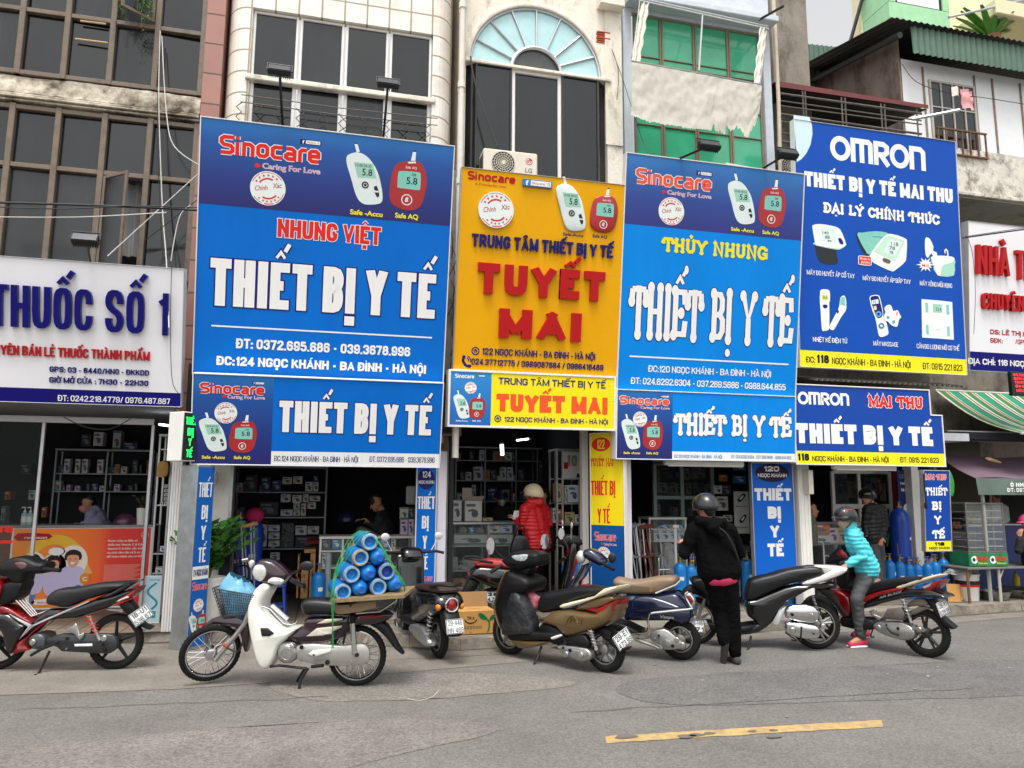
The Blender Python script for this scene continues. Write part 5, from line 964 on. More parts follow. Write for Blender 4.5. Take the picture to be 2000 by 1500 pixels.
for st,x0,x1,y,cp in(('THIẾT',1285,1622,457,112),('BỊ',1405,1525,624,112),('Y',1430,1510,795,112),('TẾ',1405,1552,968,118)):B.t(st,x0,y,x1,y,cp,white,off=.03,xb=.05)
B=vsign('narrow blue upright sign with slab letters and a yellow foot reading 118',(1804,920),(1850,920),(1808,1074),(1861,1077),9.3,9.24,ink('sign_royal'),edge=alu);B.zm=(1560,900,4.545)
slab(B,'MAI THU',1122,165,1310,167,42,red,hw=.12,outline=(white,.005))
for st,x0,x1,y,cp in(('THIẾT',1122,1318,303,64),('BỊ',1180,1270,430,66),('Y',1205,1262,556,66),('TẾ',1188,1296,684,66)):slab(B,st,x0,y,x1,y+3,cp,white,hw=.12)
mb=MB();B.rect(mb,yel,.002,.002,B.w-.002,B.uv(1240,712)[1],1);part('foot_print',mb,None,B.o,None);B.t('118',1203,752,1293,755,32,inkk,off=.02,xb=.03);B.t('NGỌC KHÁNH',1158,783,1340,788,22,inkk,off=.02)
mb=MB();q=P(1804,925,9.15);mb.tube([q,q+Vector((0,0,-.42))],.012,6);mb.lathe([(.02,0),(.024,-.06),(.012,-.09)],q+Vector((0,0,-.42)),n=8);solo('microphone_wand',mb,black,'thin metal rod hanging in front of the narrow upright sign numbered 118','rod')
# box post with printed face and the green light board on top
t=thing('post_sign','slim box post sign with galvanised side and blue printed face at the kerb','sign',Vector((X(366,1232,9.15),9.15,0)),R(52));w_,d_,h_=.26,.26,Zz(366,908,9.15)
pb((0,0,0),(w_,d_,h_),.006,galv,'post_box',t);mb=MB();mb.m(ink('post_blue','#1560b4')).flat([(.012,.04),(w_-.012,.04),(w_-.012,h_-.02),(.012,h_-.02)],-.002);part('printed_face',mb,None,t,None)
class Loc:
 zm=(0,0,.001)
 def __init__(s,o):s.o=o
 def uv(s,x,y):return(x,-y)
 def poly(s,pts):return[(p[0],-p[1])+tuple(p[2:])for p in pts]
 rect=Board.rect;t=Board.t
L=Loc(t)
for st,z,cp,x0,x1 in(('THIẾT',.84,.085,.03,.23),('BỊ',.715,.082,.09,.18),('Y',.60,.082,.1,.17),('TẾ',.475,.085,.08,.19)):L.t(st,x0,-z*h_/1.02*1.0-.0,x1,-z*h_/1.02,cp*h_*.95,white,k=4,off=.02,xb=.05)
mb=MB();mb.m(white).flat([(.013,h_*.375),(w_-.013,h_*.375),(w_-.013,h_*.445),(.013,h_*.445)],-.004);part('address_strip',mb,None,t,None);L.t('124 NGỌC KHÁNH',.025,-h_*.393,w_-.025,-h_*.393,h_*.036,navy,k=6,xb=.04)
logo(L,.025,-h_*.315,w_-.02,-h_*.315,h_*.048,k=4);stamp(L,w_/2,-h_*.235,.072,k=4);meter(L,'w',.075,-h_*.14,.2,k=4,small=True);meter(L,'r',.185,-h_*.14,.19,k=4,small=True)
t=thing('light_board','small white light board with glowing green letters on top of the post sign','sign',Vector((X(352,900,9.1),9.1,Zz(352,900,9.1))),R(48));h_=Zz(352,803,9.1)-Zz(352,900,9.1)
pb((0,.0,0),(.2,.24,h_),.006,whitem,'case',t);pb((.012,-.012,.012),(.188,0,h_-.012),.004,black,'face',t);L=Loc(t);led=mat('led_green','#10e650',.5,var=0,emit=2.2)
for st,z,x0,x1 in(('THIẾT',.74,.03,.17),('BỊ',.52,.06,.14),('Y',.31,.08,.12),('TẾ',.08,.06,.14)):L.t(st,x0,-z*h_,x1,-z*h_,.15*h_,led,k=15,off=.02,xb=.05)
# red light board at the far end
t=thing('light_board','dark light board with scrolling red letters hanging over the striped awning','sign',P(1979,772,9.3));pb((0,0,0),(.5,.08,.38),.01,black,'case',t);L=Loc(t);lr=mat('led_red','#ff2030',.5,var=0,emit=2.0)
for j,(st,z)in enumerate((('NHÀ THUỐC',.31),('BÁN LẺ',.25),('TÂN DƯỢC',.19),('24 GIỜ',.13),('MỞ CỬA',.06))):L.t(st,.03+.01*j,-z,.3,-z,.038,lr,k=3,off=.01)
# shop fronts and what stands in them
def zz(x0,y0,s):return lambda x,y:(x0+x/s,y0+y/s)
PV=.12
clear=mat('clear_glass','#cfd8d8',.04,var=0,alpha=.13,spec=.8)
floor_t=tilemat('shop_floor','#8f8270','#7f7364','#4d463c',.25,.25,msize=.01,rough=.5,vert='Y')
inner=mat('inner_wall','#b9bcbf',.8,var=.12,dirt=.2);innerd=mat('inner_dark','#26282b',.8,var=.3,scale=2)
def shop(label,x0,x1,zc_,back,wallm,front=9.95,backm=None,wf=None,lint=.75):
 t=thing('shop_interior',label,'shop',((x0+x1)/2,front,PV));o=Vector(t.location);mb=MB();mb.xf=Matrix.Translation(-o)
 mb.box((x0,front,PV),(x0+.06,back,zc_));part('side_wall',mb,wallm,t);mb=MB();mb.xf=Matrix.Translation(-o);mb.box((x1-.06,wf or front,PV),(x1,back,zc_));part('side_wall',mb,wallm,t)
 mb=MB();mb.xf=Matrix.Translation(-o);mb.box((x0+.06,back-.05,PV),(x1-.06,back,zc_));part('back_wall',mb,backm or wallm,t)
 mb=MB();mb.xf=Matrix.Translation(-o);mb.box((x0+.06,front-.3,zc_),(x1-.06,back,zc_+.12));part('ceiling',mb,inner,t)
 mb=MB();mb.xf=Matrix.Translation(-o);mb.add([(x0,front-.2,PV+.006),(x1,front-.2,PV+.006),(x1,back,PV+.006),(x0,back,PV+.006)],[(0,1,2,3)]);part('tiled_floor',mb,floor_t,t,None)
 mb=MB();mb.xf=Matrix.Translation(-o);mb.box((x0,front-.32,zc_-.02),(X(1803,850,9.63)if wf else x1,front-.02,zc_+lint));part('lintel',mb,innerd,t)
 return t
sx=[X(-420,1000,9.9),X(338,1000,9.9),X(357,1000,9.9),X(872,1000,9.9),X(878,1000,9.9),X(1212,1000,9.9),X(1216,1000,9.9),X(1566,1000,9.9),X(1572,1000,9.9),X(1800,1000,10.8),X(1803,1000,10.8)]
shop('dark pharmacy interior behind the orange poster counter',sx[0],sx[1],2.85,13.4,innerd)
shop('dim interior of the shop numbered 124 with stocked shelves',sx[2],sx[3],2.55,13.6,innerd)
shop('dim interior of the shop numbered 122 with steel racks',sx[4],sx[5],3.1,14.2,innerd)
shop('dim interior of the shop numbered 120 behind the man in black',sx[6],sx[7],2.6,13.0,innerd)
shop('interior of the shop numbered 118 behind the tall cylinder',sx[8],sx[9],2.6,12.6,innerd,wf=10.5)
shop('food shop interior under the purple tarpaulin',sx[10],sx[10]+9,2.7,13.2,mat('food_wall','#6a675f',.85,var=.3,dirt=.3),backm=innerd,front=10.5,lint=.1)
def bare(label,px0,px1,Y,z0,z1,M,dep=.16,name='shop_pillar',ribs=0):
 a,c=X(px0,1000,Y),X(px1,1000,Y);mb=MB();mb.box((a,Y,z0),(c,Y+dep,z1),.006)
 for k in range(ribs):xx=a+(c-a)*(k+.5)/ribs;mb.box((xx-.012,Y-.012,z0),(xx+.012,Y+.001,z1),.003)
 return solo(name,mb,M,label,'pillar')
bare('white ribbed shutter column at the pharmacy corner',330,351,9.75,PV,2.75,mat('shutter_white','#dcdad8',.4,var=.05,dirt=.15),.2,ribs=4)
bare('chipped white wall pier behind the green potted plant',395,446,10.0,PV,2.5,mat('chipped_white','#e9e5de',.85,var=.08,bump=.4,bscale=8,dirt=.33,dcol='#6f6a62',dscale=6),.35)
bare('grey shutter track beside the two large blue cylinders',445,452,10.0,PV,2.5,alu,.1)
bare('white shutter track at the door of shop 122',872,884,10.05,PV,2.75,whitem,.12)
bare('brown stained pier between the shops 124 and 122',859,872,9.92,PV,2.7,mat('brown_pier','#8a7456',.85,var=.3,dirt=.4,dcol='#4b3a28'),.2)
bare('white door jamb behind the yellow upright sign',1138,1150,10.1,PV,2.75,whitem,.12)
bare('white shutter post between the yellow sign and the crutches',1217,1234,9.6,PV,2.45,mat('post_white','#e8e3f0',.35,var=.04),.09)
bare('tall white shutter column beside the broad upright sign',1562,1584,9.7,PV,2.5,whitem,.2,ribs=3)
bare('stained white pillar behind the narrow upright sign',1785,1799,10.44,PV,2.58,whitem,.2)
# light tubes
def tube_lamp(label,a,c,r=.018,e=14):
 t=thing('tube_lamp',label,'lamp',(a+c)/2);o=Vector(t.location);mb=MB();mb.tube([a-o,c-o],r,8);part('tube',mb,mat('lamp_glow%g'%e,'#f4f7ff',.4,var=0,emit=e),t)
 mb=MB();d=(c-a).normalized()*.03;mb.tube([a-o-d,a-o],r*1.2,8);mb.tube([c-o,c-o+d],r*1.2,8);part('end_cap',mb,whitem,t)
tube_lamp('short upright white lamp hanging in shop 122',P(980,868,12),P(981,889,12),.03,5);tube_lamp('bright ceiling tube in shop 122 behind the hanging lamp',P(1010,860,13),P(1034,857,12.4),.016,5);tube_lamp('bluish tube lamp glowing over the pharmacy side shelf',P(312,829,11.5),P(334,832,11.2),.015,6)
for lb,x0,x1,y in(('unlit tube light under the sign of shop 120',1297,1450,905),('unlit tube light under the stepped sign of shop 118',1625,1747,913)):
 b=MB();a,c=P(x0,y-1,9.55),P(x1,y+1,9.55);b.box((a.x,9.5,a.z-.03),(c.x,9.58,a.z+.03),.008);b.tube([(a.x+.03,9.49,a.z-.035),(c.x-.03,9.49,a.z-.035)],.014,8);solo('tube_light',b,whitem,lb,'lamp')
 # product boxes 
pal={'w':('#e4e2dc','#6d7478'),'b':('#2f86c9','#dfe9ee'),'g':('#cfd3cf','#2f8f5a'),'d':('#3a3f47','#7d858c'),'o':('#d9773a','#f0e6da'),'p':('#d8c7da','#6f3b8a'),'k':('#b98a52','#8d6636'),'n':('#2a3a66','#9fb2d6'),'y':('#cdbf8a','#8f8454'),'t':('#d7e4ea','#3f9cc4'),'r':('#c23a35','#ead9d4')}
kindname={'w':'white','b':'blue','g':'green banded','d':'dark','o':'orange','p':'purple','k':'brown cardboard','n':'navy','y':'cream','t':'pale blue','r':'red'}
def goods(where,Y,z,lst,dep=.14,group=None):
 for k,x0,y0,x1,y1 in lst:
  a,c=P(*z(x0,y1),Y),P(*z(x1,y0),Y);mb=MB();c1,c2=pal[k];M1=mat('box_'+k,c1,.55,var=.1,scale=9);M2=mat('boxprint_'+k,c2,.5,var=.25,scale=14)
  w,h=c.x-a.x,c.z-a.z;mb.m(M1).box((a.x,Y,a.z),(c.x,Y+dep,c.z),.004)
  if k=='g':mb.m(M2).flat([(a.x+.004,a.z+.004),(c.x-.004,a.z+.004),(c.x-.004,a.z+h*.16),(a.x+.004,a.z+h*.16)],Y-.001);mb.flat([(a.x+.004,c.z-h*.12),(c.x-.004,c.z-h*.12),(c.x-.004,c.z-.004),(a.x+.004,c.z-.004)],Y-.001)
  else:mb.m(M2).flat([(a.x+w*.08,a.z+h*.72),(a.x+w*.62,a.z+h*.72),(a.x+w*.62,a.z+h*.86),(a.x+w*.08,a.z+h*.86)],Y-.001)
  mb.m(mat('boxpic','#5c6a75',.5,var=.3,scale=25)if k in 'wgtpyo' else M2);mb.flat(circ(a.x+w*.58,a.z+h*.38,w*.2,h*.2,12),Y-.0012);stroke(mb,[(a.x+w*.2,a.z+h*.5),(a.x+w*.45,a.z+h*.56),(a.x+w*.75,a.z+h*.3)],h*.05,Y-.0015)
  solo('product_box',mb,None,kindname[k]+' product box '+where,'box',group or 'product boxes '+where,smooth=None)
def rack(label,x0,x1,Y0,Y1,z0,z1,levels,M=alu,name='shelf_rack',glass=False,posts=(),topm=None,backm=None,cat='shelf'):
 t=thing(name,label,cat,(x0,Y0,z0));h=z1-z0;w=x1-x0;d=Y1-Y0;f=MB();r=.014
 for xx in(0,w-2*r,*[p-x0-r for p in posts]):
  for yy in(0,d-2*r):f.box((xx,yy,0),(xx+2*r,yy+2*r,h),.003)
 part('frame',f,M,t)
 for zl in levels:s_=MB();s_.box((2*r+.001,.004,zl-z0-.012),(w-2*r-.001,d-.004,zl-z0+.008),.002);part('shelf',s_,M if not topm else topm,t)
 s_=MB();s_.box((-.006,-.006,h-.03),(w+.006,d+.006,h+.004),.004);part('top',s_,M,t)
 if backm:s_=MB();s_.box((.03,d-.012,.02),(w-.03,d-.004,h-.035));part('back_panel',s_,backm,t)
 if glass:s_=MB();s_.add([(2*r,.003,.03),(w-2*r,.003,.03),(w-2*r,.003,h-.035),(2*r,.003,h-.035)],[(0,1,2,3)]);part('glass_pane',s_,clear,t,None)
 return t
z4=zz(340,880,4.167);z4b=zz(560,880,4.412);z2=zz(860,820,3.947);z0_=zz(1200,880,4.6875);z8=zz(1560,900,4.545);zp=zz(0,800,3.75)
lv=lambda z,x,y,Y:P(*z(x,y),Y).z
# 124
Y=12.3;a,c=P(*z4(495,130),Y),P(*z4(1222,890),Y);rack('tall steel shelf rack stocked with device boxes at the back of shop 124',a.x,c.x,Y,Y+.4,PV+.01,lv(z4,900,128,Y),[lv(z4,900,v,Y)for v in(340,545,800,1000)],mat('rack_grey','#8f9297',.4,.5),backm=innerd)
goods('on the back rack of shop 124',Y+.03,z4,[('w',880,215,960,273),('w',966,210,1046,271),('w',1066,255,1130,332),('n',1130,205,1176,252),('w',1131,256,1176,332),('w',866,355,950,420),('w',960,362,1040,425),('w',1046,355,1095,420),('w',1100,368,1190,412),('t',866,480,965,532),('w',970,425,1025,480),('w',970,485,1025,532),('w',1030,430,1075,532),('w',1085,420,1155,475),('d',576,200,682,335),('n',706,215,790,335),('n',796,240,876,335),('d',690,420,850,530),('t',766,605,860,658),('t',766,668,860,722),('t',766,732,860,782),('w',696,600,760,782),('w',985,612,1080,688),('w',1085,616,1180,682),('d',985,700,1180,790),('w',780,830,860,895)])
b=MB();a,c=P(*z4(870,790),Y-.02),P(*z4(980,590),Y-.02);b.grid(lambda u,v:(a.x+(c.x-a.x)*u,Y-.05+.06*noise.noise(Vector((u*5,v*7,3))),a.z+(c.z-a.z)*v),18,22);solo('plastic_bag',b,mat('film_grey','#9aa0a0',.2,var=.2,alpha=.55),'crumpled clear plastic bag hanging on the back rack of shop 124','bag')
# steel and glass counter of 124
Y=10.75;a,c=P(*z4b(262,1280),Y),P(*z4b(1096,738),Y);zt_=lv(z4b,680,740,Y)
rack('white framed glass counter behind the bike carrying cylinders',a.x,c.x,Y,Y+.45,PV+.01,zt_,[lv(z4b,500,v,Y)for v in(865,1010,1150)],whitem,'display_counter',True,(X(*z4b(480,900),Y),X(*z4b(575,900),Y)),cat='counter')
goods('in the glass counter of shop 124',Y+.08,z4b,[('b',390,762,470,846),('y',522,795,590,852),('b',800,762,890,850),('w',900,758,940,850),('d',290,765,380,850),('w',300,880,345,1005),('t',830,900,900,1000)])
goods('stacked on the counter beside the upright sign 124',Y+.12,z4b,[('g',978,490,1050,592),('d',1050,490,1100,592),('p',980,596,1045,725),('p',1048,592,1096,735)])
b=MB();p,q=P(*z4b(1028,465),Y+.6),P(*z4b(1115,305),Y+.6);b.box((p.x,Y+.6,p.z),(q.x,Y+.66,q.z),.02);solo('white_case',b,whitem,'white plastic case standing on end above the boxes beside sign 124','case')
goods('stacked on the floor left of the counter of shop 124',10.9,z4b,[('k',115,1030,188,1275),('k',190,885,250,1275),('k',80,900,112,1275),('k',150,850,250,883)],.3)
b=MB();p=P(*z4b(352,1270),10.55);q=P(*z4b(352,875),10.55);b.box((p.x-.05,10.5,p.z),(p.x+.03,10.56,q.z),.02);solo('grey_board',b,mat('grey_board','#8f9fa0',.6),'narrow grey-green padded board leaning on the glass counter','board')
def bag_heap(label,Y,z,x0,y0,x1,y1,M,seed=0,cat='bag',name='plastic_bag',grp=None):
 a,c=P(*z(x0,y1),Y),P(*z(x1,y0),Y);b=MB();cx,w,h=(a.x+c.x)/2,(c.x-a.x)/2,c.z-a.z;n,m_=26,14;vs=[]
 for i in range(m_+1):
  ph=math.pi*.5*i/m_*1.0
  for k in range(n):
   t=2*math.pi*k/n;d=1+.28*noise.noise(Vector((math.cos(t)*2.2+seed,math.sin(t)*2.2,i*.45)))+.12*noise.noise(Vector((math.cos(t)*7,math.sin(t)*7+seed,i*1.3)))
   vs.append((cx+w*math.cos(t)*math.cos(ph)**.6*d,Y+.12+.12*math.sin(t)*math.cos(ph)**.6*d,a.z+h*math.sin(ph)*(.86+.14*d)))
 b.add(vs,[(i*n+k,i*n+(k+1)%n,(i+1)*n+(k+1)%n,(i+1)*n+k)for i in range(m_)for k in range(n)]);return solo(name,b,M,label,cat,grp,smooth=25)
film=mat('film','#b9bcba',.18,var=.2,scale=14,alpha=.75);filmb=mat('film_blue','#8fb3cf',.2,var=.2,scale=12,alpha=.75)
bag_heap('clear plastic bag in front of the upright sign 124, behind the scooter',9.9,z4b,970,870,1100,1110,film,3)
# 122
Y=11.2;a,c=P(*z2(62,1375),Y),P(*z2(565,790),Y);zt_=lv(z2,320,790,Y);c.x=X(*z2(600,900),Y)
rack('steel framed display counter stocked with parcels in shop 122',a.x,c.x,Y,Y+.5,PV+.02,zt_,[lv(z2,300,v,Y)for v in(972,1160,1335)],alu,'display_counter',True,(X(*z2(372,1000),Y),),cat='counter')
goods('in the display counter of shop 122',Y+.07,z2,[('g',106,876,374,966),('g',376,876,560,966),('w',360,812,462,872),('t',465,808,556,872),('b',218,828,265,872),('k',356,1088,392,1142),('k',396,1085,460,1142),('y',330,1190,440,1333),('k',100,1225,195,1285),('w',100,1288,190,1330)])
b=MB();q=P(*z2(385,1275),Y+.055);b.m(mat('dial_cream','#dcd6b4',.4)).flat(circ(q.x,q.z,.105),q.y-.004);b.m(dwhite).flat(circ(q.x,q.z,.085),q.y-.006);b.m(dk);stroke(b,[(q.x,q.z),(q.x+.05,q.z+.04)],.006,q.y-.008)
for k in range(12):stroke(b,[(q.x+.07*math.cos(k*.524),q.z+.07*math.sin(k*.524)),(q.x+.08*math.cos(k*.524),q.z+.08*math.sin(k*.524))],.003,q.y-.007)
solo('dial_scale',b,None,'round cream dial on the lowest shelf of the counter in shop 122','dial')
bag_heap('heap of clear plastic pouches on the middle shelf of shop 122',Y+.02,z2,150,1050,350,1155,film,1);bag_heap('bluish plastic bag on the lowest shelf beside the dial',Y+.02,z2,195,1200,312,1330,filmb,5);bag_heap('small clear pouch pile on the top shelf of the counter in shop 122',Y+.02,z2,150,825,215,872,film,8);bag_heap('small clear pouch pile beside the blue packet in shop 122',Y+.02,z2,270,832,350,872,film,9)
b=MB()
for j in range(3):p=P(*z2(85+18*j,1150),Y+.12);b.lathe([(.03,0),(.032,.02),(.026,.16 if j else.4),(.02,.18 if j else.42)],(p.x,p.y,lv(z2,85,1158,Y)),n=10)
solo('plastic_cups',b,film,'nested clear plastic cups on the middle shelf of shop 122','cups')
goods('standing on top of the counter in shop 122',Y+.1,z2,[('w',95,620,166,782),('w',188,626,322,782),('y',330,755,402,780)],.2)
b=MB();p=P(*z2(188,626),Y+.1);q=P(*z2(322,626),Y+.1);w=q.x-p.x
b.add([(p.x,Y+.1,p.z),(q.x,Y+.1,p.z),(q.x+.02,Y+.02,p.z+.08),(p.x-.0,Y+.02,p.z+.06)],[(0,1,2,3)]);b.add([(p.x,Y+.3,p.z),(q.x-.12,Y+.3,p.z),(q.x-.12,Y+.32,p.z+.2),(p.x,Y+.32,p.z+.2)],[(0,1,2,3)]);solo('carton_flaps',b,mat('carton_pale','#c9c2b4',.8),'open flaps of the white carton on the counter in shop 122','carton')
Y=13.6;rack('dark steel shelving along the back wall of shop 122',X(*z2(115,400),Y),X(*z2(860,400),Y),Y,Y+.35,PV+.01,lv(z2,400,210,Y),[lv(z2,400,v,Y)for v in(315,470,630,790)],mat('rack_grey'),posts=[X(*z2(v,400),Y)for v in(345,585,750)],backm=innerd)
goods('on the back shelving of shop 122',Y+.03,z2,[('w',195,402,240,470),('w',255,362,330,470),('w',462,365,508,468),('t',515,365,560,468),('w',245,500,275,625),('d',150,400,190,470),('w',497,252,552,312),('w',300,232,338,312),('d',600,380,650,470),('d',760,330,840,468),('n',380,520,440,628),('d',610,545,680,628),('w',460,660,500,785)])
Y=10.9;rack('tall open steel shelf beside the door jamb of shop 122',X(*z2(850,700),Y+.3),X(*z2(1082,700),Y),Y,Y+.4,PV+.01,lv(z2,1000,225,Y),[lv(z2,1000,v,Y)for v in(455,645,808,970)],alu,posts=[X(*z2(945,700),Y)])
goods('on the open shelf beside the jamb of shop 122',Y+.05,z2,[('y',888,490,935,632),('t',985,502,1072,636),('w',958,505,985,570),('w',958,575,980,640),('o',898,690,940,795),('y',962,712,1035,800),('w',1038,730,1076,800),('w',1000,920,1078,962),('w',870,680,896,795)])
b=MB();p,q=P(*z2(945,450),Y-.01),P(*z2(1080,247),Y-.01);b.m(mat('poster_white','#dcdad6',.6,var=.05)).box((p.x,Y-.012,p.z),(q.x,Y-.006,q.z));w,h=q.x-p.x,q.z-p.z;b.m(mat('poster_grey','#8d8a86',.6));capitals(b,'10',p.x+w*.2,p.x+w*.8,p.z+h*.45,h*.42,Y-.014,mat('poster_grey'),.2);b.m(dred).flat([(p.x+w*.05,p.z+h*.35),(p.x+w*.3,p.z+h*.35),(p.x+w*.3,p.z+h*.6),(p.x+w*.05,p.z+h*.6)],Y-.013);b.m(navy).flat([(p.x+w*.75,p.z+h*.03),(p.x+w*.97,p.z+h*.03),(p.x+w*.92,p.z+h*.18),(p.x+w*.8,p.z+h*.18)],Y-.013)
solo('poster',b,None,'white poster with a large grey 10 on the steel shelf of shop 122','poster',smooth=None)
# 120
Y=11.3;f=MB();fx=[X(*z0_(v,400),Y)for v in(375,625,905)];zt_,zm_=lv(z0_,600,110,Y),lv(z0_,600,430,Y)
t=thing('partition','glazed partition with green grey frames inside shop 120','partition',(fx[0],Y,PV));o=Vector(t.location);f.xf=Matrix.Translation(-o)
for x in fx:f.box((x-.03,Y,PV),(x+.03,Y+.06,zt_),.005)
for z in(zt_,zm_,lv(z0_,600,110,Y)-.02):f.box((fx[0]-.03,Y-.004,z-.03),(fx[2]+.03,Y+.064,z+.03),.005)
part('frame',f,mat('pale_green_frame','#8fa39c',.5),t);f=MB();f.xf=Matrix.Translation(-o);f.box((fx[0],Y+.02,PV+.3),(fx[2],Y+.03,zt_));part('pane',f,mat('smoke_pane','#39413f',.06,var=.1,alpha=.35),t)
goods('behind the glazed partition of shop 120',Y+.4,z0_,[('w',640,170,685,270),('g',720,190,830,262),('w',400,295,485,390),('w',660,300,705,402),('t',840,305,890,395),('d',700,290,820,400),('d',420,140,560,280)])
goods('hung on the side wall of shop 120',Y-.15,z0_,[('w',920,320,985,395),('o',972,222,1035,280),('d',990,315,1070,410),('w',940,420,1040,550),('w',940,605,1000,650),('w',1010,590,1080,650),('b',1100,120,1205,180),('b',1100,230,1205,300)],.06)
Y=10.95;a,c=P(*z0_(325,1140),Y),P(*z0_(660,612),Y);rack('white framed counter full of sky blue boxes behind the crutches',a.x,c.x,Y,Y+.4,PV+.01,lv(z0_,500,614,Y),[lv(z0_,500,v,Y)for v in(720,830,960)],whitem,'display_counter',True,cat='counter')
goods('in the counter behind the crutches',Y+.06,z0_,[('b',440,678,492,718),('b',496,678,545,718),('b',585,678,638,718),('t',436,726,505,826),('t',508,726,575,826),('t',582,726,645,826),('t',362,726,432,826)])
bag_heap('heap of clear wrapped tubing below the counter of shop 120',Y-.35,z0_,450,850,600,1130,film,12)
b=MB();p,q=P(*z0_(1108,760),10.6),P(*z0_(1225,375),10.6);b.m(mat('banner_white','#c9c8c2',.6,var=.06)).box((p.x,10.6,p.z),(q.x,10.62,q.z));w,h=q.x-p.x,q.z-p.z
for u,v,r_ in((.5,.86,.3),(.55,.36,.26)):b.m(dk).flat(cr([(p.x+w*(u-r_),p.z+h*(v-.06)),(p.x+w*(u+r_*.4),p.z+h*(v+.09)),(p.x+w*(u+r_),p.z+h*(v+.04)),(p.x+w*(u-r_*.2),p.z+h*(v-.11))],3),10.598);b.m(mint).flat(cr([(p.x+w*(u-r_*.5),p.z+h*(v-.03)),(p.x+w*(u+r_*.3),p.z+h*(v+.05)),(p.x+w*(u+r_*.5),p.z+h*(v+.02)),(p.x+w*(u-r_*.1),p.z+h*(v-.06))],3),10.597)
text(b,'Máy đo huyết áp',p.x+w*.1,p.x+w*.9,p.z+h*.63,h*.035,10.597,dk,.02);text(b,'Nhiệt kế điện tử',p.x+w*.1,p.x+w*.9,p.z+h*.13,h*.035,10.597,dk,.02);solo('roll_banner',b,None,'pale hanging banner with two printed devices beside the upright sign 120','banner',smooth=None)
# crutches and walking frames
def crutch(label,p,lean,h,M,padM,grp,rz=0.0,ly=.16):
 t=thing('crutch',label,'crutch',p,rz,grp,-ly,lean);f=MB()
 for s_ in(-1,1):f.tube(crv([(0,0,0),(s_*.012,0,.25),(s_*.045,0,.5),(s_*.06,0,h-.05),(s_*.06,0,h)],3),.011,7)
 part('frame',f,M,t);g=MB();g.tube([(-.06,0,h*.62),(.06,0,h*.62)],.015,8);part('hand_grip',g,padM,t);g=MB();g.tube(crv([(-.11,0,h+.03),(-.06,0,h+.012),(0,0,h+.002),(.06,0,h+.012),(.11,0,h+.03)],2),.026,8);part('arm_pad',g,padM,t)
 g=MB();g.lathe([(.02,-.0),(.018,.04)],(0,0,0),n=8);part('rubber_tip',g,black,t)
pv=lambda px,py,Y:Vector((X(px,py,Y),Y,PV))
brn=mat('varnished_wood','#7e3a22',.35,var=.25,scale=9);gpad=mat('grey_pad','#8d929b',.7);ypad=mat('tan_pad','#d2a860',.7)
for i,(px,l)in enumerate(((1255,-.06),(1263,-.03),(1247,-.05))):crutch('grey padded steel crutch leaning at the far side of the white post, %s'%('foremost','middle','hindmost')[i],pv(px,1130,10.25+.1*i),l,1.16,alu,gpad,'grey padded crutches beside the white post')
for i,px in enumerate((1279,1287)):crutch('brown varnished wooden crutch %s the pair by the blue sign post'%('in front of' if i==0 else 'behind in'),pv(px,1130,10.3+.1*i),-.09,1.15,brn,brn,'brown wooden crutches')
b=MB();p=pv(1300,1130,10.35);b.tube(crv([(p.x,p.y,PV),(p.x-.06,p.y+.03,1.1),(p.x-.09,p.y+.04,1.24),(p.x-.03,p.y,1.27),(p.x+.04,p.y-.02,1.22)],4),.013,8);solo('walking_cane',b,alu,'silver cane with a curved handle beside the brown crutches','cane')
b=MB();p=pv(1322,1130,10.4);b.tube([(p.x,p.y,PV),(p.x+.01,p.y+.05,1.26)],.022,8);b.box((p.x-.04,p.y-.0,1.24),(p.x+.06,p.y+.1,1.29),.01);solo('white_stand',b,whitem,'white upright stand pole to the far side of the silver cane','stand')
b=MB()
for dx in(0,.5):
 p=pv(1300,1130,10.1)+Vector((dx-.1,0,0));b.tube(crv([p,p+Vector((0,0,.6)),p+Vector((.02,.03,.72)),p+Vector((.18,.25,.74)),p+Vector((.2,.3,.6)),p+Vector((.2,.32,0))],4),.013,8)
p=pv(1300,1130,10.1);b.tube([p+Vector((-.1,0,.55)),p+Vector((.4,0,.55))],.012,8);b.tube([p+Vector((-.1,0,.3)),p+Vector((.4,0,.3))],.012,8);solo('walking_aid',b,alu,'chrome walking frame standing behind the tan scooter seat','walking frame')
for i,(px,dx)in enumerate(((473,.0),(479,.06))):crutch('steel crutch with yellowish pads leaning on the large blue cylinders, %s'%('nearer one' if i==0 else 'farther one'),pv(490+6*i,1140,10.35+.06*i),-.1,1.2,alu,ypad,'steel crutches beside the plant')
crutch('brown wooden crutch behind the yellow padded steel crutches',pv(485,1140,10.55),-.16,1.1,brn,brn,None)
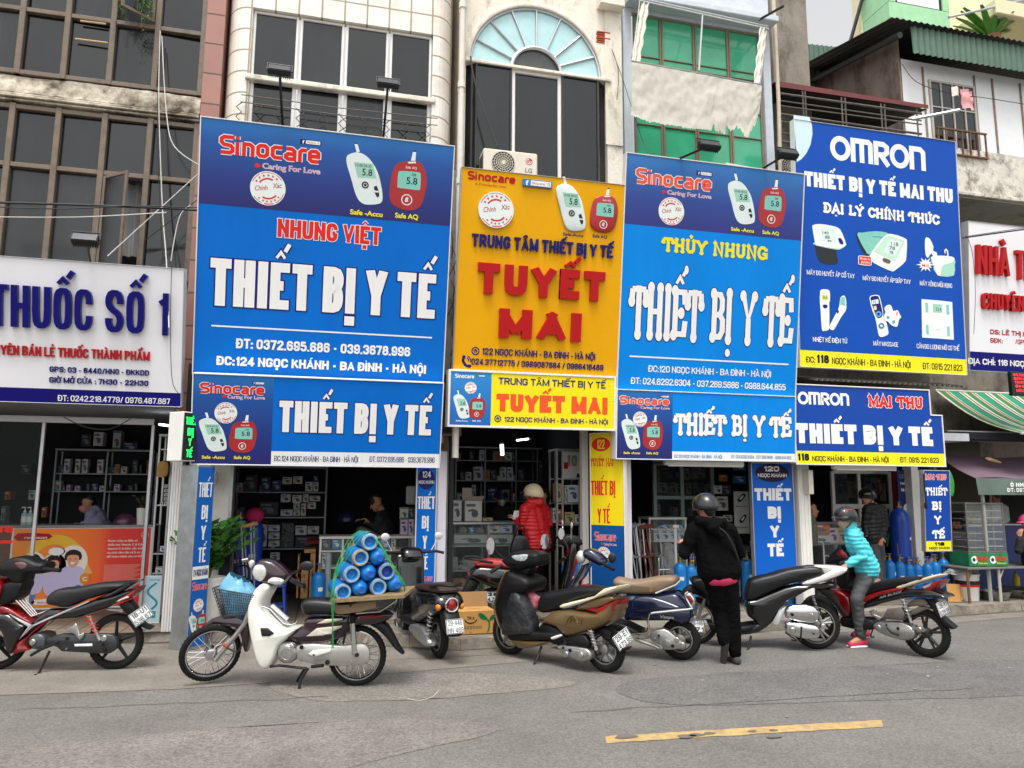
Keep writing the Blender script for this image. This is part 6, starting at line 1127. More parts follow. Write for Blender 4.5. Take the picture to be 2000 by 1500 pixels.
# folded wheelchairs
def wheelchair(label,p,rz,M,grp,sc_=1.0):
 t=thing('wheelchair',label,'wheelchair',p,rz,grp);t.scale=(sc_,)*3;f=MB()
 for y in(-.09,.09):
  f.tube(crv([(-.25,y,.1),(-.25,y,.5),(-.24,y,.88),(-.36,y,.93)],3),.013,7);f.tube(crv([(-.25,y,.52),(.1,y,.52),(.2,y,.45),(.24,y,.15),(.34,y,.1)],3),.013,7);f.tube(crv([(-.25,y,.7),(.05,y,.7),(.1,y,.52)],3),.012,7)
 part('frame',f,M,t);s_=MB();s_.box((-.24,-.085,.46),(.18,.085,.52),.02);s_.box((-.27,-.085,.52),(-.24,.085,.86),.01);part('seat',s_,mat('black_vinyl','#1d1d20',.5,var=.1),t)
 for y in(-.13,.13):w=MB();w.torus((-.12,y,.3),.28,.016,'y',28,6);part('large_wheel',w,mat('tyre','#1b1b1b',.8,var=.15),t)
 for y in(-.1,.1):w=MB();w.torus((.24,y,.09),.07,.02,'y',16,6);part('castor',w,mat('grey_rubber','#5d5f61',.8),t)
wheelchair('folded black wheelchair between the potted plant and the cylinders',pv(462,1160,10.15),R(60),mat('dark_chrome','#57595c',.25,.9),'folded wheelchairs');wheelchair('folded steel wheelchair in the door of shop 118 behind the rider in cyan',pv(1607,1130,10.2),R(40),alu,'folded wheelchairs');wheelchair('folded steel wheelchair behind the man in the black jacket',pv(1456,1120,10.5),R(60),alu,'folded wheelchairs')
rng=random.Random(3)
def stock(where,Y,z,rows,x0,x1,n):
 for yb,hmax in rows:
  x=x0
  while x<x1:
   w_=rng.uniform(24,60);h_=rng.uniform(.45,1)*hmax
   if rng.random()<n:goods(where,Y+rng.uniform(.0,.06),z,[(rng.choice('wwdtngdkpo'),x,yb-h_,min(x+w_-4,x1),yb)])
   x+=w_
stock('packed along the back shelving of shop 122',13.64,z2,((315,80),(470,85),(630,110),(788,110)),130,580,.62);stock('packed along the dark pharmacy shelf',12.92,zp,((470,110),(600,90)),395,1090,.6)
stock('packed along the lower rack of shop 124',12.36,z4,((338,100),(543,90),(798,120),(1000,110)),505,860,.6);stock('stored behind the partition of shop 120',11.75,z0_,((410,120),(600,110),(250,100)),390,890,.55);stock('lying in the lower counter of shop 124',10.86,z4b,((1008,80),(1148,80)),590,1060,.75)
# gas cylinders 
cy1=mat('cylinder_blue','#1678c4',.32,var=.12,scale=7,dirt=.2,dcol='#8fb7d3',dscale=16);cy2=mat('cylinder_deep','#1c45a8',.35,var=.12,scale=6,dirt=.18,dcol='#5f7ec0',dscale=9);cy3=mat('cylinder_grey','#8d93b5',.4,var=.15,scale=6,dirt=.25)
brass=mat('brass','#b08d4a',.35,.8,var=.2,scale=30);bluep=mat('wheel_blue','#1f5fb8',.4)
def cylinder(label,p,r,h,M,grp=None,valve=True,wheelM=bluep):
 t=thing('gas_cylinder',label,'gas cylinder',p,random.uniform(0,6),grp);b=MB();b.lathe([(r*.9,0),(r,.012),(r,h*.84),(r*.97,h*.88),(r*.85,h*.93),(r*.6,h*.972),(r*.34,h*.992),(r*.32,h+.01)],n=22);part('body',b,M,t)
 b=MB();b.lathe([(r*.34,h+.005),(r*.34,h+.03),(.016,h+.03),(.016,h+.085)],n=10);b.tube([(0,0,h+.055),(.05,0,h+.055)],.012,8);part('valve',b,brass,t)
 if valve:b=MB();b.torus((0,0,h+.1),.032,.008,'z',16,6);b.tube([(-.03,0,h+.1),(.03,0,h+.1)],.007,5);b.tube([(0,-.03,h+.1),(0,.03,h+.1)],.007,5);b.tube([(0,0,h+.08),(0,0,h+.105)],.009,6);part('hand_wheel',b,wheelM,t)
 b=MB();q=random.uniform(.5,.66)*h;n=8
 for k in range(n):a0,a1=-1.9+k*.09,-1.9+(k+1)*.09;b.add([((r+.001)*math.cos(a0),(r+.001)*math.sin(a0),q),((r+.001)*math.cos(a1),(r+.001)*math.sin(a1),q),((r+.001)*math.cos(a1),(r+.001)*math.sin(a1),q+.05),((r+.001)*math.cos(a0),(r+.001)*math.sin(a0),q+.05)],[(0,1,2,3)])
 s_=part('paper_tag',b,mat('paper_tag','#dfe6e8',.6,var=.2,scale=20),t,None);t.rotation_euler[2]=random.uniform(-.5,.9);return t
g8='blue gas cylinders clustered before shop 118'
for k,(zx,Yc,h,M,tag)in enumerate(((815,10.3,.6,cy1,'nearest the man in the padded jacket'),(905,10.3,.58,cy1,'below the brown cardboard'),(985,10.3,.54,cy1,'with a small white tag, third from the rider'),(1060,10.3,.53,cy1,'with white flaked paint at its middle'),(1150,10.22,.55,cy1,'left of the pair standing forward'),(1222,10.17,.58,cy1,'second from the cardboard flap'),(1295,10.17,.62,cy1,'tall one beside the folded cardboard flap'))):
 x=X(1560+zx/4.545,1130,Yc);cylinder('sky blue gas cylinder before shop 118, '+tag,(x,Yc,PV),.082,h,M,g8)
for k,(zx,Yc,h,M,tag)in enumerate(((772,10.55,.58,cy2,'deep blue, half hidden behind the first of the row'),(855,10.6,.64,cy1,'sky blue, behind the cardboard sheet'),(1040,10.6,.62,cy2,'deep blue, at the foot of the banner'),(1125,10.55,.62,cy1,'sky blue, behind the row beside the pillar'),(1195,10.5,.6,cy3,'greyish, behind the forward pair'))):
 x=X(1560+zx/4.545,1130,Yc);cylinder('second row gas cylinder, '+tag,(x,Yc,PV),.08,h,M,g8)
cylinder('tall deep blue oxygen cylinder standing against the window of shop 118',(X(1761,1080,10.5),10.5,PV),.155,1.42,cy2)
for k,(px,tag,M)in enumerate(((464,'nearer of the two large ones by the plant',cy2),(491,'farther of the two, a pink cap on top',cy2))):cylinder('large blue oxygen cylinder, '+tag,(X(px,1100,10.85+.12*k),10.85+.12*k,PV),.14,1.26,M,'large cylinders of shop 124')
b=MB();q=Vector((X(492,1100,10.97),10.97,PV+1.27));b.ell(q+Vector((0,0,.03)),(.13,.12,.11),16,8);b.grid(lambda u,v:(q.x+.06+.14*v,q.y-.08+.1*u,q.z-.02-.05*v),4,3);solo('pink_cap',b,mat('pink_cap','#c2265a',.7),'pink cap hung over the farther large blue cylinder','cap')
cylinder('small blue cylinder standing left of the white glass counter',(X(621,1160,10.45),10.45,PV),.088,.58,cy1)
for k,(px,Yc,h,M,tag)in enumerate(((1329,10.0,.66,cy1,'behind the tan seat, nearer to the post'),(1350,10.0,.62,cy1,'behind the tan seat, beside the man in black'),(1461,10.2,.68,cy1,'white collared, past the man in black'),(1485,10.1,.66,cy2,'deep blue under the upright sign'),(1501,10.3,.7,cy2,'with red band behind the greyish one'),(1516,10.1,.72,cy3,'greyish plastic wrapped one under the upright sign'),(1539,10.1,.62,cy1,'right under the blue upright sign edge'))):cylinder('gas cylinder of shop 120, '+tag,(X(px,1140,Yc),Yc,PV),.09,h,M,'gas cylinders before shop 120')
for k,px in enumerate((1108,1120,1131)):cylinder('blue cylinder behind the handlebars of the navy scooter, %s of three'%('outermost','middle','innermost')[k],(X(px,1110,10.3),10.3,PV),.085,.66,cy1,'cylinders behind the navy scooter')
# pharmacy counter and smaller things
Y=11.1;Q=[P(*zp(70,1400),Y),P(*zp(1095,1370),Y),P(*zp(1108,842),Y),P(*zp(85,850),Y)];x0,x1,z0,z1=(Q[0].x+Q[3].x)/2-1.2,(Q[1].x+Q[2].x)/2,PV+.1,(Q[2].z+Q[3].z)/2
t=thing('pharmacy_counter','pharmacy counter fronted by an orange and red vitamin poster','counter',(x0,Y,PV));w,h=x1-x0,z1-PV
pb((0,.012,0),(w,.55,h-.03),.005,mat('counter_brown','#6d4a3b',.6),'body',t);pb((-.02,-.02,h-.03),(w+.02,.58,h),.006,mat('counter_top','#8f9396',.2),'top',t)
L=Loc(t);mb=MB();u0=1.2;pw=w-u0;v0,v1=.12,h-.045;ph=v1-v0;q_=lambda x,y:(u0+pw*(x-75)/1025,v1-ph*(y-850)/530)
mb.m(white).flat([(u0-.02,v0-.02),(w-.002,v0-.02),(w-.002,v1+.012),(u0-.02,v1+.012)],.008)
mb.m(gradmat('poster_orange',((0,'#ff9a30'),(.45,'#ff7f1e'),(.62,'#f8641e'),(.7,'#ea2e1c'),(1,'#e0241a')),0,u0,w)).flat([(u0,v0),(w-.02,v0),(w-.02,v1),(u0,v1)],.006)
P_=lambda pts,M,k,sm=0:mb.m(M).flat(cr([q_(*p)for p in pts],sm)if sm else[q_(*p)for p in pts],.006-.0012*k)
P_([(180,1000),(250,920),(380,890),(500,920),(590,1000),(640,1110),(665,1155),(560,1160),(520,1050),(440,970),(340,960),(260,1010),(220,1080)],ink('poster_amber','#f3c23a'),1,3)
P_([(600,1040),(670,1155),(545,1160)],ink('poster_tan','#f5b56a'),1.5)
for cx,cy,r_,dark_ in((235,1075,60,1),(385,1085,60,0),(520,1050,72,1)):
 P_([(cx+r_*1.5*math.cos(a*.5236),cy+20+r_*1.5*math.sin(a*.5236))for a in range(12)],ink('poster_halo','#f6efe6'),2,2)
 P_([(cx-r_*1.1,cy+150),(cx-r_*1.3,cy+90),(cx-r_*.5,cy+55),(cx+r_*.5,cy+55),(cx+r_*1.3,cy+90),(cx+r_*1.2,cy+200),(cx-r_*.6,cy+210)],ink('poster_shirt','#cfc6ea'),3 if dark_ else 3.5,2)
 P_([(cx-r_*.85,cy+10),(cx-r_*.7,cy-40),(cx,cy-58),(cx+r_*.75,cy-38),(cx+r_*.85,cy+10),(cx,cy+20)],ink('poster_hair','#2a1d1a'),4,2);P_([(cx-r_*.62,cy-5),(cx-r_*.3,cy-20),(cx+r_*.4,cy-20),(cx+r_*.62,cy),(cx+r_*.5,cy+45),(cx,cy+66),(cx-r_*.45,cy+45)],ink('poster_skin','#e3a884'),5,2)
 P_([(cx-r_*.25,cy+30),(cx+r_*.28,cy+28),(cx,cy+46)],white,6,2)
 for e in(-.28,.28):P_([(cx+r_*e-5,cy+4),(cx+r_*e+5,cy+4),(cx+r_*e+5,cy+9),(cx+r_*e-5,cy+9)],inkk,6)
P_([(105,880),(330,885),(330,920),(105,930)],dred,2,2);a=q_(155,917);text(mb,'redoxon',a[0],q_(318,917)[0],a[1],.035,.006-.004,white,.02)
for x,y,r_,M,s_ in((620,1190,38,ink('ball_gold','#e2912a'),'C'),(575,1268,38,ink('ball_blue','#1f8fd6'),'Zn')):P_([(x+r_*math.cos(a*.35),y+r_*math.sin(a*.35))for a in range(18)],M,9);a=q_(x-18,y+14);text(mb,s_,a[0],q_(x+18,0)[0],a[1],.05,.006-.013,white,.03)
for i,(s_,xx)in enumerate((('Phòng ngừa và điều trị',990),('thiếu hụt Vitamin C & Kẽm.',1050),('Vitamin C & Kẽm cần thiết',1045),('cho khả năng bảo vệ & cơ chế',1055),('đề kháng bệnh của cơ thể',1035))):a=q_(768,942+27*i);text(mb,s_,a[0],q_(xx,0)[0],a[1],.026,.0035,white,.02)
for i in range(26):mb.m(ink('poster_fine','#f0a296'));P_([(755,1100+6.4*i),(1040-(i%5)*14,1100+6.4*i),(1040-(i%5)*14,1102.6+6.4*i),(755,1102.6+6.4*i)],ink('poster_fine'),2)
P_([(1015+27*math.cos(a*.35)+30,897+27*math.sin(a*.35))for a in range(18)],white,2);P_([(1045+24*math.cos(a*.35),897+24*math.sin(a*.35))for a in range(18)],red,3);a=q_(1027,903);text(mb,'BAYER',a[0],q_(1063,0)[0],a[1],.014,.0015,white,.01)
for yy,rr_ in((1297,26),(1338,20)):P_([(248+rr_*math.cos(a*.35),yy+rr_*math.sin(a*.35))for a in range(18)],ink('seal_blue','#5f86b8'),2)
P_([(265,1325),(440,1322),(440,1352),(265,1358)],white,2,2);a=q_(292,1348);text(mb,'Redoxon',a[0],q_(370,0)[0],a[1],.018,.0015,red,.03)
part('poster',mb,None,t,None)
ctz=z1;cp_=lambda zx,Yv=11.25:Vector((X(zx/3.75,1020,Yv),Yv,ctz))
def bottle(label,p,r,h,M,grp=None):
 t=thing('pump_bottle',label,'bottle',p,0,grp);b=MB();b.lathe([(r*.95,0),(r,.01),(r,h*.6),(r*.5,h*.7),(r*.45,h*.74)],n=14);part('body',b,M,t);b=MB();b.lathe([(r*.5,h*.74),(r*.5,h*.8),(.006,h*.82),(.006,h)],n=10);b.tube([(0,0,h),(-.04,0,h-.005)],.008,6);part('pump',b,whitem,t)
 b=MB();b.lathe([(r+.001,h*.15),(r+.001,h*.48)],n=14,cap=False);part('paper_tag',b,dwhite,t)
for k,zx in enumerate((175,217)):bottle('pale teal pump bottle on the pharmacy counter, %s the glass edge'%('farther from' if k==0 else 'closer to'),cp_(zx),.035,.23,mat('bottle_teal','#9fc9c4',.3),'pump bottles')
goods('on the dark pharmacy shelf',13.0,zp,[('d',420,410,490,470),('d',150,400,230,470),('t',205,590,260,660),('d',790,420,870,470),('o',30,600,80,660),('d',590,180,670,270),('w',680,165,760,265),('g',0,710,40,830),('g',820,155,890,300),('n',900,240,1010,300),('o',300,715,345,790),('d',570,420,660,470)],.2)
rack('dark shelf unit behind the pharmacist',X(*zp(380,600),12.9),X(*zp(1110,600),12.9),12.9,13.2,PV,lv(zp,700,290,12.9),[lv(zp,700,v,12.9)for v in(470,600)],mat('rack_grey'),posts=[X(*zp(775,500),12.9)],backm=innerd)
rack('narrow steel side shelf behind the shutter column',X(*zp(1150,900),11.3),X(*zp(1225,900),11.0),11.0,11.4,PV,lv(zp,1180,180,11.0),[lv(zp,1180,v,11.0)for v in(290,700,1055,1200)],alu)
goods('on the side shelf by the shutter column',11.02,zp,[('w',1200,548,1230,572),('w',1200,580,1230,604),('w',1200,611,1230,635),('w',1198,642,1228,666),('w',1170,672,1195,697),('w',1200,672,1226,697),('t',1170,1000,1210,1040),('g',1135,1150,1190,1205)],.05)
b=MB();p=P(*zp(1190,490),10.9);q=P(*zp(1190,380),10.9);b.pillow(cr([(p.x-.07,p.z),(p.x+.06,p.z+.01),(p.x+.07,q.z-.05),(p.x+.04,q.z),(p.x-.04,q.z),(p.x-.065,q.z-.05)],3),10.9,.03);solo('paper_lantern',b,mat('amber_pack','#d9a455',.6,var=.2),'amber jar shaped pack hanging in the pharmacy side shelf','pack')
t=thing('glass_door','sliding glass pharmacy doors with slim steel frames','door',(X(0,1000,10.3),10.3,PV));o=Vector(t.location);f=MB();f.xf=Matrix.Translation(-o)
xd=[X(-400,1000,10.3),X(86,830,10.3)];zh=Zz(150,822,10.3);f.box((xd[0],10.28,zh-.03),(X(302,830,10.3),10.34,zh+.05),.005);f.box((xd[1]-.02,10.29,PV),(xd[1]+.02,10.33,zh-.03),.004);f.box((X(300,830,10.3)-.02,10.285,PV),(X(300,830,10.3)+.02,10.335,zh-.03),.004);part('frame',f,alu,t)
f=MB();f.xf=Matrix.Translation(-o);f.box((xd[0],10.305,PV+.02),(xd[1]-.02,10.312,zh-.03));part('pane',f,mat('door_glass','#3c4744',.05,var=.2,alpha=.12),t)
f=MB();f.xf=Matrix.Translation(-o);a=P(-60,1062,10.3);c=P(26,1040,10.3);capitals(f,'HÀNG',a.x,c.x,c.z,.075,10.3,red,.18);f.m(red).flat([(a.x,a.z+.0),(c.x,a.z),(c.x,a.z+.035),(a.x,a.z+.035)],10.3);part('lettering',f,None,t,None)
def leafy(label,p,n,hgt,spread,M,potM,pr_,ph_,name='potted_plant',wide=.03):
 t=thing(name,label,'plant',p);b=MB();b.lathe([(pr_*.82,0),(pr_,ph_),(pr_*.93,ph_),(pr_*.9,ph_-.03)],n=18);part('pot',b,potM,t);st,lf=MB(),MB()
 for k in range(n):
  a=random.uniform(0,6.28);rr_=spread*random.uniform(.25,1);hh=hgt*random.uniform(.55,1);pts=[Vector((math.cos(a)*rr_*u*u,math.sin(a)*rr_*u*u*.8,ph_-.03+hh*u*(1-.15*u)))for u in(0,.2,.4,.6,.8,1)];st.tube(pts,.006,5)
  for j in range(15):
   u=.25+.75*j/14;i=min(4,int(u*5));c=pts[i].lerp(pts[i+1],u*5-i);side=Vector((-math.sin(a),math.cos(a),.25))*(1 if j%2 else-1)+Vector((0,0,.35+.2*random.random()))+Vector((math.cos(a),math.sin(a),0))*.3
   side=(side+Vector((random.uniform(-.3,.3),)*3)).normalized();L_=wide*random.uniform(1.8,2.7);wv=side.orthogonal().normalized()*wide*.5;wv.rotate(Matrix.Rotation(random.uniform(0,3),3,side));lf.add([c,c+side*L_*.4+wv,c+side*L_,c+side*L_*.4-wv],[(0,1,2,3)])
 part('stems',st,mat('plant_stem'),t);part('foliage',lf,M,t,None);return t
leafy('dark leaved plant in a white mug pot on the pharmacy counter',cp_(1038),6,.3,.14,mat('leaf_dim','#3f5233',.5,var=.3),whitem,.075,.22,wide=.022)
leafy('lush green plant in a white embossed pot beside the post sign',Vector((X(405,1200,9.75),9.75,PV)),40,.85,.5,mat('leaf_zz','#3f7a2c',.3,var=.6,scale=4),mat('pot_white','#dcd9d3',.5,bump=.6,bscale=14,dirt=.25),.18,.62,wide=.062)
def helmet(label,p,M,rz=0.0,sc_=1.0,peak=True):
 t=thing('helmet',label,'helmet',p,rz);t.scale=(sc_,)*3;b=MB();vs=[];n=20
 for i in range(8):
  a=i/7*math.pi*.56
  for k in range(n):th=2*math.pi*k/n;vs.append((.135*math.sin(a)*math.cos(th)*1.1,.12*math.sin(a)*math.sin(th),.02+.13*math.cos(a)))
 b.add(vs,[(i*n+k,(i+1)*n+k,(i+1)*n+(k+1)%n,i*n+(k+1)%n)for i in range(7)for k in range(n)]);part('shell',b,M,t)
 if peak:b=MB();b.grid(lambda u,v:(.1+.1*v*math.cos((u-.5)*1.8),.13*(u-.5)*2*(1-.15*v),.02-.03*v),10,4);part('peak',b,black,t)
 return t
helmet('red and blue patterned helmet resting on the pharmacy counter',cp_(920)+Vector((0,0,.0)),mat('helmet_mix','#5c3050',.3,var=.9,scale=9),R(200));helmet('dark blue helmet on the red table behind the white counter',P(*z4b(525,610),11.6),mat('helmet_navy','#1a2148',.3),R(190))
b=MB();a=P(*zp(1045,1452),10.35);c=P(*zp(1190,1215),10.35);b.m(white).box((a.x,10.35,PV),(c.x,10.37,c.z),.004);b.m(ink('flyer_blue','#bcd8e2')).flat([(a.x+.01,PV+.02),(c.x-.01,PV+.02),(c.x-.01,c.z-.01),(a.x+.01,c.z-.01)],10.348);w,h=c.x-a.x,c.z-PV
b.m(ink('flyer_teal','#2f8f96'));stroke(b,[(a.x+w*(.5+.28*math.sin(v*7)),PV+h*(.3+.55*v))for v in[k/16 for k in range(17)]],w*.06,10.346);b.flat([(a.x+w*.25,PV+h*.12),(a.x+w*.75,PV+h*.12),(a.x+w*.75,PV+h*.26),(a.x+w*.25,PV+h*.26)],10.346);text(b,'Khỏe mỗi ngày',a.x+w*.3,a.x+w*.9,PV+h*.9,.02,10.345,ink('flyer_teal'),.01);solo('flyer_board',b,None,'pale blue flyer board standing on the floor beside the orange poster','board',smooth=None)
b=MB();a=P(*z4(228,280),9.85);c=P(*z4(342,170),9.85);b.box((a.x,9.85,a.z),(c.x,10.0,c.z),.006);b.m(red);solo('meter_box',b,mat('meter_box','#d9d3cd',.6,var=.25,scale=14),'grimy white meter box on the pier above the potted plant','box')
t=thing('plastic_stool','blue plastic stool half hidden behind the white bike','stool',(X(535,1185,10.3),10.3,PV));sb=mat('stool_blue','#20449c',.45);pb((-.14,-.14,.42),(.14,.14,.45),.012,sb,'seat',t)
for sx_ in(-1,1):
 for sy_ in(-1,1):b=MB();b.tube([(sx_*.15,sy_*.15,0),(sx_*.11,sy_*.11,.42)],.018,6);part('leg',b,sb,t)
b=MB()
for s_ in(-1,1):b.box((-.13,s_*.13-.006,.17),(.13,s_*.13+.006,.2));b.box((s_*.13-.006,-.125,.21),(s_*.13+.006,.125,.24))
part('stretcher',b,sb,t)
# table with red cloth behind the counter in 124
t=thing('desk','low red topped desk behind the white counter in shop 124','desk',(X(700,1030,11.7),11.5,PV));pb((-.75,0,.86),(.3,.6,.92),.01,mat('red_cloth','#8e1f1f',.7),'top',t);pb((-.7,.05,0),(.25,.55,.86),.01,innerd,'body',t)
# carton on the pavement
t=thing('carton','brown carton printed TH.A with green leaves, lying open on the pavement edge','carton',G(893,1241,.125),R(3));w,h=X(966,1200,8.75)-X(893,1200,8.75),.27;kb=mat('carton_brown','#c18f4e',.8,var=.12,scale=4);pb((0,0,.003),(w,.3,h),.006,kb,'body',t)
b=MB();b.add([(.02,.3,h),(w,.3,h),(w,.34,h+.17),(.01,.34,h+.17)],[(0,1,2,3)]);part('flap',b,mat('carton_inside','#9a7446',.8),t)
L=Loc(t);b=MB();capitals(b,'TH.A',w*.26,w*.46,h*.63,h*.13,-.002,inkk,.16);b.m(inkk);stroke(b,arc(w*.36,h*.68,w*.17,h*.2,195,345,12),.006,-.002)
gl_=ink('leaf_print','#1f6a3c');b.m(gl_).flat(cr([(w*.56,h*.86),(w*.66,h*.87),(w*.78,h*.72),(w*.82,h*.6),(w*.7,h*.6),(w*.6,h*.7)],3),-.002);stroke(b,[(w*.8,h*.62),(w*.86,h*.5),(w*.87,h*.3),(w*.82,h*.06)],.009,-.0022);b.flat(cr([(w*.86,h*.55),(w*.9,h*.72),(w*.985,h*.8),(w*.985,h*.6)],3),-.002)
for k in range(6):stroke(b,circ(w*(.2+.085*k),h*.3,.012,.014,8),.003,-.002,True)
b.m(inkk);stroke(b,[(w*.36,.02),(w*.36,h*.12)],.006,-.002);text(b,'10 Chai x 1 lít',w*.3,w*.44,h*.42,.012,-.002,inkk,.0);part('print',b,None,t,None)
b=MB();capitals(b,'TH.A',w*.35,w*.7,.12,.05,0,inkk,.16);b.v=[(x,.2-z*.5,h+.002)for x,y,z in b.v];part('lettering',b,None,t,None)
# air conditioners
def aircon(label,p,w,h,d,rz=0,logo_=False,grp='air conditioner units'):
 t=thing('air_conditioner',label,'air conditioner',p,rz,grp);am=mat('ac_beige','#d9d1c0',.5,var=.06,dirt=.2);pb((0,0,0),(w,d,h),.015,am,'case',t);cx,cz,r=w*.36,h*.5,h*.42
 b=MB();b.lathe([(r,-.004),(r,.02)],(cx,-.003,cz),'y',28);part('fan_opening',b,mat('fan_dark','#33342f',.7),t);b=MB()
 for k in range(5):b.torus((cx,-.012,cz),r*(1-.19*k),.004,'y',28,5)
 for k in range(20):a=k*math.pi/10;b.tube([(cx+r*.2*math.cos(a),-.014,cz+r*.2*math.sin(a)),(cx+r*math.cos(a+.25),-.014,cz+r*math.sin(a+.25))],.003,4)
 b.lathe([(r*.17,-.02),(r*.17,-.006)],(cx,0,cz),'y',16);part('fan_grille',b,am,t);b=MB()
 for k in range(7):b.box((-.004,.03+.035*k,h*.15),(-.001,.045+.035*k,h*.85))
 part('vents',b,mat('fan_dark'),t)
 if logo_:
  b=MB();c=(w*.84,h*.66);b.m(ink('lg_red','#b3123f')).flat(circ(*c,h*.13),-.002);b.m(white);stroke(b,arc(c[0],c[1],h*.09,h*.09,90,360,14),h*.012,-.003);stroke(b,[(c[0]-.002,c[1]+h*.05),(c[0]-.002,c[1]-h*.04),(c[0]+h*.03,c[1]-h*.04)],h*.01,-.003);stroke(b,[(c[0]+h*.09,c[1]),(c[0]+h*.035,c[1])],h*.012,-.003);text(b,'LG',w*.765,w*.9,h*.24,h*.17,-.002,grey,.03);part('logo',b,None,t,None)
a=P(944,337,9.28);c=P(1050,300,9.28);aircon('outdoor air conditioner unit with a red round emblem on top of the orange sign',(a.x,9.28,a.z-.02),c.x-a.x,Zz(945,288,9.28)-a.z+.02,.3,0,True)
a=P(1420,348,9.35);aircon('air conditioner unit half hidden behind the top edge of the second blue sign',(a.x,9.35,a.z-.2),.62,.45,.3,R(6));a=P(1525,345,9.9);aircon('air conditioner unit behind the edge of the deep blue sign',(a.x,9.9,a.z-.05),.5,.42,.3,R(-25))
def flood(label,lamp,foot,w=.24,lean=.5):
 t=thing('floodlight',label,'floodlight',lamp,0,'sign floodlights');b=MB();b.xf=Matrix.Rotation(lean,4,'X');b.box((-w/2,-.04,-.06),(w/2,.03,.05),.008)
 for k in range(11):b.box((-w/2+.01+k*(w-.03)/10,.03,-.05),(-w/2+.018+k*(w-.03)/10,.07,.04))
 part('housing',b,black,t);b=MB();b.xf=Matrix.Rotation(lean,4,'X');b.box((-w/2+.012,-.046,-.05),(w/2-.012,-.04,.04));part('lens',b,mat('lens_grey','#2b2d2f',.15),t)
 b=MB();d=Vector(foot)-Vector(lamp);b.tube([(0,.02,0),d],.016,7);b.tube([(-w/2-.01,0,0),(-w/2-.01,.03,.09),(w/2+.01,.03,.09),(w/2+.01,0,0)],.009,6);part('arm',b,black,t)
for i,(lx,ly,fx_,fy,Yl,Yf,tag)in enumerate(((546,138,552,250,8.5,9.2,'above the red shop name on the tall sign'),(758,164,748,275,8.5,9.2,'above the red and white meters of the largest sign'),(1385,284,1322,312,8.3,8.9,'over the second blue sign before the green glass'),(1538,300,1480,335,8.4,8.95,'beside the edge of the deep blue sign'),(167,468,178,522,8.5,9.2,'over the white pharmacy sign'))):flood('black floodlight on an arm '+tag,P(lx,ly,Yl),P(fx_,fy,Yf),.3 if i in(2,3)else.26,-.55)
# cables
def cable(label,pts,r,M,k=5,grp='street cables'):
 b=MB();b.tube(crv([P(*q)for q in pts],k),r,5,False);solo('cable',b,M,label,'cable',grp)
cable('thick black cable crossing the pharmacy glazing',[(-60,394,9),(200,402,9),(392,411,9.1)],.014,cable_b);cable('thin black cable sagging under the thick one across the glazing',[(-60,402,8.98),(120,408,8.98),(260,402,9),(392,406,9.1)],.007,cable_b);cable('cream cable running level across the pharmacy glazing',[(-60,423,9.05),(150,424,9.05),(325,415,9.2)],.006,cable_w)
cable('white cable hanging down the gridded glazing in front of the band',[(313,60,9.6),(310,180,9.6),(313,300,9.55),(318,420,9.5),(325,510,9.3),(330,640,8.95)],.0065,cable_w);cable('white cable bending from the glazing to the tall blue sign',[(316,70,9.6),(325,220,9.55),(340,285,9.5),(388,322,9.4)],.006,cable_w);cable('pale diagonal stay wire in front of the pharmacy glazing',[(386,340,9.3),(210,500,9.1)],.006,cable_w)
cable('looping white cable beside the edge of the tall blue sign',[(372,400,9.3),(352,420,9.3),(340,470,9.3),(334,510,9.3)],.006,cable_w);cable('thin black wire in front of the lower glazing',[(308,180,9.55),(309,330,9.5),(318,515,9.4)],.005,cable_b);cable('thin slanting black wire near the open sash',[(283,470,9.4),(386,390,9.3)],.005,cable_b)
cable('thick black cable across the far white pharmacy sign',[(1880,465,9.0),(1950,455,9.0),(2060,440,8.9)],.012,cable_b);cable('thin wire above the thick cable on the far pharmacy sign',[(1885,462,9.0),(2060,436,8.95)],.005,cable_b);cable('thin grey wire dangling on the far pharmacy sign',[(1890,463,8.98),(1900,500,9),(1905,570,9.1),(1902,652,9.2)],.004,ironm);cable('thin dark wire hanging down the white pharmacy sign',[(335,520,8.9),(333,640,9.0),(336,740,9.15),(348,768,9.2)],.004,ironm)
cable('black wire looping under the pharmacy sign',[(125,815,9.6),(170,835,9.6),(215,838,9.6),(255,818,9.6)],.006,cable_b);cable('dark stay rod leaning across the fan window',[(919,110,9.6),(930,170,9.55),(972,288,9.4)],.012,ironm);cable('thin wire drooping beside the exposed bricks',[(1195,95,9.65),(1208,140,9.6),(1205,195,9.6)],.005,ironm);cable('long wire crossing beside the green glazing',[(1196,100,9.65),(1218,160,9.6),(1250,260,9.4),(1268,308,9.2)],.005,ironm)
for k in range(7):cable('tangled dark wire in the gap between the tall blue and the orange sign',[(880+random.uniform(-4,8),440+k*36,9.6),(889+random.uniform(-6,6),470+k*36,9.5),(876+random.uniform(-3,10),505+k*38,9.6)],.007,cable_b,grp='tangled wires between the signs')
b=MB();b.box((X(866,600,9.72),9.72,2.5),(X(905,600,9.72),9.8,6.2));solo('gap_wall',b,conc,'dark weathered wall strip showing between the tall blue and orange signs','wall')
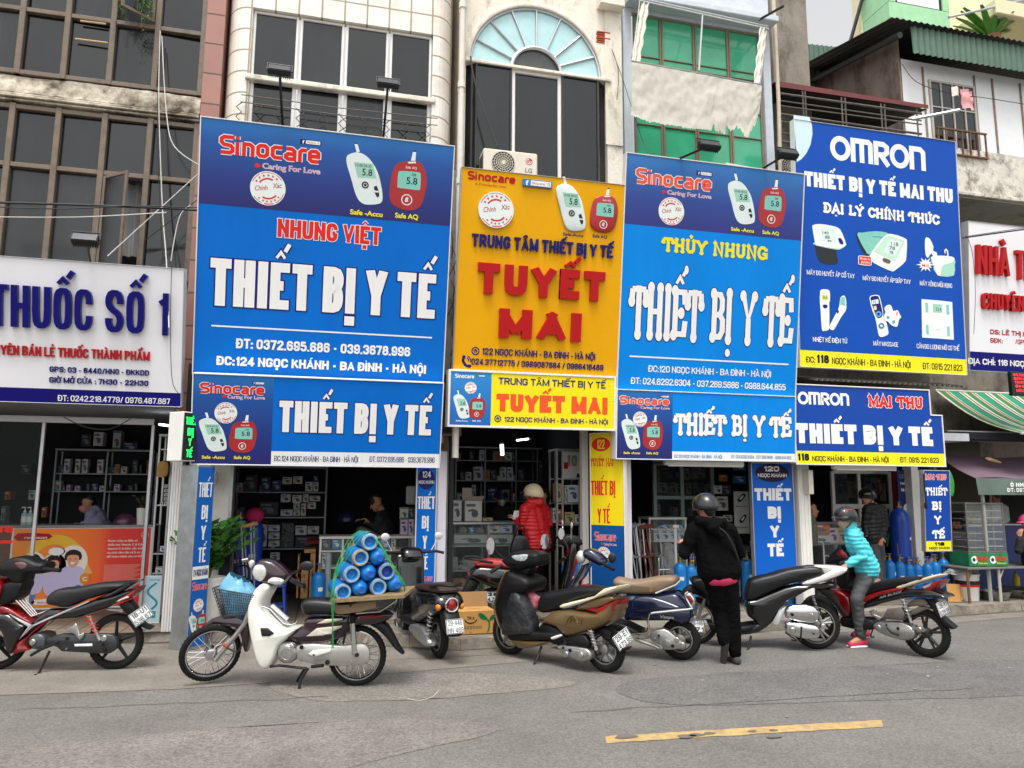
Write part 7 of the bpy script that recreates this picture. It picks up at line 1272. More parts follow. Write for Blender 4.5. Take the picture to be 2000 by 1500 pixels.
# shop 118 interior
Y=11.2;t=thing('window_front','white framed sliding windows inside shop 118','window',(X(*z8(310,400),Y),Y,PV));o=Vector(t.location);f=MB();f.xf=Matrix.Translation(-o);fz=[lv(z8,560,v,Y)for v in(95,405)];fxs=[X(*z8(v,300),Y)for v in(312,545,820)]
for x in fxs:f.box((x-.03,Y,PV),(x+.03,Y+.05,fz[0]),.005)
for z in fz:f.box((fxs[0]+.03,Y-.003,z-.04),(fxs[2]-.03,Y+.052,z+.04),.005)
part('frame',f,whitem,t);f=MB();f.xf=Matrix.Translation(-o);f.box((fxs[0],Y+.02,fz[1]),(fxs[2],Y+.028,fz[0]));part('pane',f,mat('smoke_pane'),t)
goods('behind the sliding windows of shop 118',Y+.35,z8,[('d',360,190,430,320),('k',440,180,530,330),('g',640,130,690,300),('r',700,150,740,300),('w',770,200,805,360),('d',580,110,640,200)])
b=MB();q=P(*z8(862,395),10.95);b.grid(lambda u,v:(q.x-.05+.12*u,10.95+.02*math.sin(u*9),q.z+.75*v),8,4);solo('red_cloth',b,mat('red_scarf','#9a1d22',.8,var=.2),'red cloth hanging beside the window above the tall cylinder','cloth')
Y=10.6;t=thing('roll_banner','navy roll up banner with printed devices beside the tall cylinder','banner',(X(*z8(912,700),Y),Y,PV));w,h=X(*z8(1050,400),Y)-X(*z8(912,700),Y)+.05,lv(z8,960,82,Y)-PV;pb((0,0,0),(w,.015,h),.003,mat('banner_navy','#152a66',.5),'sheet',t);b=MB();pen(b,'OMRON',OMR,w*.1,w*.9,h*.93,h*.035,-.002,grey,.118);capitals(b,'THIẾT BỊ Y TẾ',w*.12,w*.88,h*.88,h*.018,-.002,white,.15);capitals(b,'MAI THU',w*.16,w*.84,h*.825,h*.028,-.002,white,.16)
for v in(.68,.45,.24):b.m(mint).flat(cr([(w*.2,h*v),(w*.35,h*(v+.05)),(w*.75,h*(v+.04)),(w*.8,h*(v-.01)),(w*.5,h*(v-.05))],3),-.002);b.m(white).flat([(w*.25,h*(v-.075)),(w*.75,h*(v-.075)),(w*.75,h*(v-.068)),(w*.25,h*(v-.068))],-.002)
part('print',b,None,t,None);pb((w+.002,-.01,0),(w+.03,.03,h),.003,whitem,'edge',t)
Y=10.7;a,c=P(*z8(108,740),Y),P(*z8(597,545),Y);rack('glass counter full of printed massager boxes behind the rider in cyan',a.x,c.x,Y,Y+.4,PV+.01,c.z,[a.z,a.z-.35],mat('rack_grey'),'display_counter',True,cat='counter');goods('in the counter behind the rider in cyan',Y+.05,z8,[('o',110,562,275,650),('g',115,652,276,738),('p',278,595,350,738),('y',352,595,430,738),('w',520,560,590,700)])
b=MB();a=P(*z8(885,850),10.42);c=P(*z8(1010,730),10.42);b.box((a.x,10.42,a.z-.02),(c.x,10.44,c.z),.004);solo('cardboard_sheet',b,mat('card','#b38a5c',.85,var=.1),'brown cardboard sheet propped between the blue cylinders','cardboard')
t=thing('broom','broom with a green head leaning upside down by the tall cylinder','broom',P(*z8(785,760),10.6));d=P(*z8(838,440),10.7)-Vector(t.location);b=MB();b.tube([(0,0,0),d*.7],.012,6);part('handle',b,mat('green_handle','#2f8a45',.5),t);b=MB();b.tube([d*.68,d*.75,d],[.02,.045,.02],8,flat=.5);part('head',b,mat('broom_green','#2c7a3c',.8,var=.3),t)
b=MB();q=P(1571,925,9.62);b.box((q.x+.02,9.55,q.z-.3),(q.x+.1,9.7,q.z+.05),.008);solo('wall_box',b,mat('ac_beige'),'beige switch box fixed on the white shutter column','box')
# food stall at the far end
zf=zz(1840,860,3.95);tz=lambda x,y,Y:P(*zf(x,y),Y)
t=thing('tarpaulin','purple tarpaulin roof with a grey green lettered valance over the food stall','tarpaulin',tz(255,290,9.6));o=Vector(t.location);a=[tz(-30,120,10.8),tz(255,290,9.6)];b=MB();b.xf=Matrix.Translation(-o)
b.grid(lambda u,v:tuple(a[0].lerp(a[1],v)+Vector((3.5*u,0,-.03*math.sin(math.pi*v)+.015*math.sin(u*14)))),30,10);part('sheet',b,mat('tarp_purple','#77606f',.7,var=.2,scale=2),t)
b=MB();b.xf=Matrix.Translation(-o);hv=a[1].z-tz(285,420,9.6).z;b.grid(lambda u,v:(a[1].x+.03*v+3.5*u,9.59+.02*math.sin(u*30)*v,a[1].z-hv*v),60,4);part('valance',b,mat('tarp_green','#62736a',.7,var=.12),t)
b=MB();b.xf=Matrix.Translation(-o);q=tz(528,358,9.55);capitals(b,'Ô NHUNG',q.x,q.x+.5,q.z,.062,9.55,white,.14);q=tz(505,398,9.55);capitals(b,'ĐT: 0978.003',q.x,q.x+.62,q.z,.062,9.55,white,.12);part('lettering',b,None,t,None)
for zx in(310,372):b=MB();q=tz(zx,430,9.72 if zx<350 else 10.4);b.tube([(q.x-o.x,q.y-o.y,PV-o.z),(q.x-o.x,q.y-o.y,q.z-o.z+.25)],.03 if zx<350 else.018,6);part('post',b,mat('post_grey','#9b9c93',.6,dirt=.3),t)
b=MB();q=tz(355,172,10.3);b.pillow(cr([(-.17,.0),(-.1,.035),(.0,.03),(.14,.02),(.17,0),(.1,-.015),(-.1,-.015)],3),0,.045,.01);o2=solo('slipper',b,mat('tan_sole','#b39468',.8),'tan slipper lying on the purple tarpaulin','slipper',loc=q+Vector((0,-.1,.03)),rz=.3);o2.rotation_euler=(.5,.12,.2)
t=thing('striped_awning','green and white striped awning sloping out over the food stall','awning',P(1825,762,11));o=Vector(t.location);p0,p1=P(1826,762,11),P(1996,846,9.63)
cols=[mat('awn_green','#2b8a4a',.7,var=.15),mat('awn_white','#dcd9c8',.7,var=.1),mat('awn_teal','#2f9a76',.7,var=.15),mat('awn_dark','#33523d',.7),mat('awn_tan','#9a7a50',.7)];b=MB();b.xf=Matrix.Translation(-o);xx=0;pat=[(1,.06),(0,.1),(4,.04),(1,.03),(3,.03),(1,.03),(2,.17),(3,.03),(1,.05),(3,.03)];k=0
while xx<4:
 M,wd=pat[k%10];b.m(cols[M]);n=8
 for i in range(n):
  u0_,u1_=i/n,(i+1)/n;s0,s1=-.14*math.sin(math.pi*u0_),-.14*math.sin(math.pi*u1_);e0,e1=p0.lerp(p1,u0_),p0.lerp(p1,u1_);b.add([(e0.x+xx,e0.y,e0.z+s0),(e0.x+xx+wd,e0.y,e0.z+s0),(e1.x+xx+wd,e1.y,e1.z+s1),(e1.x+xx,e1.y,e1.z+s1)],[(0,1,2,3)])
 xx+=wd;k+=1
part('cloth',b,None,t,None);b=MB();b.xf=Matrix.Translation(-o);b.tube([p1+Vector((-.02,0,0)),p1+Vector((4,0,0))],.022,7);b.tube([p0,p0+Vector((4,0,0))],.022,7);part('rail',b,whitem,t)
b=MB();b.box((X(1790,800,11.1),11.1,1.9),(X(1790,800,11.1)+8,11.2,4.6));solo('stained_wall',b,conc,'blotched grey wall under the striped awning above the food stall','wall')
b=MB();corr(X(1560,735,9.7),X(1850,745,9.7),.09,lambda x,d:((x,9.35,3.42+d),(x,10.3,3.62+d)),b);solo('sheet_canopy',b,mat('old_sheet','#7d7a72',.7,var=.3,dirt=.4),'old corrugated sheet canopy between the two deep blue signs','canopy',smooth=80)
b=MB();b.box((X(1556,800,10),10.0,2.6),(X(1800,800,10)+.2,10.1,5.6));solo('upper_wall',b,conc,'dim concrete wall behind the tall deep blue sign','wall')
t=thing('steamer_cabinet','glazed metal bun cabinet with green bun posters on the stall table','cabinet',tz(215,972,9.75),R(-8));w,d,h=.62,.4,.95;f=MB();cm_=mat('cabinet_steel','#77756e',.4,.6,var=.2)
for x,y in((0,0),(w*.45,0),(w,0),(0,d),(w,d)):f.box((x-.012,y-.012,.22),(x+.012,y+.012,h),.002)
f.box((-.015,-.015,h),(w+.015,d+.015,h+.03),.004);f.box((-.015,-.013,.2),(w+.015,d+.015,.23),.004);part('frame',f,cm_,t)
for k in range(6):f=MB();z=.28+.11*k;f.box((.015,.01,z),(w*.45-.015,d-.01,z+.006));f.box((w*.45+.015,.006,z+.02),(w-.015,d-.01,z+.028));part('shelf',f,alu,t)
f=MB();f.add([(0,-.006,.23),(w,-.006,.23),(w,-.006,h),(0,-.006,h)],[(0,1,2,3)]);part('glass_pane',f,clear,t,None);pb((-.02,-.02,0),(w+.02,d+.02,.2),.006,mat('bun_green','#1e7a4a',.5,var=.5,scale=5),'base_box',t)
for u in(.0,w*.5):f=MB();f.m(mint).flat(circ(u+.07,.1,.055,.06,16),-.022);f.m(dk).flat(circ(u+.06,.1,.025,.03,12),-.023);text(f,'BÁNH BAO',u+.1,u+w*.5-.02,.09,.06,-.024,red,.03,0,1,0,0,None);text(f,'Thơm ngon',u+.12,u+w*.46,.035,.03,-.024,yel,.02);part('bun_poster',f,None,t,None)
t=thing('stall_table','grey stall table carrying the bun cabinet','table',tz(200,985,9.6));h=t.location.z-PV;pb((0,0,-.03),(2.6,.75,0),.006,mat('table_top','#6e6d69',.5,dirt=.3),'table_top',t)
for x in(.03,.62,1.9):f=MB();f.tube([(x,.05,-h),(x,.05,-.03)],.022,6);f.tube([(x,.05,-.2),(x+.1,.05,-.03)],.012,5);part('leg',f,mat('pale_post','#b5b2a4',.6,dirt=.35)if x>.3 else mat('rusty_bar'),t)
def basin(label,p,r):b=MB();b.lathe([(r*.7,0),(r*.75,.01),(r,.13),(r*1.06,.135),(r*1.06,.14),(r*.97,.138),(r*.7,.02),(.01,.015)],n=26);solo('steel_basin',b,mat('basin_steel','#a9aaa6',.25,.9,var=.1),label,'basin','steel basins',p)
basin('small steel basin under the bun cabinet table',Vector((tz(412,1195,9.9).x,9.9,PV)),.22);basin('wider steel basin at the far end under the table',Vector((tz(600,1195,10.05).x,10.05,PV)),.33)
t=thing('paint_bucket','white paint bucket with red and black bands under the stall table','bucket',(tz(178,1180,10).x,9.95,PV));b=MB();b.lathe([(.15,0),(.175,.38),(.185,.38),(.185,.41),(.17,.41)],n=22);part('body',b,mat('bucket_white','#d5d3cf',.5,dirt=.3),t)
for z0_b,z1_b,M in((.25,.31,dk),(.215,.25,red)):b=MB();b.lathe([(.152+.066*z0_b,z0_b),(.153+.066*z1_b,z1_b)],n=22,cap=False);part('band',b,M,t)
bag_heap('clear plastic bag bunched on top of the paint bucket',9.83,zf,85,985,270,1040,film,21)
b=MB();q=tz(65,1195,9.8);b.add([(0,0,0),(.2,-.03,0),(.24,.02,.26),(.02,.04,.27),(.2,-.03,0),(.52,.1,.12),(.48,.15,.17),(.24,.02,.26)],[(0,1,2,3),(4,5,6,7)]);solo('cardboard_flap',b,mat('carton_brown'),'folded brown cardboard flap beside the last blue cylinder','cardboard',loc=Vector((q.x,9.85,PV)),smooth=None)
t=thing('steel_fridge','dented grey steel fridge box behind the narrow upright sign','fridge',(tz(78,1000,10.4).x,10.4,PV));pb((0,0,0),(.55,.5,1.05),.015,mat('dented_steel','#8b8d8c',.35,.6,var=.25,bump=.3,bscale=6),'body',t);pb((.08,-.02,.93),(.22,0,.96),.005,alu,'handle',t)
b=MB()
for k in range(9):b.ell((.03+.05*(k%5)+.02*(k//5),.05+.02*(k%2),.04+.07*(k//5)),(.035,.03,.035),10,6)
solo('fruit_pile',b,mat('fruit','#a06a4c',.6,var=.4,scale=9),'pile of brown fruit on the steel fridge behind the upright sign','fruit',loc=(tz(70,690,10.5).x,10.5,PV+1.05))
t=thing('counter_panel','blue and pink fronted counter before the two women in white','counter',(tz(170,700,10.9).x,10.9,PV));pb((0,0,0),(1.35,.4,1.1),.01,mat('panel_royal','#1b2f73',.5,var=.1),'blue_panel',t);pb((1.352,-.003,0),(3.6,.397,1.1),.01,mat('panel_pink','#b7709d',.5,var=.1),'pink_panel',t);pb((-.02,-.03,1.1),(3.6,.45,1.13),.006,alu,'top',t);b=MB();text(b,'E',.03,.09,.9,.12,-.002,grey,.02);text(b,'IDAY',.02,.36,1.17,.1,-.01,mat('gold_card','#b09a3a',.5),.05,0,1,.01);part('lettering',b,None,t,None)
t=thing('drink_bottle','yellow squeeze bottle standing behind the basins','bottle',(tz(577,1120,10.3).x,10.3,PV+.15));b=MB();b.lathe([(.045,0),(.05,.02),(.05,.13),(.025,.17),(.02,.2)],n=12);part('body',b,mat('bottle_yellow','#d9c51f',.4),t);b=MB();b.lathe([(.022,.2),(.022,.23)],n=10);part('lid',b,mat('green_handle'),t)
b=MB();q=tz(50,330,9.9);b.pillow(cr([(0,.2),(.06,.1),(.08,-.05),(.04,-.2),(-.02,-.18),(-.03,0)],3),0,.04);solo('green_net',b,mat('net_green','#3aa34a',.8,var=.4,scale=40),'bright green net bag hanging behind the narrow upright sign','bag',loc=q)
b=MB();q=tz(15,520,10.9);b.box((q.x,10.92,q.z-.1),(q.x+.9,10.98,q.z+1.2),.01);capitals(b,'ĂN THÊ',q.x+.05,q.x+.35,q.z+1.0,.05,10.915,grey,.13);text(b,'2148',q.x+.2,q.x+.42,q.z+.1,.08,10.915,dk,.02);solo('menu_board',b,mat('menu_brown','#4f473c',.8,var=.2),'dark worn menu board behind the narrow upright sign','board',smooth=None)
b=MB();
for k in range(10):a=G(800+random.uniform(-6,60),1365+random.uniform(-4,4))if k==0 else None
q=[G(x,y)+Vector((0,0,.006))for x,y in((795,1366),(820,1369),(845,1362),(856,1350))];b.tube(crv(q),.0022,5);solo('string',b,cable_w,'thin white string lying on the asphalt','string')
rng=random.Random(4);b=MB()
for k in range(46):
 q=G(rng.uniform(-50,2050),rng.choice((rng.uniform(1262,1330),rng.uniform(1262,1480))));s_=rng.uniform(.008,.024);a=rng.uniform(0,3);b.add([(q.x+s_*math.cos(a+i*1.57+rng.uniform(-.4,.4)),q.y+s_*.8*math.sin(a+i*1.57),.006+rng.uniform(0,.008))for i in range(4)],[(0,1,2,3)])
o_=part('litter',b,mat('litter','#a9a498',.9,var=.5,scale=3),None,None);o_['kind']='stuff'
# motorbikes
def nums(s):v=[float(q)for q in s.split()];return[(v[i],v[i+1])for i in range(0,len(v),2)]
def paint(n,c):return mat(n,c,.18,var=.12,scale=7,coat=.6,dirt=.2,dcol='#6b6358',dscale=9)
blkp=paint('gloss_black','#101012');plas=mat('black_plastic','#111112',.5,var=.2,scale=12,spec=.3,dirt=.2,dcol='#37342f',dscale=8);vinyl=mat('seat_vinyl','#0e0e10',.42,var=.15,scale=10);redp=paint('gloss_red','#7f0a10');silv=mat('cast_silver','#a9a8a4',.32,.75,var=.2,scale=12,dirt=.35,dcol='#5f574b',dscale=7);chrome=mat('chrome','#d6d6d6',.12,1.0,var=.05)
tyre=mat('tyre_rubber','#191918',.88,var=.25,scale=14,spec=.3,dirt=.36,dcol='#47423a',dscale=6);lampr=mat('lamp_red','#8e0c12',.12,var=.1,spec=.8);lampo=mat('lamp_amber','#e8861a',.15,var=.1);lens=mat('lamp_clear','#d5d6d2',.08,.3,var=.2,scale=20);mirr=mat('mirror_glass','#e6e9ea',.05,.9,var=0)
class Bike:
 def __init__(s,label,rear,front,zoom,R_,tr,Rf=None,lean=0.0,wb=None,name='motorbike'):
  p=zz(*zoom);s.O=G(*p(*rear));f=G(*p(*front));s.h=(f-s.O).normalized();s.l=Vector((-s.h.y,s.h.x,0));s.wb=wb or(f-s.O).length;s.p=p;s.R=R_;s.tr=tr;s.Rf=Rf or R_
  s.t=thing(name,label,'motorbike',s.O,math.atan2(s.h.y,s.h.x),'motorbikes parked along the kerb')
 def at(s,x,y,yl=0.0):
  d=ray(*s.p(x,y));o=Vector((0,0,H));c=s.O+s.l*yl;k=(c-o).dot(s.l)/d.dot(s.l);q=o+d*k-s.O;return(q.dot(s.h),q.z)
 def pan(s,name,st,M,half=.1,yc=0.0,yl=None,ins=.015,bev=.025,sm=2,par=None):
  yl=yc+half*.8 if yl is None else yl;return part(name,MB().pillow([s.at(x,y,yl)for x,y in nums(st)],yc,half,ins,bev,sm),M,par or s.t,50)
 def tub(s,name,st,r,M,y=0.0,n=7,smooth=0,y2=None,par=None):
  q=nums(st);y2=y if y2 is None else y2;pts=[]
  for i,a in enumerate(q):yy=y+(y2-y)*i/max(1,len(q)-1);x,z=s.at(*a,yy);pts.append((x,yy,z))
  return part(name,MB().tube(crv(pts,smooth)if smooth else pts,r,n),M,par or s.t)
 def wheel(s,x,R_,tr,kind='alloy',steer=0.0,rim=None,rake=.45,y=0.0,lift=0.0):
  rim=rim or mat('rim_grey','#8b8983',.4,.6,dirt=.3,dcol='#5d554a');xf=None
  if steer:p=Vector((x-.03,y,R_));xf=Matrix.Translation(p)@Matrix.Rotation(steer,4,Vector((-math.sin(rake),0,math.cos(rake))))@Matrix.Translation(-p)
  c=(x,y,R_+lift);w=MB();w.xf=xf;w.torus(c,R_-tr,tr,'y',44,12,.85)
  for k in range(44):a=k*math.pi/22;w.tube([(x+(R_-.003)*math.cos(a),y-tr*.6,c[2]+(R_-.003)*math.sin(a)),(x+(R_-.0005)*math.cos(a+.06),y,c[2]+(R_-.0005)*math.sin(a+.06)),(x+(R_-.003)*math.cos(a),y+tr*.6,c[2]+(R_-.003)*math.sin(a))],.0028,4)
  o=part('wheel',w,tyre,s.t,60);rr=R_-tr*1.75;f=MB();f.xf=xf;f.lathe([(rr+.012,-tr*.7),(rr,-tr*.75),(rr-.008,0),(rr,tr*.75),(rr+.012,tr*.7)],c,'y',40,False);part('rim',f,chrome if kind=='spoke' else rim,o)
  f=MB();f.xf=xf;f.lathe([(.03,-.06),(.055,-.045),(.06,.0),(.055,.045),(.03,.06)],c,'y',18)
  if kind=='spoke':
   for k in range(32):a=k*math.pi/16;b_=a+(.5 if k%2 else-.5);sd_=.035 if k%4<2 else-.035;f.tube([(x+.05*math.cos(b_),y+sd_,c[2]+.05*math.sin(b_)),(x+rr*math.cos(a),y,c[2]+rr*math.sin(a))],.0022,4)
  else:
   for k in range(5):
    a=k*math.pi*.4+.3
    for d in((-.16,.16)if kind=='twin' else(0,)):f.tube([(x+.04*math.cos(a),y,c[2]+.04*math.sin(a)),(x+rr*math.cos(a+d),y,c[2]+rr*math.sin(a+d))],[.02,.014],6)
  part('spokes',f,chrome if kind=='spoke' else rim,o);return o
 def mirror(s,c,st,rx,rz,y=.3,M=mirr,face=-.1):
  x,z=s.at(*c,y);sx_,sz_=s.at(*st,y*.7);k=(s.at(c[0]+10,c[1],y)[0]-x)/10;b=MB();b.tube([(sx_,y*.7,sz_),(x,y+.02,z)],.007,6);o=part('mirror',b,black,s.t);e=MB();e.ell((x,y+.02,z),(abs(k)*rx,.018,abs(k)*rz),18,10);part('mirror_back',e,black,o);e=MB();e.prism(circ(x,z,abs(k)*rx*.93,abs(k)*rz*.93,20),y+.036,y+.04)if M==mirr else e.prism(circ(x,z,abs(k)*rx*.5,abs(k)*rz*.5,12),y+.03,y+.036);part('mirror_glass',e,M,o)
 def plate(s,c,w,h,l1,l2,rot=(0,0,0),y=0.0):
  x,z=s.at(*c,y);o=MB().box((-w/2,0,-h/2),(w/2,.008,h/2),.003);b=part('number_plate',o,mat('plate_white','#dfe0de',.4,var=.06,dirt=.2),s.t);b.location=(x,y,z);b.rotation_euler=rot;b.rotation_mode='ZYX' if False else 'XYZ'
  L_=MB();capitals(L_,l1,-w*.38,w*.38,h*.07,h*.34,-.002,dk,.11);capitals(L_,l2,-w*.42,w*.42,-h*.42,h*.34,-.002,dk,.11);stroke(L_,[(-w*.47,-h*.46),(w*.47,-h*.46),(w*.47,h*.46),(-w*.47,h*.46)],.003,-.0015,True);part('lettering',L_,None,b,None);return b
 def spring(s,a,c,y,M,r=.028):
  (x0,z0),(x1,z1)=s.at(*a,y),s.at(*c,y);b=MB();pts=[Vector((x0+(x1-x0)*t+r*math.cos(t*44)*.9,y+r*math.sin(t*44),z0+(z1-z0)*t))for t in[k/80 for k in range(61)]];b.tube(pts,.006,5);o=part('shock_absorber',b,M,s.t);b=MB();b.tube([(x0,y,z0),(x1,y,z1)],[.014,.018],8);part('damper',b,silv,o)
 def stand(s,st,y=.12):return s.tub('side_stand',st,.013,black,y*.7,y2=y+.1)
 # white underbone with the cylinders
D=Bike('white and maroon motorbike with spoked wheels carrying the roped blue cylinders',(1440,1376),(290,1360),(340,1000,4.054),.272,.034)
mar=paint('maroon','#260f18');cream=mat('cream_plastic','#e9e6dc',.35,var=.08,dirt=.3,dcol='#8d8068',dscale=5,coat=.2)
D.wheel(0,.272,.034,'spoke');D.wheel(D.wb,.272,.034,'spoke',steer=.62,y=.04,lift=.02)
D.pan('leg_shield','700 565 755 590 745 640 715 690 695 750 740 800 830 890 880 925 975 925 900 1000 830 1060 800 1150 745 1238 690 1240 650 1180 610 1030 582 880 578 780 600 690 640 610',cream,.15,ins=.03,bev=.07)
o=D.pan('duct','680 920 740 918 790 962 750 986 690 985',black,.012,.15,sm=0);D.pan('cowl','628 470 655 400 690 375 780 390 860 455 900 500 870 545 830 585 760 578 690 560 640 520',mar,.11,ins=.03,bev=.05);D.pan('headlight','615 470 640 422 700 420 728 468 715 522 672 552 628 520',lens,.03,.1,ins=.02);D.pan('turn_signal','735 552 770 520 830 524 868 546 838 578 775 572',lens,.025,.11);D.pan('turn_signal','585 400 610 380 632 392 625 430 598 445',lens,.02,.05)
D.pan('front_fender','232 905 290 850 390 820 500 830 575 880 590 960 570 1110 540 1060 520 950 440 900 340 890 270 920',mar,.055,.03,ins=.01);D.tub('fork','640 640 560 880 500 960 330 1170',.022,silv,.1);D.tub('fork','660 650 590 880 440 960 280 1130',.02,silv,-.03);D.tub('brake_hose','420 1075 500 1110 540 1040',.008,black,.12,smooth=3);D.pan('reflector','372 1040 395 1035 425 1065 415 1085 385 1065',ink('reflector','#a04a38'),.012,.13,sm=0)
D.pan('seat','995 725 1030 695 1120 690 1250 702 1400 720 1400 815 1260 818 1100 815 1030 822 1005 790',vinyl,.12,ins=.04,bev=.06);D.pan('side_body','890 1000 975 925 1015 905 1025 870 1060 838 1250 835 1350 838 1420 800 1700 790 1725 835 1640 880 1540 900 1440 900 1340 990 1180 1040 1000 1042 930 1015',mar,.12,ins=.03,bev=.05)
D.pan('body_stripe','1045 985 1130 920 1330 900 1325 915 1180 980',mat('stripe_cream','#cfc6b0',.3),.006,.124,sm=1);D.pan('body_stripe','1130 885 1200 850 1335 842 1330 856 1220 880',mat('stripe_cream'),.006,.124,sm=1)
(xa,za),(xb_,zb_)=D.at(1140,965,.13),D.at(1245,950,.13);b=MB();b.xf=Matrix.Translation((xa,.1315,za))@Matrix.Rotation(math.pi,4,'Z');text(b,'Dream',0,xa-xb_,0,.032,0,white,.02,ital=.2);part('lettering',b,None,D.t,None)
D.pan('engine','820 1060 870 1030 960 1030 975 1090 960 1170 900 1200 840 1180 820 1130',silv,.11,ins=.02);b=MB();x,z=D.at(900,1120,.12);b.lathe([(.085,.1),(.085,.135),(.07,.15),(.03,.155)],(x,0,z),'y',24);b.torus((x,.153,z),.05,.006,'y',22,6);part('crank_cover',b,silv,D.t)
D.pan('chain_case','970 1062 1100 1042 1300 1058 1480 1040 1535 1070 1548 1130 1510 1210 1210 1220 1040 1190 970 1160',mat('case_silver','#bdbbb4',.35,.6,var=.12,dirt=.2),.03,.1,ins=.012,sm=2);D.pan('chain_case_rib','1060 1125 1100 1095 1240 1085 1240 1110 1110 1150',cream,.01,.135,sm=1);b=MB();x,z=D.at(1215,1190,.13);b.lathe([(.022,.12),(.022,.137)],(x,0,z),'y',16);x,z=D.at(1450,1130,.13);b.lathe([(.018,.1),(.018,.15)],(x,0,z),'y',12);part('bolt',b,black,D.t)
D.tub('shock_absorber','1410 820 1415 960',.022,plas,.13,n=10);D.tub('shock_absorber','1412 880 1430 1120',.026,chrome,.13,n=12);D.pan('rear_fender','1540 890 1650 868 1720 960 1765 1050 1812 1130 1745 1085 1690 1010 1600 925',plas,.07);D.pan('tail_light','1672 815 1750 800 1752 850 1685 862',lens,.06,ins=.01,sm=0);D.tub('tail_trim','1470 838 1640 822',.008,lampr,.12)
D.tub('luggage_rack','1430 800 1630 785 1760 700 1760 660',.013,chrome,.1);D.tub('luggage_rack','1430 800 1630 785 1760 700',.013,chrome,-.1);D.tub('foot_peg','1090 1225 1180 1215',.016,plas,.16,y2=.2);D.tub('crash_bar','760 1225 830 1215 1050 1240',.012,black,.1);D.tub('center_stand','1060 1235 1000 1330 985 1420 1035 1438',.015,black,.1,y2=.17);D.tub('center_stand','1040 1235 980 1330 965 1400',.015,black,-.08,y2=-.14)
D.mirror((1055,425),(905,500),55,37,.32,black);D.tub('hand_grip','925 540 985 572 1032 592',.018,plas,.25,y2=.36);D.tub('hand_grip','540 382 590 372',.014,chrome,-.25);D.tub('brake_lever','930 520 1000 560 1040 570',.006,black,.3,y2=.36)
D.tub('leg_bar','690 750 760 770 870 885 960 885 975 855',.009,chrome,.14,smooth=2)
b=MB();p0,p1=D.at(770,748,.06),D.at(895,858,.06);b.tube([(p0[0],.06,p0[1]),(p1[0],.06,p1[1])],.036,14);o=solo('steel_flask',b,chrome,'polished steel canister strapped on the step of the white bike','canister');o.matrix_world=D.t.matrix_basis.copy()
# basket with a blue bag
t=thing('wire_basket','black wire basket fixed before the handlebar of the white bike','basket',D.O,D.t.rotation_euler[2]);bk=nums('312 600 640 655 570 815 370 828');cs=[D.at(*q,.12)for q in bk];b=MB()
bx=lambda u,v,y:(lambda l,r_:(l[0]+(r_[0]-l[0])*u,y*(1-.25*v),l[1]+(r_[1]-l[1])*u))(tuple(cs[0][i]+(cs[3][i]-cs[0][i])*v for i in(0,1)),tuple(cs[1][i]+(cs[2][i]-cs[1][i])*v for i in(0,1)))
for v in[k/9 for k in range(10)]:b.tube([bx(0,v,.15),bx(1,v,.15),bx(1,v,-.15),bx(0,v,-.15)],.006 if v in(0,1)else.0028,4,closed=True)
for y in(.15,-.15):
 for k in range(19):b.tube([bx(k/18,0,y),bx(k/18,1,y)],.0028,4)
for u in(0,1):
 for k in range(11):y=-.15+.3*k/10;b.tube([bx(u,0,y),bx(u,1,y)],.0028,4)
for k in range(11):y=-.15+.3*k/10;b.tube([bx(0,1,y),bx(1,1,y)],.0028,4)
part('basket_wires',b,black,t)
b=MB();n=30;vs=[]
for i in range(13):
 v=1-i/8
 for k in range(n):a=2*math.pi*k/n;u=.5+.47*math.cos(a);d=.02*noise.noise(Vector((math.cos(a)*3,math.sin(a)*3,i*.6)));q=bx(u,max(v,-.5),.145*math.sin(a));f_=1 if i<9 else 1-.14*(i-8);cx,cy,cz=bx(.5,max(v,-.5),0);vs.append((cx+(q[0]-cx)*f_,q[1]*f_+d,q[2]+d+(.03*noise.noise(Vector((k*.7,0,2)))if i>8 else 0)))
b.add(vs,[(i*n+k,(i+1)*n+k,(i+1)*n+(k+1)%n,i*n+(k+1)%n)for i in range(12)for k in range(n)]);o=solo('plastic_bag',b,mat('bag_blue','#74b4d8',.2,var=.2,scale=9,alpha=.82),'light blue plastic bag filling the basket of the white bike','bag',smooth=30);o.matrix_world=D.t.matrix_basis.copy()
# wooden board, cylinders, ropes
t=thing('carrier_board','worn wooden carrier board with rubber flap across the rack of the white bike','board',D.O,D.t.rotation_euler[2]);(x0,z0),(x1,z1)=D.at(1240,690,.3),D.at(1830,650,.3);wd=mat('worn_wood','#8a7350',.8,var=.4,scale=12,dirt=.3)
for k in range(5):b=MB();y=-.28+.125*k;b.add([(x0,y,z0),(x1,y,z1),(x1,y+.115,z1),(x0,y+.115,z0),(x0,y,z0-.03),(x1,y,z1-.03),(x1,y+.115,z1-.03),(x0,y+.115,z0-.03)],[(0,1,2,3),(4,5,6,7),(0,1,5,4),(3,2,6,7),(0,3,7,4),(1,2,6,5)]);part('plank',b,wd,t)
b=MB();b.pillow([D.at(x,y,.28)for x,y in nums('1262 742 1420 728 1600 700 1600 760 1480 790 1320 812 1275 805')],.27,.01,.004);part('rubber_flap',b,mat('rubber_tan','#75634a',.85,var=.2),t);b=MB();b.tube([(*(lambda q:(q[0],.29,q[1]))(D.at(1405,705,.29)),),(*(lambda q:(q[0],.14,q[1]))(D.at(1340,1040,.14)),)],.012,5);part('strap',b,black,t)
zc4=zz(560,880,4.412);ring=mat('worn_ring','#a9a08c',.7,var=.3,scale=20)
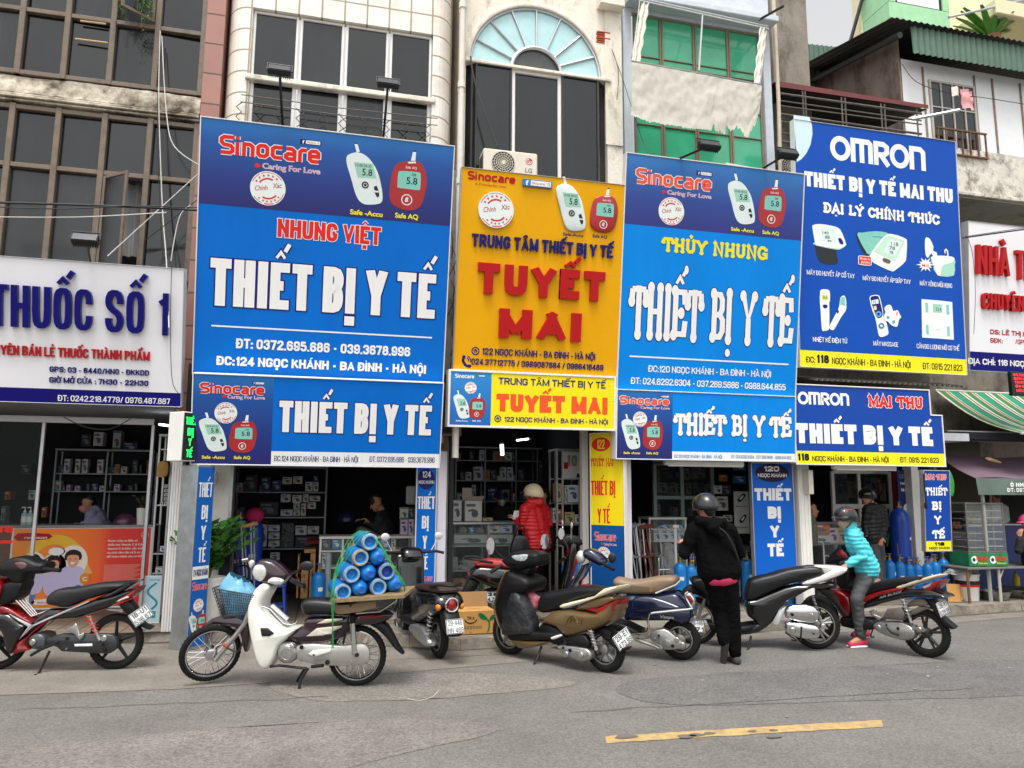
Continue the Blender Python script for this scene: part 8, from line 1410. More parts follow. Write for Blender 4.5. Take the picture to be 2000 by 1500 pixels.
for k,(zx,zy,fl,tag)in enumerate(((487,1225,0,'bottom row, outermost towards the seat'),(640,1195,1,'bottom row, white scuffed valve end'),(795,1180,0,'bottom row, grey ringed hollow base'),(943,1155,1,'bottom row, valve end over the tail'),(565,1070,0,'second row, hollow base towards the seat'),(715,1060,1,'second row, valve end with a yellow green patch'),(868,1045,2,'second row, violet blue hollow base'),(640,925,3,'third row, rusty brown ring on its base'),(795,920,1,'third row, rounded shoulder with a paper tag'),(720,790,0,'single one on the very top'))):
 c=P(*zc4(zx,zy),D.O.y-.24);ax=Vector((-.13,.99,0));r,L_=.079,.5;t=thing('gas_cylinder','blue gas cylinder of the roped pyramid, '+tag,'gas cylinder',c,math.atan2(ax.y,ax.x),'gas cylinders roped on the white bike');b=MB();M=cy2 if fl==2 else cy1
 if fl in(0,2,3):
  b.m(M).lathe([(r*.62,.018),(r*.97,.03),(r,.05),(r,L_*.9),(r*.7,L_)],(0,0,0),'x',24,False);b.m(M).lathe([(.005,.05),(r*.4,.045),(r*.64,.012)],(0,0,0),'x',24,False);part('body',b,None,t);b=MB();b.lathe([(r*.64,.013),(r*.7,.0),(r*.86,.0),(r*.985,.03)],(0,0,0),'x',24,False);part('foot_ring',b,ring if fl==3 else(mat('ring_pale','#8fa9b8',.6,var=.35,scale=18)),t)
 else:
  b.lathe([(.022,-.0),(.03,.0),(r*.55,.014),(r*.84,.04),(r*.97,.075),(r,.11),(r,L_)],(0,0,0),'x',24);part('body',b,M,t);b=MB();b.lathe([(.018,-.05),(.022,-.02),(.022,.01)],(0,0,0),'x',12);part('valve',b,bluep,t);b=MB();b.torus((-.05,0,0),.026,.007,'x',16,6);b.tube([(-.05,-.026,0),(-.05,.026,0)],.006,5);b.tube([(-.05,0,-.026),(-.05,0,.026)],.006,5);part('hand_wheel',b,bluep,t)
  b=MB()
  for q in range(4):a0=2.2+.14*q;b.add([(.06,.93*r*math.cos(a0),.93*r*math.sin(a0)),(.06,.93*r*math.cos(a0+.14),.93*r*math.sin(a0+.14)),(.11,1.01*r*math.cos(a0+.14),1.01*r*math.sin(a0+.14)),(.11,1.01*r*math.cos(a0),1.01*r*math.sin(a0))],[(0,1,2,3)])
  part('paper_tag',b,mat('paper_tag'),t,None)
b=MB();yb_=D.O.y-.27;rp=mat('rope_green','#2f9a4a',.8,var=.25,scale=40)
for k in range(4):d=5*k;b.tube(crv([P(648+d*.4,1266 if k<3 else 1170,D.O.y-.2),P(649-.5*d+4,1168,yb_-.04),P(653+d*.5,1120,yb_-.02),P(676+d*1.1,1062+d*.3,yb_),P(690+d*1.6,1045-d*.3,yb_+.03),P(704+d*1.3,1036+d*.15,yb_+.12)],4),.0036,5)
for k in range(3):d=3*k;b.tube(crv([P(715+d*2,1037+d,yb_+.1),P(738+d,1058+d,yb_+.01),P(760+d,1100,yb_),P(786+d*.6,1140,yb_),P(790,1160,yb_+.05)],4),.0036,5)
solo('green_rope',b,rp,'green ropes tied over the pyramid of cylinders down to the white bike','rope')
# red and black underbone at the kerb corner
W=Bike('red and black motorbike before the orange poster, grey seat and red spring',(1190,1324),(-60,1338),(0,1060,5.357),.27,.038)
W.wheel(0,.27,.038,'alloy',rim=plas);W.wheel(W.wb,.27,.038,'alloy',rim=plas,steer=.3);Wp=W.pan
Wp('seat','480 640 490 560 560 500 650 482 800 470 1010 428 1300 412 1400 408 1280 480 1190 505 1000 570 850 610 700 680 560 665',mat('seat_grey','#1b1b1d',.5,var=.12,scale=9),.12,ins=.035,bev=.06);Wp('grab_rail','1000 585 1190 505 1300 440 1420 398 1412 415 1330 470 1200 545 1100 578',blkp,.115);Wp('side_body','400 770 520 690 700 690 1000 590 1200 540 1450 455 1430 492 1350 560 1240 620 1100 690 950 740 800 790 600 800 440 850 300 970 200 1010 280 900 330 830',blkp,.1,ins=.03,bev=.04)
Wp('body_stripe','330 865 480 795 700 700 940 606 930 622 700 722 480 815 340 880 190 1022',mat('stripe_silver','#c9c9c9',.25,.3),.006,.103,sm=1);Wp('leg_cover','0 655 100 680 240 770 345 830 300 862 180 790 100 745 0 745',redp,.11);Wp('lower_cover','120 1160 150 1060 300 970 430 845 640 705 660 712 480 840 330 965 262 1060 320 1112 230 1142',redp,.105);Wp('leg_shield','-60 700 0 745 100 750 220 850 270 865 185 1020 120 1160 80 1150 50 1050 30 950 -40 850',blkp,.14,ins=.03);Wp('silver_trim','95 745 200 800 330 860 200 1005 290 880 190 820',mat('stripe_silver'),.006,.143,sm=0)
Wp('handlebar_cover','0 210 80 170 180 145 300 165 370 200 470 215 465 290 440 325 330 330 262 345 240 420 180 440 120 430 60 360 0 350 -40 280',plas,.13,ins=.04,bev=.06);Wp('dash_glass','150 215 215 200 280 225 270 260 220 280 170 250',mat('dash','#6b4a4a',.1,var=.5,scale=40),.008,.13);Wp('neck','-20 560 60 420 240 420 210 520 180 580 90 640 0 645',plas,.12);W.tub('hand_grip','460 272 630 290',.019,plas,.28,y2=.38,n=10);W.mirror((610,88),(450,195),85,46,.33);Wp('front_cowl','-160 420 -40 380 20 450 0 560 -60 600 -170 560',redp,.16,ins=.04)
Wp('chain_case','480 1000 650 950 1100 950 1180 962 1230 1030 1220 1110 1150 1160 1080 1165 640 1140 600 1100 480 1050',mat('case_grey','#3f4144',.4,.5,var=.15),.03,.09,sm=1);Wp('engine','310 1010 370 950 470 970 480 1060 450 1110 350 1110',mat('engine_dark','#5d5f62',.4,.6,var=.3,scale=20),.12);Wp('foot_bracket','670 905 760 870 790 840 812 870 830 960 880 940 872 990 830 1022 780 965',silv,.012,.13,sm=1);Wp('case_sticker','778 1060 965 1055 965 1082 778 1085',dwhite,.003,.122,sm=0);W.spring((935,765),(1045,1020),.12,mat('spring_red','#d2402e',.4));W.stand('520 1130 400 1375 365 1388');W.tub('kick_lever','610 1040 430 1115 320 1180',.015,black,.17);Wp('tail_light','1210 610 1330 540 1448 462 1440 502 1350 590 1235 622',lampr,.1,ins=.01);Wp('tail_lens','1225 605 1320 560 1350 575 1240 618',lens,.02,.09);Wp('rear_fender','1240 650 1350 600 1430 700 1400 750 1500 850 1588 890 1560 915 1470 880 1300 720',plas,.06,sm=1);Wp('rear_hugger','1090 695 1240 700 1300 730 1240 715',silv,.02,.05)
for k in range(4):W.tub('bag_rack','%d %d %d %d %d %d'%(165+25*k,600-12*k,330+20*k,770-8*k,470+12*k,720-4*k),.007,chrome,.08-.04*k)
W.plate((1475,762),.19,.14,'18-U1','536.67',(-.2,-.6,-W.t.rotation_euler[2]+.35),.1)
# golden scooter
L_=Bike('golden brown scooter with pale grab rail in front, rear plate 29-E1 473.99',(1255,1412),(285,1232),(940,1040,5.173),.225,.05,name='motor_scooter');gold=mat('gold_paint','#735c3a',.3,.35,var=.12,scale=6,coat=.4,dirt=.3,dcol='#6d5b40',dscale=5);Lp=L_.pan
L_.wheel(0,.225,.05,'twin');L_.wheel(L_.wb,.235,.045,'alloy');Lp('seat','570 770 575 690 620 610 720 590 900 560 1050 545 1200 572 1130 640 960 680 800 765 700 800 610 815',vinyl,.13,ins=.035,bev=.06);Lp('body','612 910 650 850 740 790 900 778 1160 810 1340 690 1320 860 1240 930 1050 1010 860 1055 760 965 640 925',gold,.17,ins=.04,bev=.08);Lp('tail_cover','960 775 1100 690 1300 642 1345 685 1180 765 1040 778',gold,.14,ins=.02);Lp('grab_rail','800 748 830 722 1000 680 1150 640 1250 565 1380 547 1340 592 1180 655 1000 722 840 766',mat('rail_ivory','#d7cfb4',.35,var=.06),.16,ins=.02);Lp('tail_light','1050 776 1180 765 1342 692 1330 790 1180 888 1160 812',lampr,.155,yl=.15,ins=.01,sm=0)
Lp('leg_shield','270 400 330 415 460 470 482 540 440 610 330 640 260 800 310 1000 210 960 150 760 170 640 225 500',plas,.2,ins=.04,bev=.06);Lp('front_cover','225 430 260 400 200 560 160 700 160 800 215 970 180 930 140 780 150 660',gold,.18);Lp('under_cover','310 1080 450 1092 700 1100 560 1150 420 1172 370 1150',gold,.16);Lp('floor_board','240 985 330 1000 760 1010 850 1060 760 1085 300 1085',plas,.17,sm=1);Lp('lower_body','620 915 760 965 860 1055 760 1130 700 1100 600 1010',plas,.15)
Lp('handlebar_cover','220 262 300 200 400 185 550 210 570 250 560 330 440 360 380 392 290 370 210 300',plas,.14,ins=.04,bev=.06);Lp('dash_glass','300 238 390 222 470 226 440 288 350 286',mat('dash_pale','#b9c0c2',.1,var=.4,scale=40),.01,.135);Lp('neck','290 370 480 350 470 420 420 470 330 430',plas,.08)
L_.tub('hand_grip','215 328 90 402',.02,plas,.25,y2=.36,n=10);L_.tub('hand_grip','570 288 690 305',.02,plas,-.2,y2=-.34,n=10);L_.mirror((115,135),(225,265),42,70,.3);L_.mirror((660,92),(545,210),42,66,-.25);Lp('engine','762 1150 830 1140 1060 1172 1112 1250 1070 1300 980 1302 820 1222',silv,.05,.12,ins=.02);Lp('air_box','830 1060 1040 1035 1100 1120 1080 1160 860 1140',plas,.04,.12,sm=1);L_.spring((1105,985),(1165,1190),.14,silv);Lp('rear_fender','1150 990 1250 950 1330 1010 1310 1070 1390 1170 1475 1160 1460 1195 1390 1212 1290 1120',plas,.06,sm=1);L_.stand('610 1150 570 1260 515 1365');Lp('foot_peg','700 1060 790 1032 808 1050 720 1085',whitem,.02,.17)
L_.plate((1383,1068),.2,.15,'29-E1','473.99',(-.2,-.5,-L_.t.rotation_euler[2]+.25),.02).location.x-=.06;L_.plate((115,648),.14,.1,'29','473',(0,0,L_.t.rotation_euler[2]*-1),.12)
(x,z)=L_.at(930,900,.18);b=MB();b.xf=Matrix.Translation((x,.173,z))
for k in range(5):b.tube(crv([(.1-.05*k,0,-.05+.02*k),(.06-.04*k,.004,.03),(-.02*k,0,.05-.02*k),(-.07+.01*k,.003,0)],3),.004,5)
part('emblem',b,mat('gold_relief','#6f5a38',.35,.4),L_.t)
def bagmesh(B,st,y,M,label,thick=.1):
 b=MB();pts=cr([B.at(q[0],q[1],y)for q in nums(st)],3);b.pillow(pts,y,thick,.05,thick*.7);bm=bmesh.new();n=len(pts)
 b.v=[(p[0]+.012*noise.noise(Vector(p)*17),p[1]+.03*noise.noise(Vector(p)*13),p[2]+.008*noise.noise(Vector(p)*19))for p in b.v];bm.free();o=solo('plastic_bag',b,M,label,'bag',smooth=40);o.matrix_world=B.t.matrix_basis.copy()
bagmesh(L_,'345 600 400 560 430 600 470 700 540 850 555 1010 430 1030 250 1030 240 850 290 690',.1,mat('bag_black','#2b2c2e',.3,var=.35,scale=7,bump=1,bscale=14),'black plastic bag hanging on the hook of the golden scooter');bagmesh(L_,'395 548 430 540 500 590 575 660 560 770 520 822 480 740',-.03,mat('bag_pink','#c9707c',.3,var=.5,scale=14,bump=.8,bscale=16),'pink bag of small bottles hanging behind the black bag',.06)
# navy scooter with tan seat
V=Bike('navy blue rounded scooter with tan seat and chrome side guard',(1500,1428),(128,1312),(1090,1060,6.252),.215,.05,name='motor_scooter');nav=paint('gloss_navy','#0e1a36');Vp=V.pan
V.wheel(0,.215,.052,'alloy');V.wheel(V.wb,.215,.05,'alloy');Vp('body','790 650 900 622 1100 640 1400 592 1500 640 1600 780 1640 860 1620 965 1500 1005 1380 965 1200 965 1000 965 820 955 790 900 800 760',nav,.17,ins=.06,bev=.11);Vp('side_bulge','900 700 980 655 1180 665 1400 740 1570 800 1300 830 960 850 900 790',nav,.05,.14,ins=.03,bev=.04);Vp('seat','660 492 700 432 850 460 1000 460 1200 422 1400 412 1452 460 1430 520 1350 562 1180 632 900 632 740 620 690 560',mat('seat_tan','#85715a',.5,var=.12,scale=7),.14,ins=.04,bev=.07);b=MB();x,z=V.at(1132,575,.14);b.lathe([(.022,.135),(.022,.148)],(x,0,z),'y',14);part('seat_badge',b,brass,V.t)
V.tub('side_guard','820 1110 1050 1100 1105 1050 1095 960 1112 890 1165 856 1600 812 1622 780 1545 650 1590 602',.013,chrome,.22,smooth=2);V.tub('seat_rail','1190 618 1440 515 1495 462',.012,chrome,.15);Vp('tail_light','1568 640 1630 640 1662 720 1604 752',lampr,.05,yl=.0,ins=.012);Vp('light_bezel','1545 622 1600 598 1660 640 1690 740 1640 780 1580 760',chrome,.045,yl=.0);Vp('engine','1140 1082 1300 1050 1420 1130 1540 1240 1500 1300 1300 1312 1270 1260 1130 1200',silv,.05,.12,ins=.02);b=MB();x,z=V.at(1335,1230,.17);b.lathe([(.042,.16),(.042,.175),(.03,.18)],(x,0,z),'y',20);part('clutch_cap',b,silv,V.t);V.tub('exhaust_pipe','950 1180 1180 1260 1230 1290',.022,silv,.1)
Vp('floor_board','640 960 820 1000 1000 1090 1000 1130 800 1110 620 1020',plas,.17,sm=1);Vp('leg_shield','110 560 200 420 290 275 330 290 250 450 180 570 300 800 620 1010 560 1010 240 830',nav,.2,ins=.03);Vp('shield_edge','130 560 285 280 300 285 165 560',chrome,.21,sm=0);Vp('headset','300 100 360 80 420 85 560 200 570 265 500 292 420 250 330 200 290 160',nav,.12,ins=.04,bev=.06);b=MB();x,z=V.at(280,175,.06);b.ell((x,.06,z),(.055,.06,.075),18,10);part('headlight',b,lens,V.t);V.tub('hand_grip','570 270 680 330',.018,plas,.25,y2=.34,n=10);V.tub('hand_grip','90 180 10 240',.018,plas,-.25,y2=-.32,n=10);V.mirror((665,185),(520,200),50,60,.3,black);V.mirror((50,-110),(120,60),40,70,-.3);Vp('front_fender','620 620 660 590 740 640 800 740 810 800 720 780',nav,.08,.0);V.tub('fork','680 700 760 910',.02,chrome,.07)
V.plate((1693,1020),.17,.13,'29-H8','071',(-.3,0,V.t.rotation_euler[2]*-1-.25),.0)
(xa,za),(xb_,zb_)=V.at(1235,918,.2),V.at(1410,895,.2);b=MB();b.xf=Matrix.Translation((xa,.196,za))@Matrix.Rotation(math.pi,4,'Z');text(b,'Vespa',0,xa-xb_,0,.03,0,alu,.01,ital=.3);part('lettering',b,None,V.t,None)
# black scooter behind the man
S=Bike('black scooter with long ridged seat and white tail beside the man in black',(1265,1318),(250,1278),(1300,960,4.286),.272,.04,name='motor_scooter');Sp=S.pan
S.wheel(0,.272,.042,'twin');S.wheel(S.wb,.272,.04,'twin');Sp('seat','665 890 690 780 730 732 900 690 1020 652 1160 632 1270 626 1320 662 1310 702 1180 742 1000 792 800 882 740 912 680 915',vinyl,.14,ins=.035,bev=.07);Sp('tail_cover','1140 772 1180 742 1330 692 1440 642 1520 656 1480 692 1380 732 1240 776 1160 782',mat('tail_white','#d5d1cc',.3,var=.08,dirt=.2),.13,ins=.02);Sp('grab_rail','1150 632 1300 622 1480 632 1522 652 1330 690 1300 640',mat('tail_white'),.1,ins=.01);Sp('body','680 910 760 900 1000 800 1180 772 1300 782 1380 762 1440 772 1400 812 1260 802 1150 852 1040 922 960 982 900 1092 780 1182 640 1202 560 1190 560 1150 760 1110 700 1052 672 982',blkp,.15,ins=.04,bev=.06)
Sp('engine','1000 1032 1030 962 1120 950 1240 960 1287 1022 1270 1092 1200 1102 1040 1072',chrome,.05,.13,ins=.02);Sp('silencer','1005 1112 1040 1095 1250 1120 1292 1162 1285 1222 1180 1238 1040 1202 1005 1162',chrome,.06,.14,ins=.025);Sp('foot_guard','895 1102 950 1002 1006 962 1000 1002 960 1102 930 1132',mat('stripe_silver'),.02,.16,sm=1);S.spring((1232,875),(1312,1115),.15,black);Sp('tail_light','1380 715 1452 688 1440 712 1390 740',lampr,.1,ins=.008,sm=0);Sp('rear_fender','1270 822 1380 812 1440 900 1500 1000 1543 1042 1490 1032 1400 922',plas,.07);S.stand('715 1210 700 1290 680 1340');S.tub('stand_lever','1138 1130 1130 1250',.01,black,.2);S.tub('hand_grip','600 555 685 575',.019,plas,.3,n=10);S.tub('handlebar','330 600 600 560',.02,plas,.1,y2=.28)
Sp('leg_shield','215 745 290 725 350 760 372 850 372 930 352 950 320 850 240 800',plas,.18,ins=.03);Sp('front_fender','130 850 200 790 290 810 350 890 385 980 330 900 240 860 160 890',plas,.07);Sp('floor_board','350 1100 640 1128 760 1112 700 1180 380 1160',plas,.16,sm=1);Sp('front_cowl','260 560 360 520 420 600 380 760 300 740',blkp,.16);S.tub('fork','330 900 250 1110',.02,silv,.08)
# red scooter ridden by the person in cyan
A_=Bike('red and black scooter ridden by the person in the cyan jacket',(1110,1428),(187,1263),(1560,960,4.4125),.26,.045,name='motor_scooter');Ap=A_.pan
A_.wheel(0,.26,.045,'twin',rim=mat('rim_dark','#3c3a38',.4,.5,dirt=.3));A_.wheel(A_.wb,.26,.045,'twin',rim=mat('rim_dark'));Ap('seat','570 912 600 832 660 782 800 747 1000 737 1095 745 1040 782 900 832 850 832 640 882',vinyl,.13,ins=.03,bev=.06);Ap('red_panel','560 945 600 890 850 826 905 850 700 900 580 955',redp,.14,ins=.015);Ap('front_panel','305 838 440 920 452 1042 380 1082 310 965',redp,.16,ins=.03);Ap('grab_rail','840 832 900 792 1050 752 1190 715 1196 737 1080 772 900 832',mat('rail_ivory'),.13,ins=.01);Ap('side_body','550 970 700 905 900 852 1100 842 1200 872 1262 902 1240 922 1000 908 850 932 720 962 560 1010',blkp,.13,ins=.03);Ap('tail_light','1060 822 1190 770 1228 765 1200 812 1150 850 1130 875 1095 870',lampr,.12,ins=.01);Ap('tail_lens','1060 825 1150 785 1130 820 1080 842',lens,.02,.11,sm=1)
(xa,za),(xb_,zb_)=A_.at(690,925,.14),A_.at(880,872,.14);b=MB();b.xf=Matrix.Translation((xa,.133,za))@Matrix.Rotation(math.pi,4,'Z');text(b,'AIR BLADE',0,xa-xb_,0,.026,0,alu,.02,ital=.3,slope=(zb_-za)/(xa-xb_));part('lettering',b,None,A_.t,None)
Ap('engine','640 1152 700 1120 900 1130 1000 1202 980 1270 880 1282 700 1222 650 1182',silv,.06,.1,ins=.02);Ap('air_box','720 1082 760 1012 880 1000 922 1052 900 1112 740 1102',mat('box_grey','#5f5a55',.5,dirt=.4),.04,.13,sm=1);A_.spring((900,925),(972,1135),.15,silv);Ap('rear_hugger','940 1062 1030 990 1150 1012 1090 1022 1000 1062',mat('dusty_grey','#7d7468',.8,var=.2),.06);Ap('inner_fender','900 1000 1000 920 1090 930 1110 985 1000 985',mat('dusty_grey'),.05);Ap('foot_bracket','600 1032 660 1005 668 1030 655 1062 712 1085 690 1112 620 1062',silv,.012,.14,sm=1);Ap('rear_fender','1090 930 1160 920 1230 1075 1345 1172 1320 1190 1260 1170 1180 1062',plas,.06,sm=1);Ap('lower_cover','370 1082 460 1092 640 1105 650 1180 560 1192 380 1162',plas,.15);Ap('handlebar_cover','230 620 280 540 330 490 350 460 372 482 430 560 422 592 330 622',plas,.13,ins=.02);Ap('head_panel','320 540 370 500 425 565 400 580',redp,.02,.13);Ap('neck','330 622 420 600 440 760 400 840 330 800',plas,.12);A_.tub('hand_grip','430 590 350 625',.02,plas,.22,y2=.3,n=10);A_.plate((1250,1005),.2,.15,'29-Y1','028.98',(-.2,-.2,-A_.t.rotation_euler[2]+.3),.06)
def gear(B,pts,y,M=silv):
 for k,(x,z_)in enumerate(nums(pts)):
  x,z=B.at(x,z_,y);b=MB();r=(.03,.012,.018,.01)[k%4];b.lathe([(r,y-.05),(r,y+.012),(r*.8,y+.018),(r*.35,y+.018),(r*.3,y+.024)],(x,0,z),'y',12);part('engine_cap',b,(M,black,plas,M)[k%4],B.t)
gear(A_,'690 1170 760 1150 860 1180 930 1235 1040 1190 1070 1220 820 1050 1000 1150',.15);gear(L_,'1010 1240 830 1165 900 1190 1075 1230 860 1230 1180 1230',.17);gear(S,'1065 1160 1240 1190 1060 1030 1230 1030 1320 1130',.2,chrome);gear(V,'1450 1190 1230 1130 1400 1260 1180 1170 1520 1250',.17);gear(W,'345 1040 700 1000 1100 1120 700 1110 1090 1000 1080 1065',.125);gear(D,'870 1130 1110 1130 1010 1070 1410 1185 930 1070',.13)
A_.tub('kick_lever','760 1170 800 1220 860 1240',.01,black,.17);A_.tub('exhaust_stay','960 1200 1060 1170 1090 1190 1040 1240',.016,mat('dusty_grey'),.14);L_.tub('fuel_hose','830 1080 900 1130 1000 1150 1100 1110',.008,black,.15,smooth=3);S.tub('cable_loop','1000 1180 1100 1250 1050 1240',.008,black,.17,smooth=3);A_.tub('cable_loop','640 1180 620 1250 650 1250',.008,black,.15,smooth=3)
# two scooters seen partly (built in metres, x forward)
def scooter(label,O,rz,body,seatM,accent=None,tailround=False,name='motor_scooter'):
 t=thing(name,label,'motorbike',O,rz,'motorbikes parked along the kerb');B=Bike.__new__(Bike);B.t=t;B.wheel(0,.225,.05,'alloy');B.wheel(1.22,.225,.05,'alloy');pl=lambda n,pts,M,h,yc=0.0,ins=.03,bev=.05:part(n,MB().pillow(pts,yc,h,ins,bev,2),M,t,50)
 pl('body',[(-.32,.66),(-.2,.72),(.2,.68),(.42,.66),(.5,.4),(.4,.3),(.1,.4),(-.2,.5),(-.34,.58)],body,.16,ins=.05,bev=.09);pl('seat',[(-.28,.74),(-.1,.8),(.25,.76),(.5,.72),(.5,.68),(.2,.68),(-.2,.7)],seatM,.13);pl('floor_board',[(.4,.36),(.85,.34),(.95,.3),(.8,.26),(.4,.27)],plas,.16);pl('leg_shield',[(.82,.34),(.9,.34),(1.02,.9),(1.0,1.0),(.94,.98),(.9,.7)],body,.17);pl('front_cowl',[(.86,.5),(.96,.52),(1.06,.82),(1.0,.86),(.92,.7)],accent or body,.14);pl('front_fender',[(1.0,.42),(1.2,.48),(1.4,.38),(1.45,.28),(1.3,.4),(1.1,.4)],accent or body,.07)
 pl('handlebar_cover',[(.82,1.0),(.9,1.1),(1.06,1.08),(1.12,.98),(1.0,.94),(.88,.95)],plas if accent else body,.12);pl('engine',[(-.15,.2),(.1,.32),(.45,.3),(.45,.2),(.1,.14),(-.1,.14)],silv,.06,.12);pl('rear_fender',[(-.34,.55),(-.2,.52),(-.3,.36),(-.42,.3),(-.46,.33)],plas,.09)
 if accent:pl('side_stripe',[(-.28,.66),(.3,.62),(.48,.52),(.3,.55),(-.2,.6)],accent,.02,.155,.005,.012)
 for s_ in(-1,1):
  b=MB();b.tube([(.93,s_*.1,1.04),(.88,s_*.3,1.05),(.84,s_*.38,1.03)],.017,8);part('hand_grip',b,plas,t);b=MB();b.tube([(.93,s_*.25,1.06),(.92,s_*.33,1.2)],.006,5);b.ell((.92,s_*.34,1.23),(.012,.055,.045),14,8);part('mirror',b,lens,t)
 b=MB();b.ell((-.33,0,.6),(.05,.058,.075)if tailround else(.04,.1,.04),16,10);part('tail_light',b,lampr,t)
 if tailround:
  b=MB();b.torus((-.36,0,.6),.068,.012,'x',24,8);part('light_bezel',b,chrome,t)
  for s_ in(-1,1):b=MB();b.ell((-.3,s_*.13,.58),(.04,.03,.04),14,8);part('turn_signal',b,lampo,t)
 b=MB();b.tube(crv([(-.05,.13,.76),(-.3,.12,.8),(-.4,0,.8),(-.3,-.12,.8),(-.05,-.13,.76)],4),.014,7);part('grab_rail',b,plas,t);B.spring=None
 b=MB();b.tube([Vector((-.18+.1*u+.028*math.cos(u*44),.16+.028*math.sin(u*44),.52-.3*u))for u in[k/60 for k in range(61)]],.006,5);part('shock_absorber',b,silv,t);return B
q=G(856,1285);K_=scooter('black scooter with a round red tail lamp beside the upright sign 124',q,R(103),blkp,mat('seat_brown','#3a2a26',.5,var=.15),None,True);K_.at=lambda x,y,yl=0:(x,y);K_.plate((-.46,.4),.2,.15,'29-446','NN-469',(-.35,0,R(-90)),0)
K_=scooter('red scooter with red seat parked behind the golden scooter',Vector((X(968,1180,9.5),9.5,.124)),R(-8),blkp,mat('seat_red','#a02a26',.5,var=.2),redp)
# people
skin=mat('skin','#b98463',.55,var=.1,scale=14);hairm=mat('hair','#17120f',.5,var=.2,scale=40)
def flesh(name,chains,M,par,vox=.011,quilt=0.0,fold=0.0,freq=70.0,it=4):
 """one continuous surface grown round tapered limbs"""
 b=MB()
 for pts,rr in chains:
  pts=[Vector(p)for p in pts]
  if len(pts)>1:b.tube(pts,rr,12)
  for p,r in zip(pts,rr):b.ell(p,r,12,8)
 me=b.mesh(name,None);o=bpy.data.objects.new(name,me);col.objects.link(o);m_=o.modifiers.new('remesh','REMESH');m_.mode='VOXEL';m_.voxel_size=vox;s_=o.modifiers.new('smooth','SMOOTH');s_.iterations=it;s_.factor=.6
 dg=bpy.context.evaluated_depsgraph_get();e=bpy.data.meshes.new_from_object(o.evaluated_get(dg));o.modifiers.clear();o.data=e;bpy.data.meshes.remove(me);e.name=name;e.materials.clear();e.materials.append(M)
 if quilt or fold:
  ns=[v.normal.copy()for v in e.vertices]
  for v,n in zip(e.vertices,ns):
   k=quilt*(abs(math.sin(v.co.z*freq+2.2*noise.noise(v.co*4)))-.5)+fold*noise.noise(Vector((v.co.x*13,v.co.y*13,v.co.z*30)))+fold*.8*noise.noise(v.co*9);v.co+=n*k
 e.polygons.foreach_set('use_smooth',[True]*len(e.polygons));o.parent=par;return o
def hand(w,d,up,curl=.6,s=1.0):
 """palm, four bent fingers and a thumb growing from wrist w along d"""
 d=d.normalized();sd=d.cross(up).normalized();nn=sd.cross(d);c=[]
 for k,(o,L)in enumerate(((-.03,.062),(-.01,.074),(.011,.07),(.031,.055))):
  a=w+d*.02+sd*o*.6*s;b=w+d*.085*s+sd*o*s;f=(d*math.cos(curl*.6)-nn*math.sin(curl*.6));g=(d*math.cos(curl*1.6)-nn*math.sin(curl*1.6));p=b+f*L*.5*s;c.append(([a,b],[.017*s,.0125*s]));c.append(([b,p,p+g*L*.5*s],[.0105*s,.0095*s,.008*s]))
 t0=w+d*.03-sd*.026*s;t1=t0+(d*.55-sd*.75-nn*.3).normalized()*.04*s;c.append(([t0,t1,t1+(d*.9-sd*.2-nn*.4).normalized()*.032*s],[.015*s,.011*s,.009*s]));return c
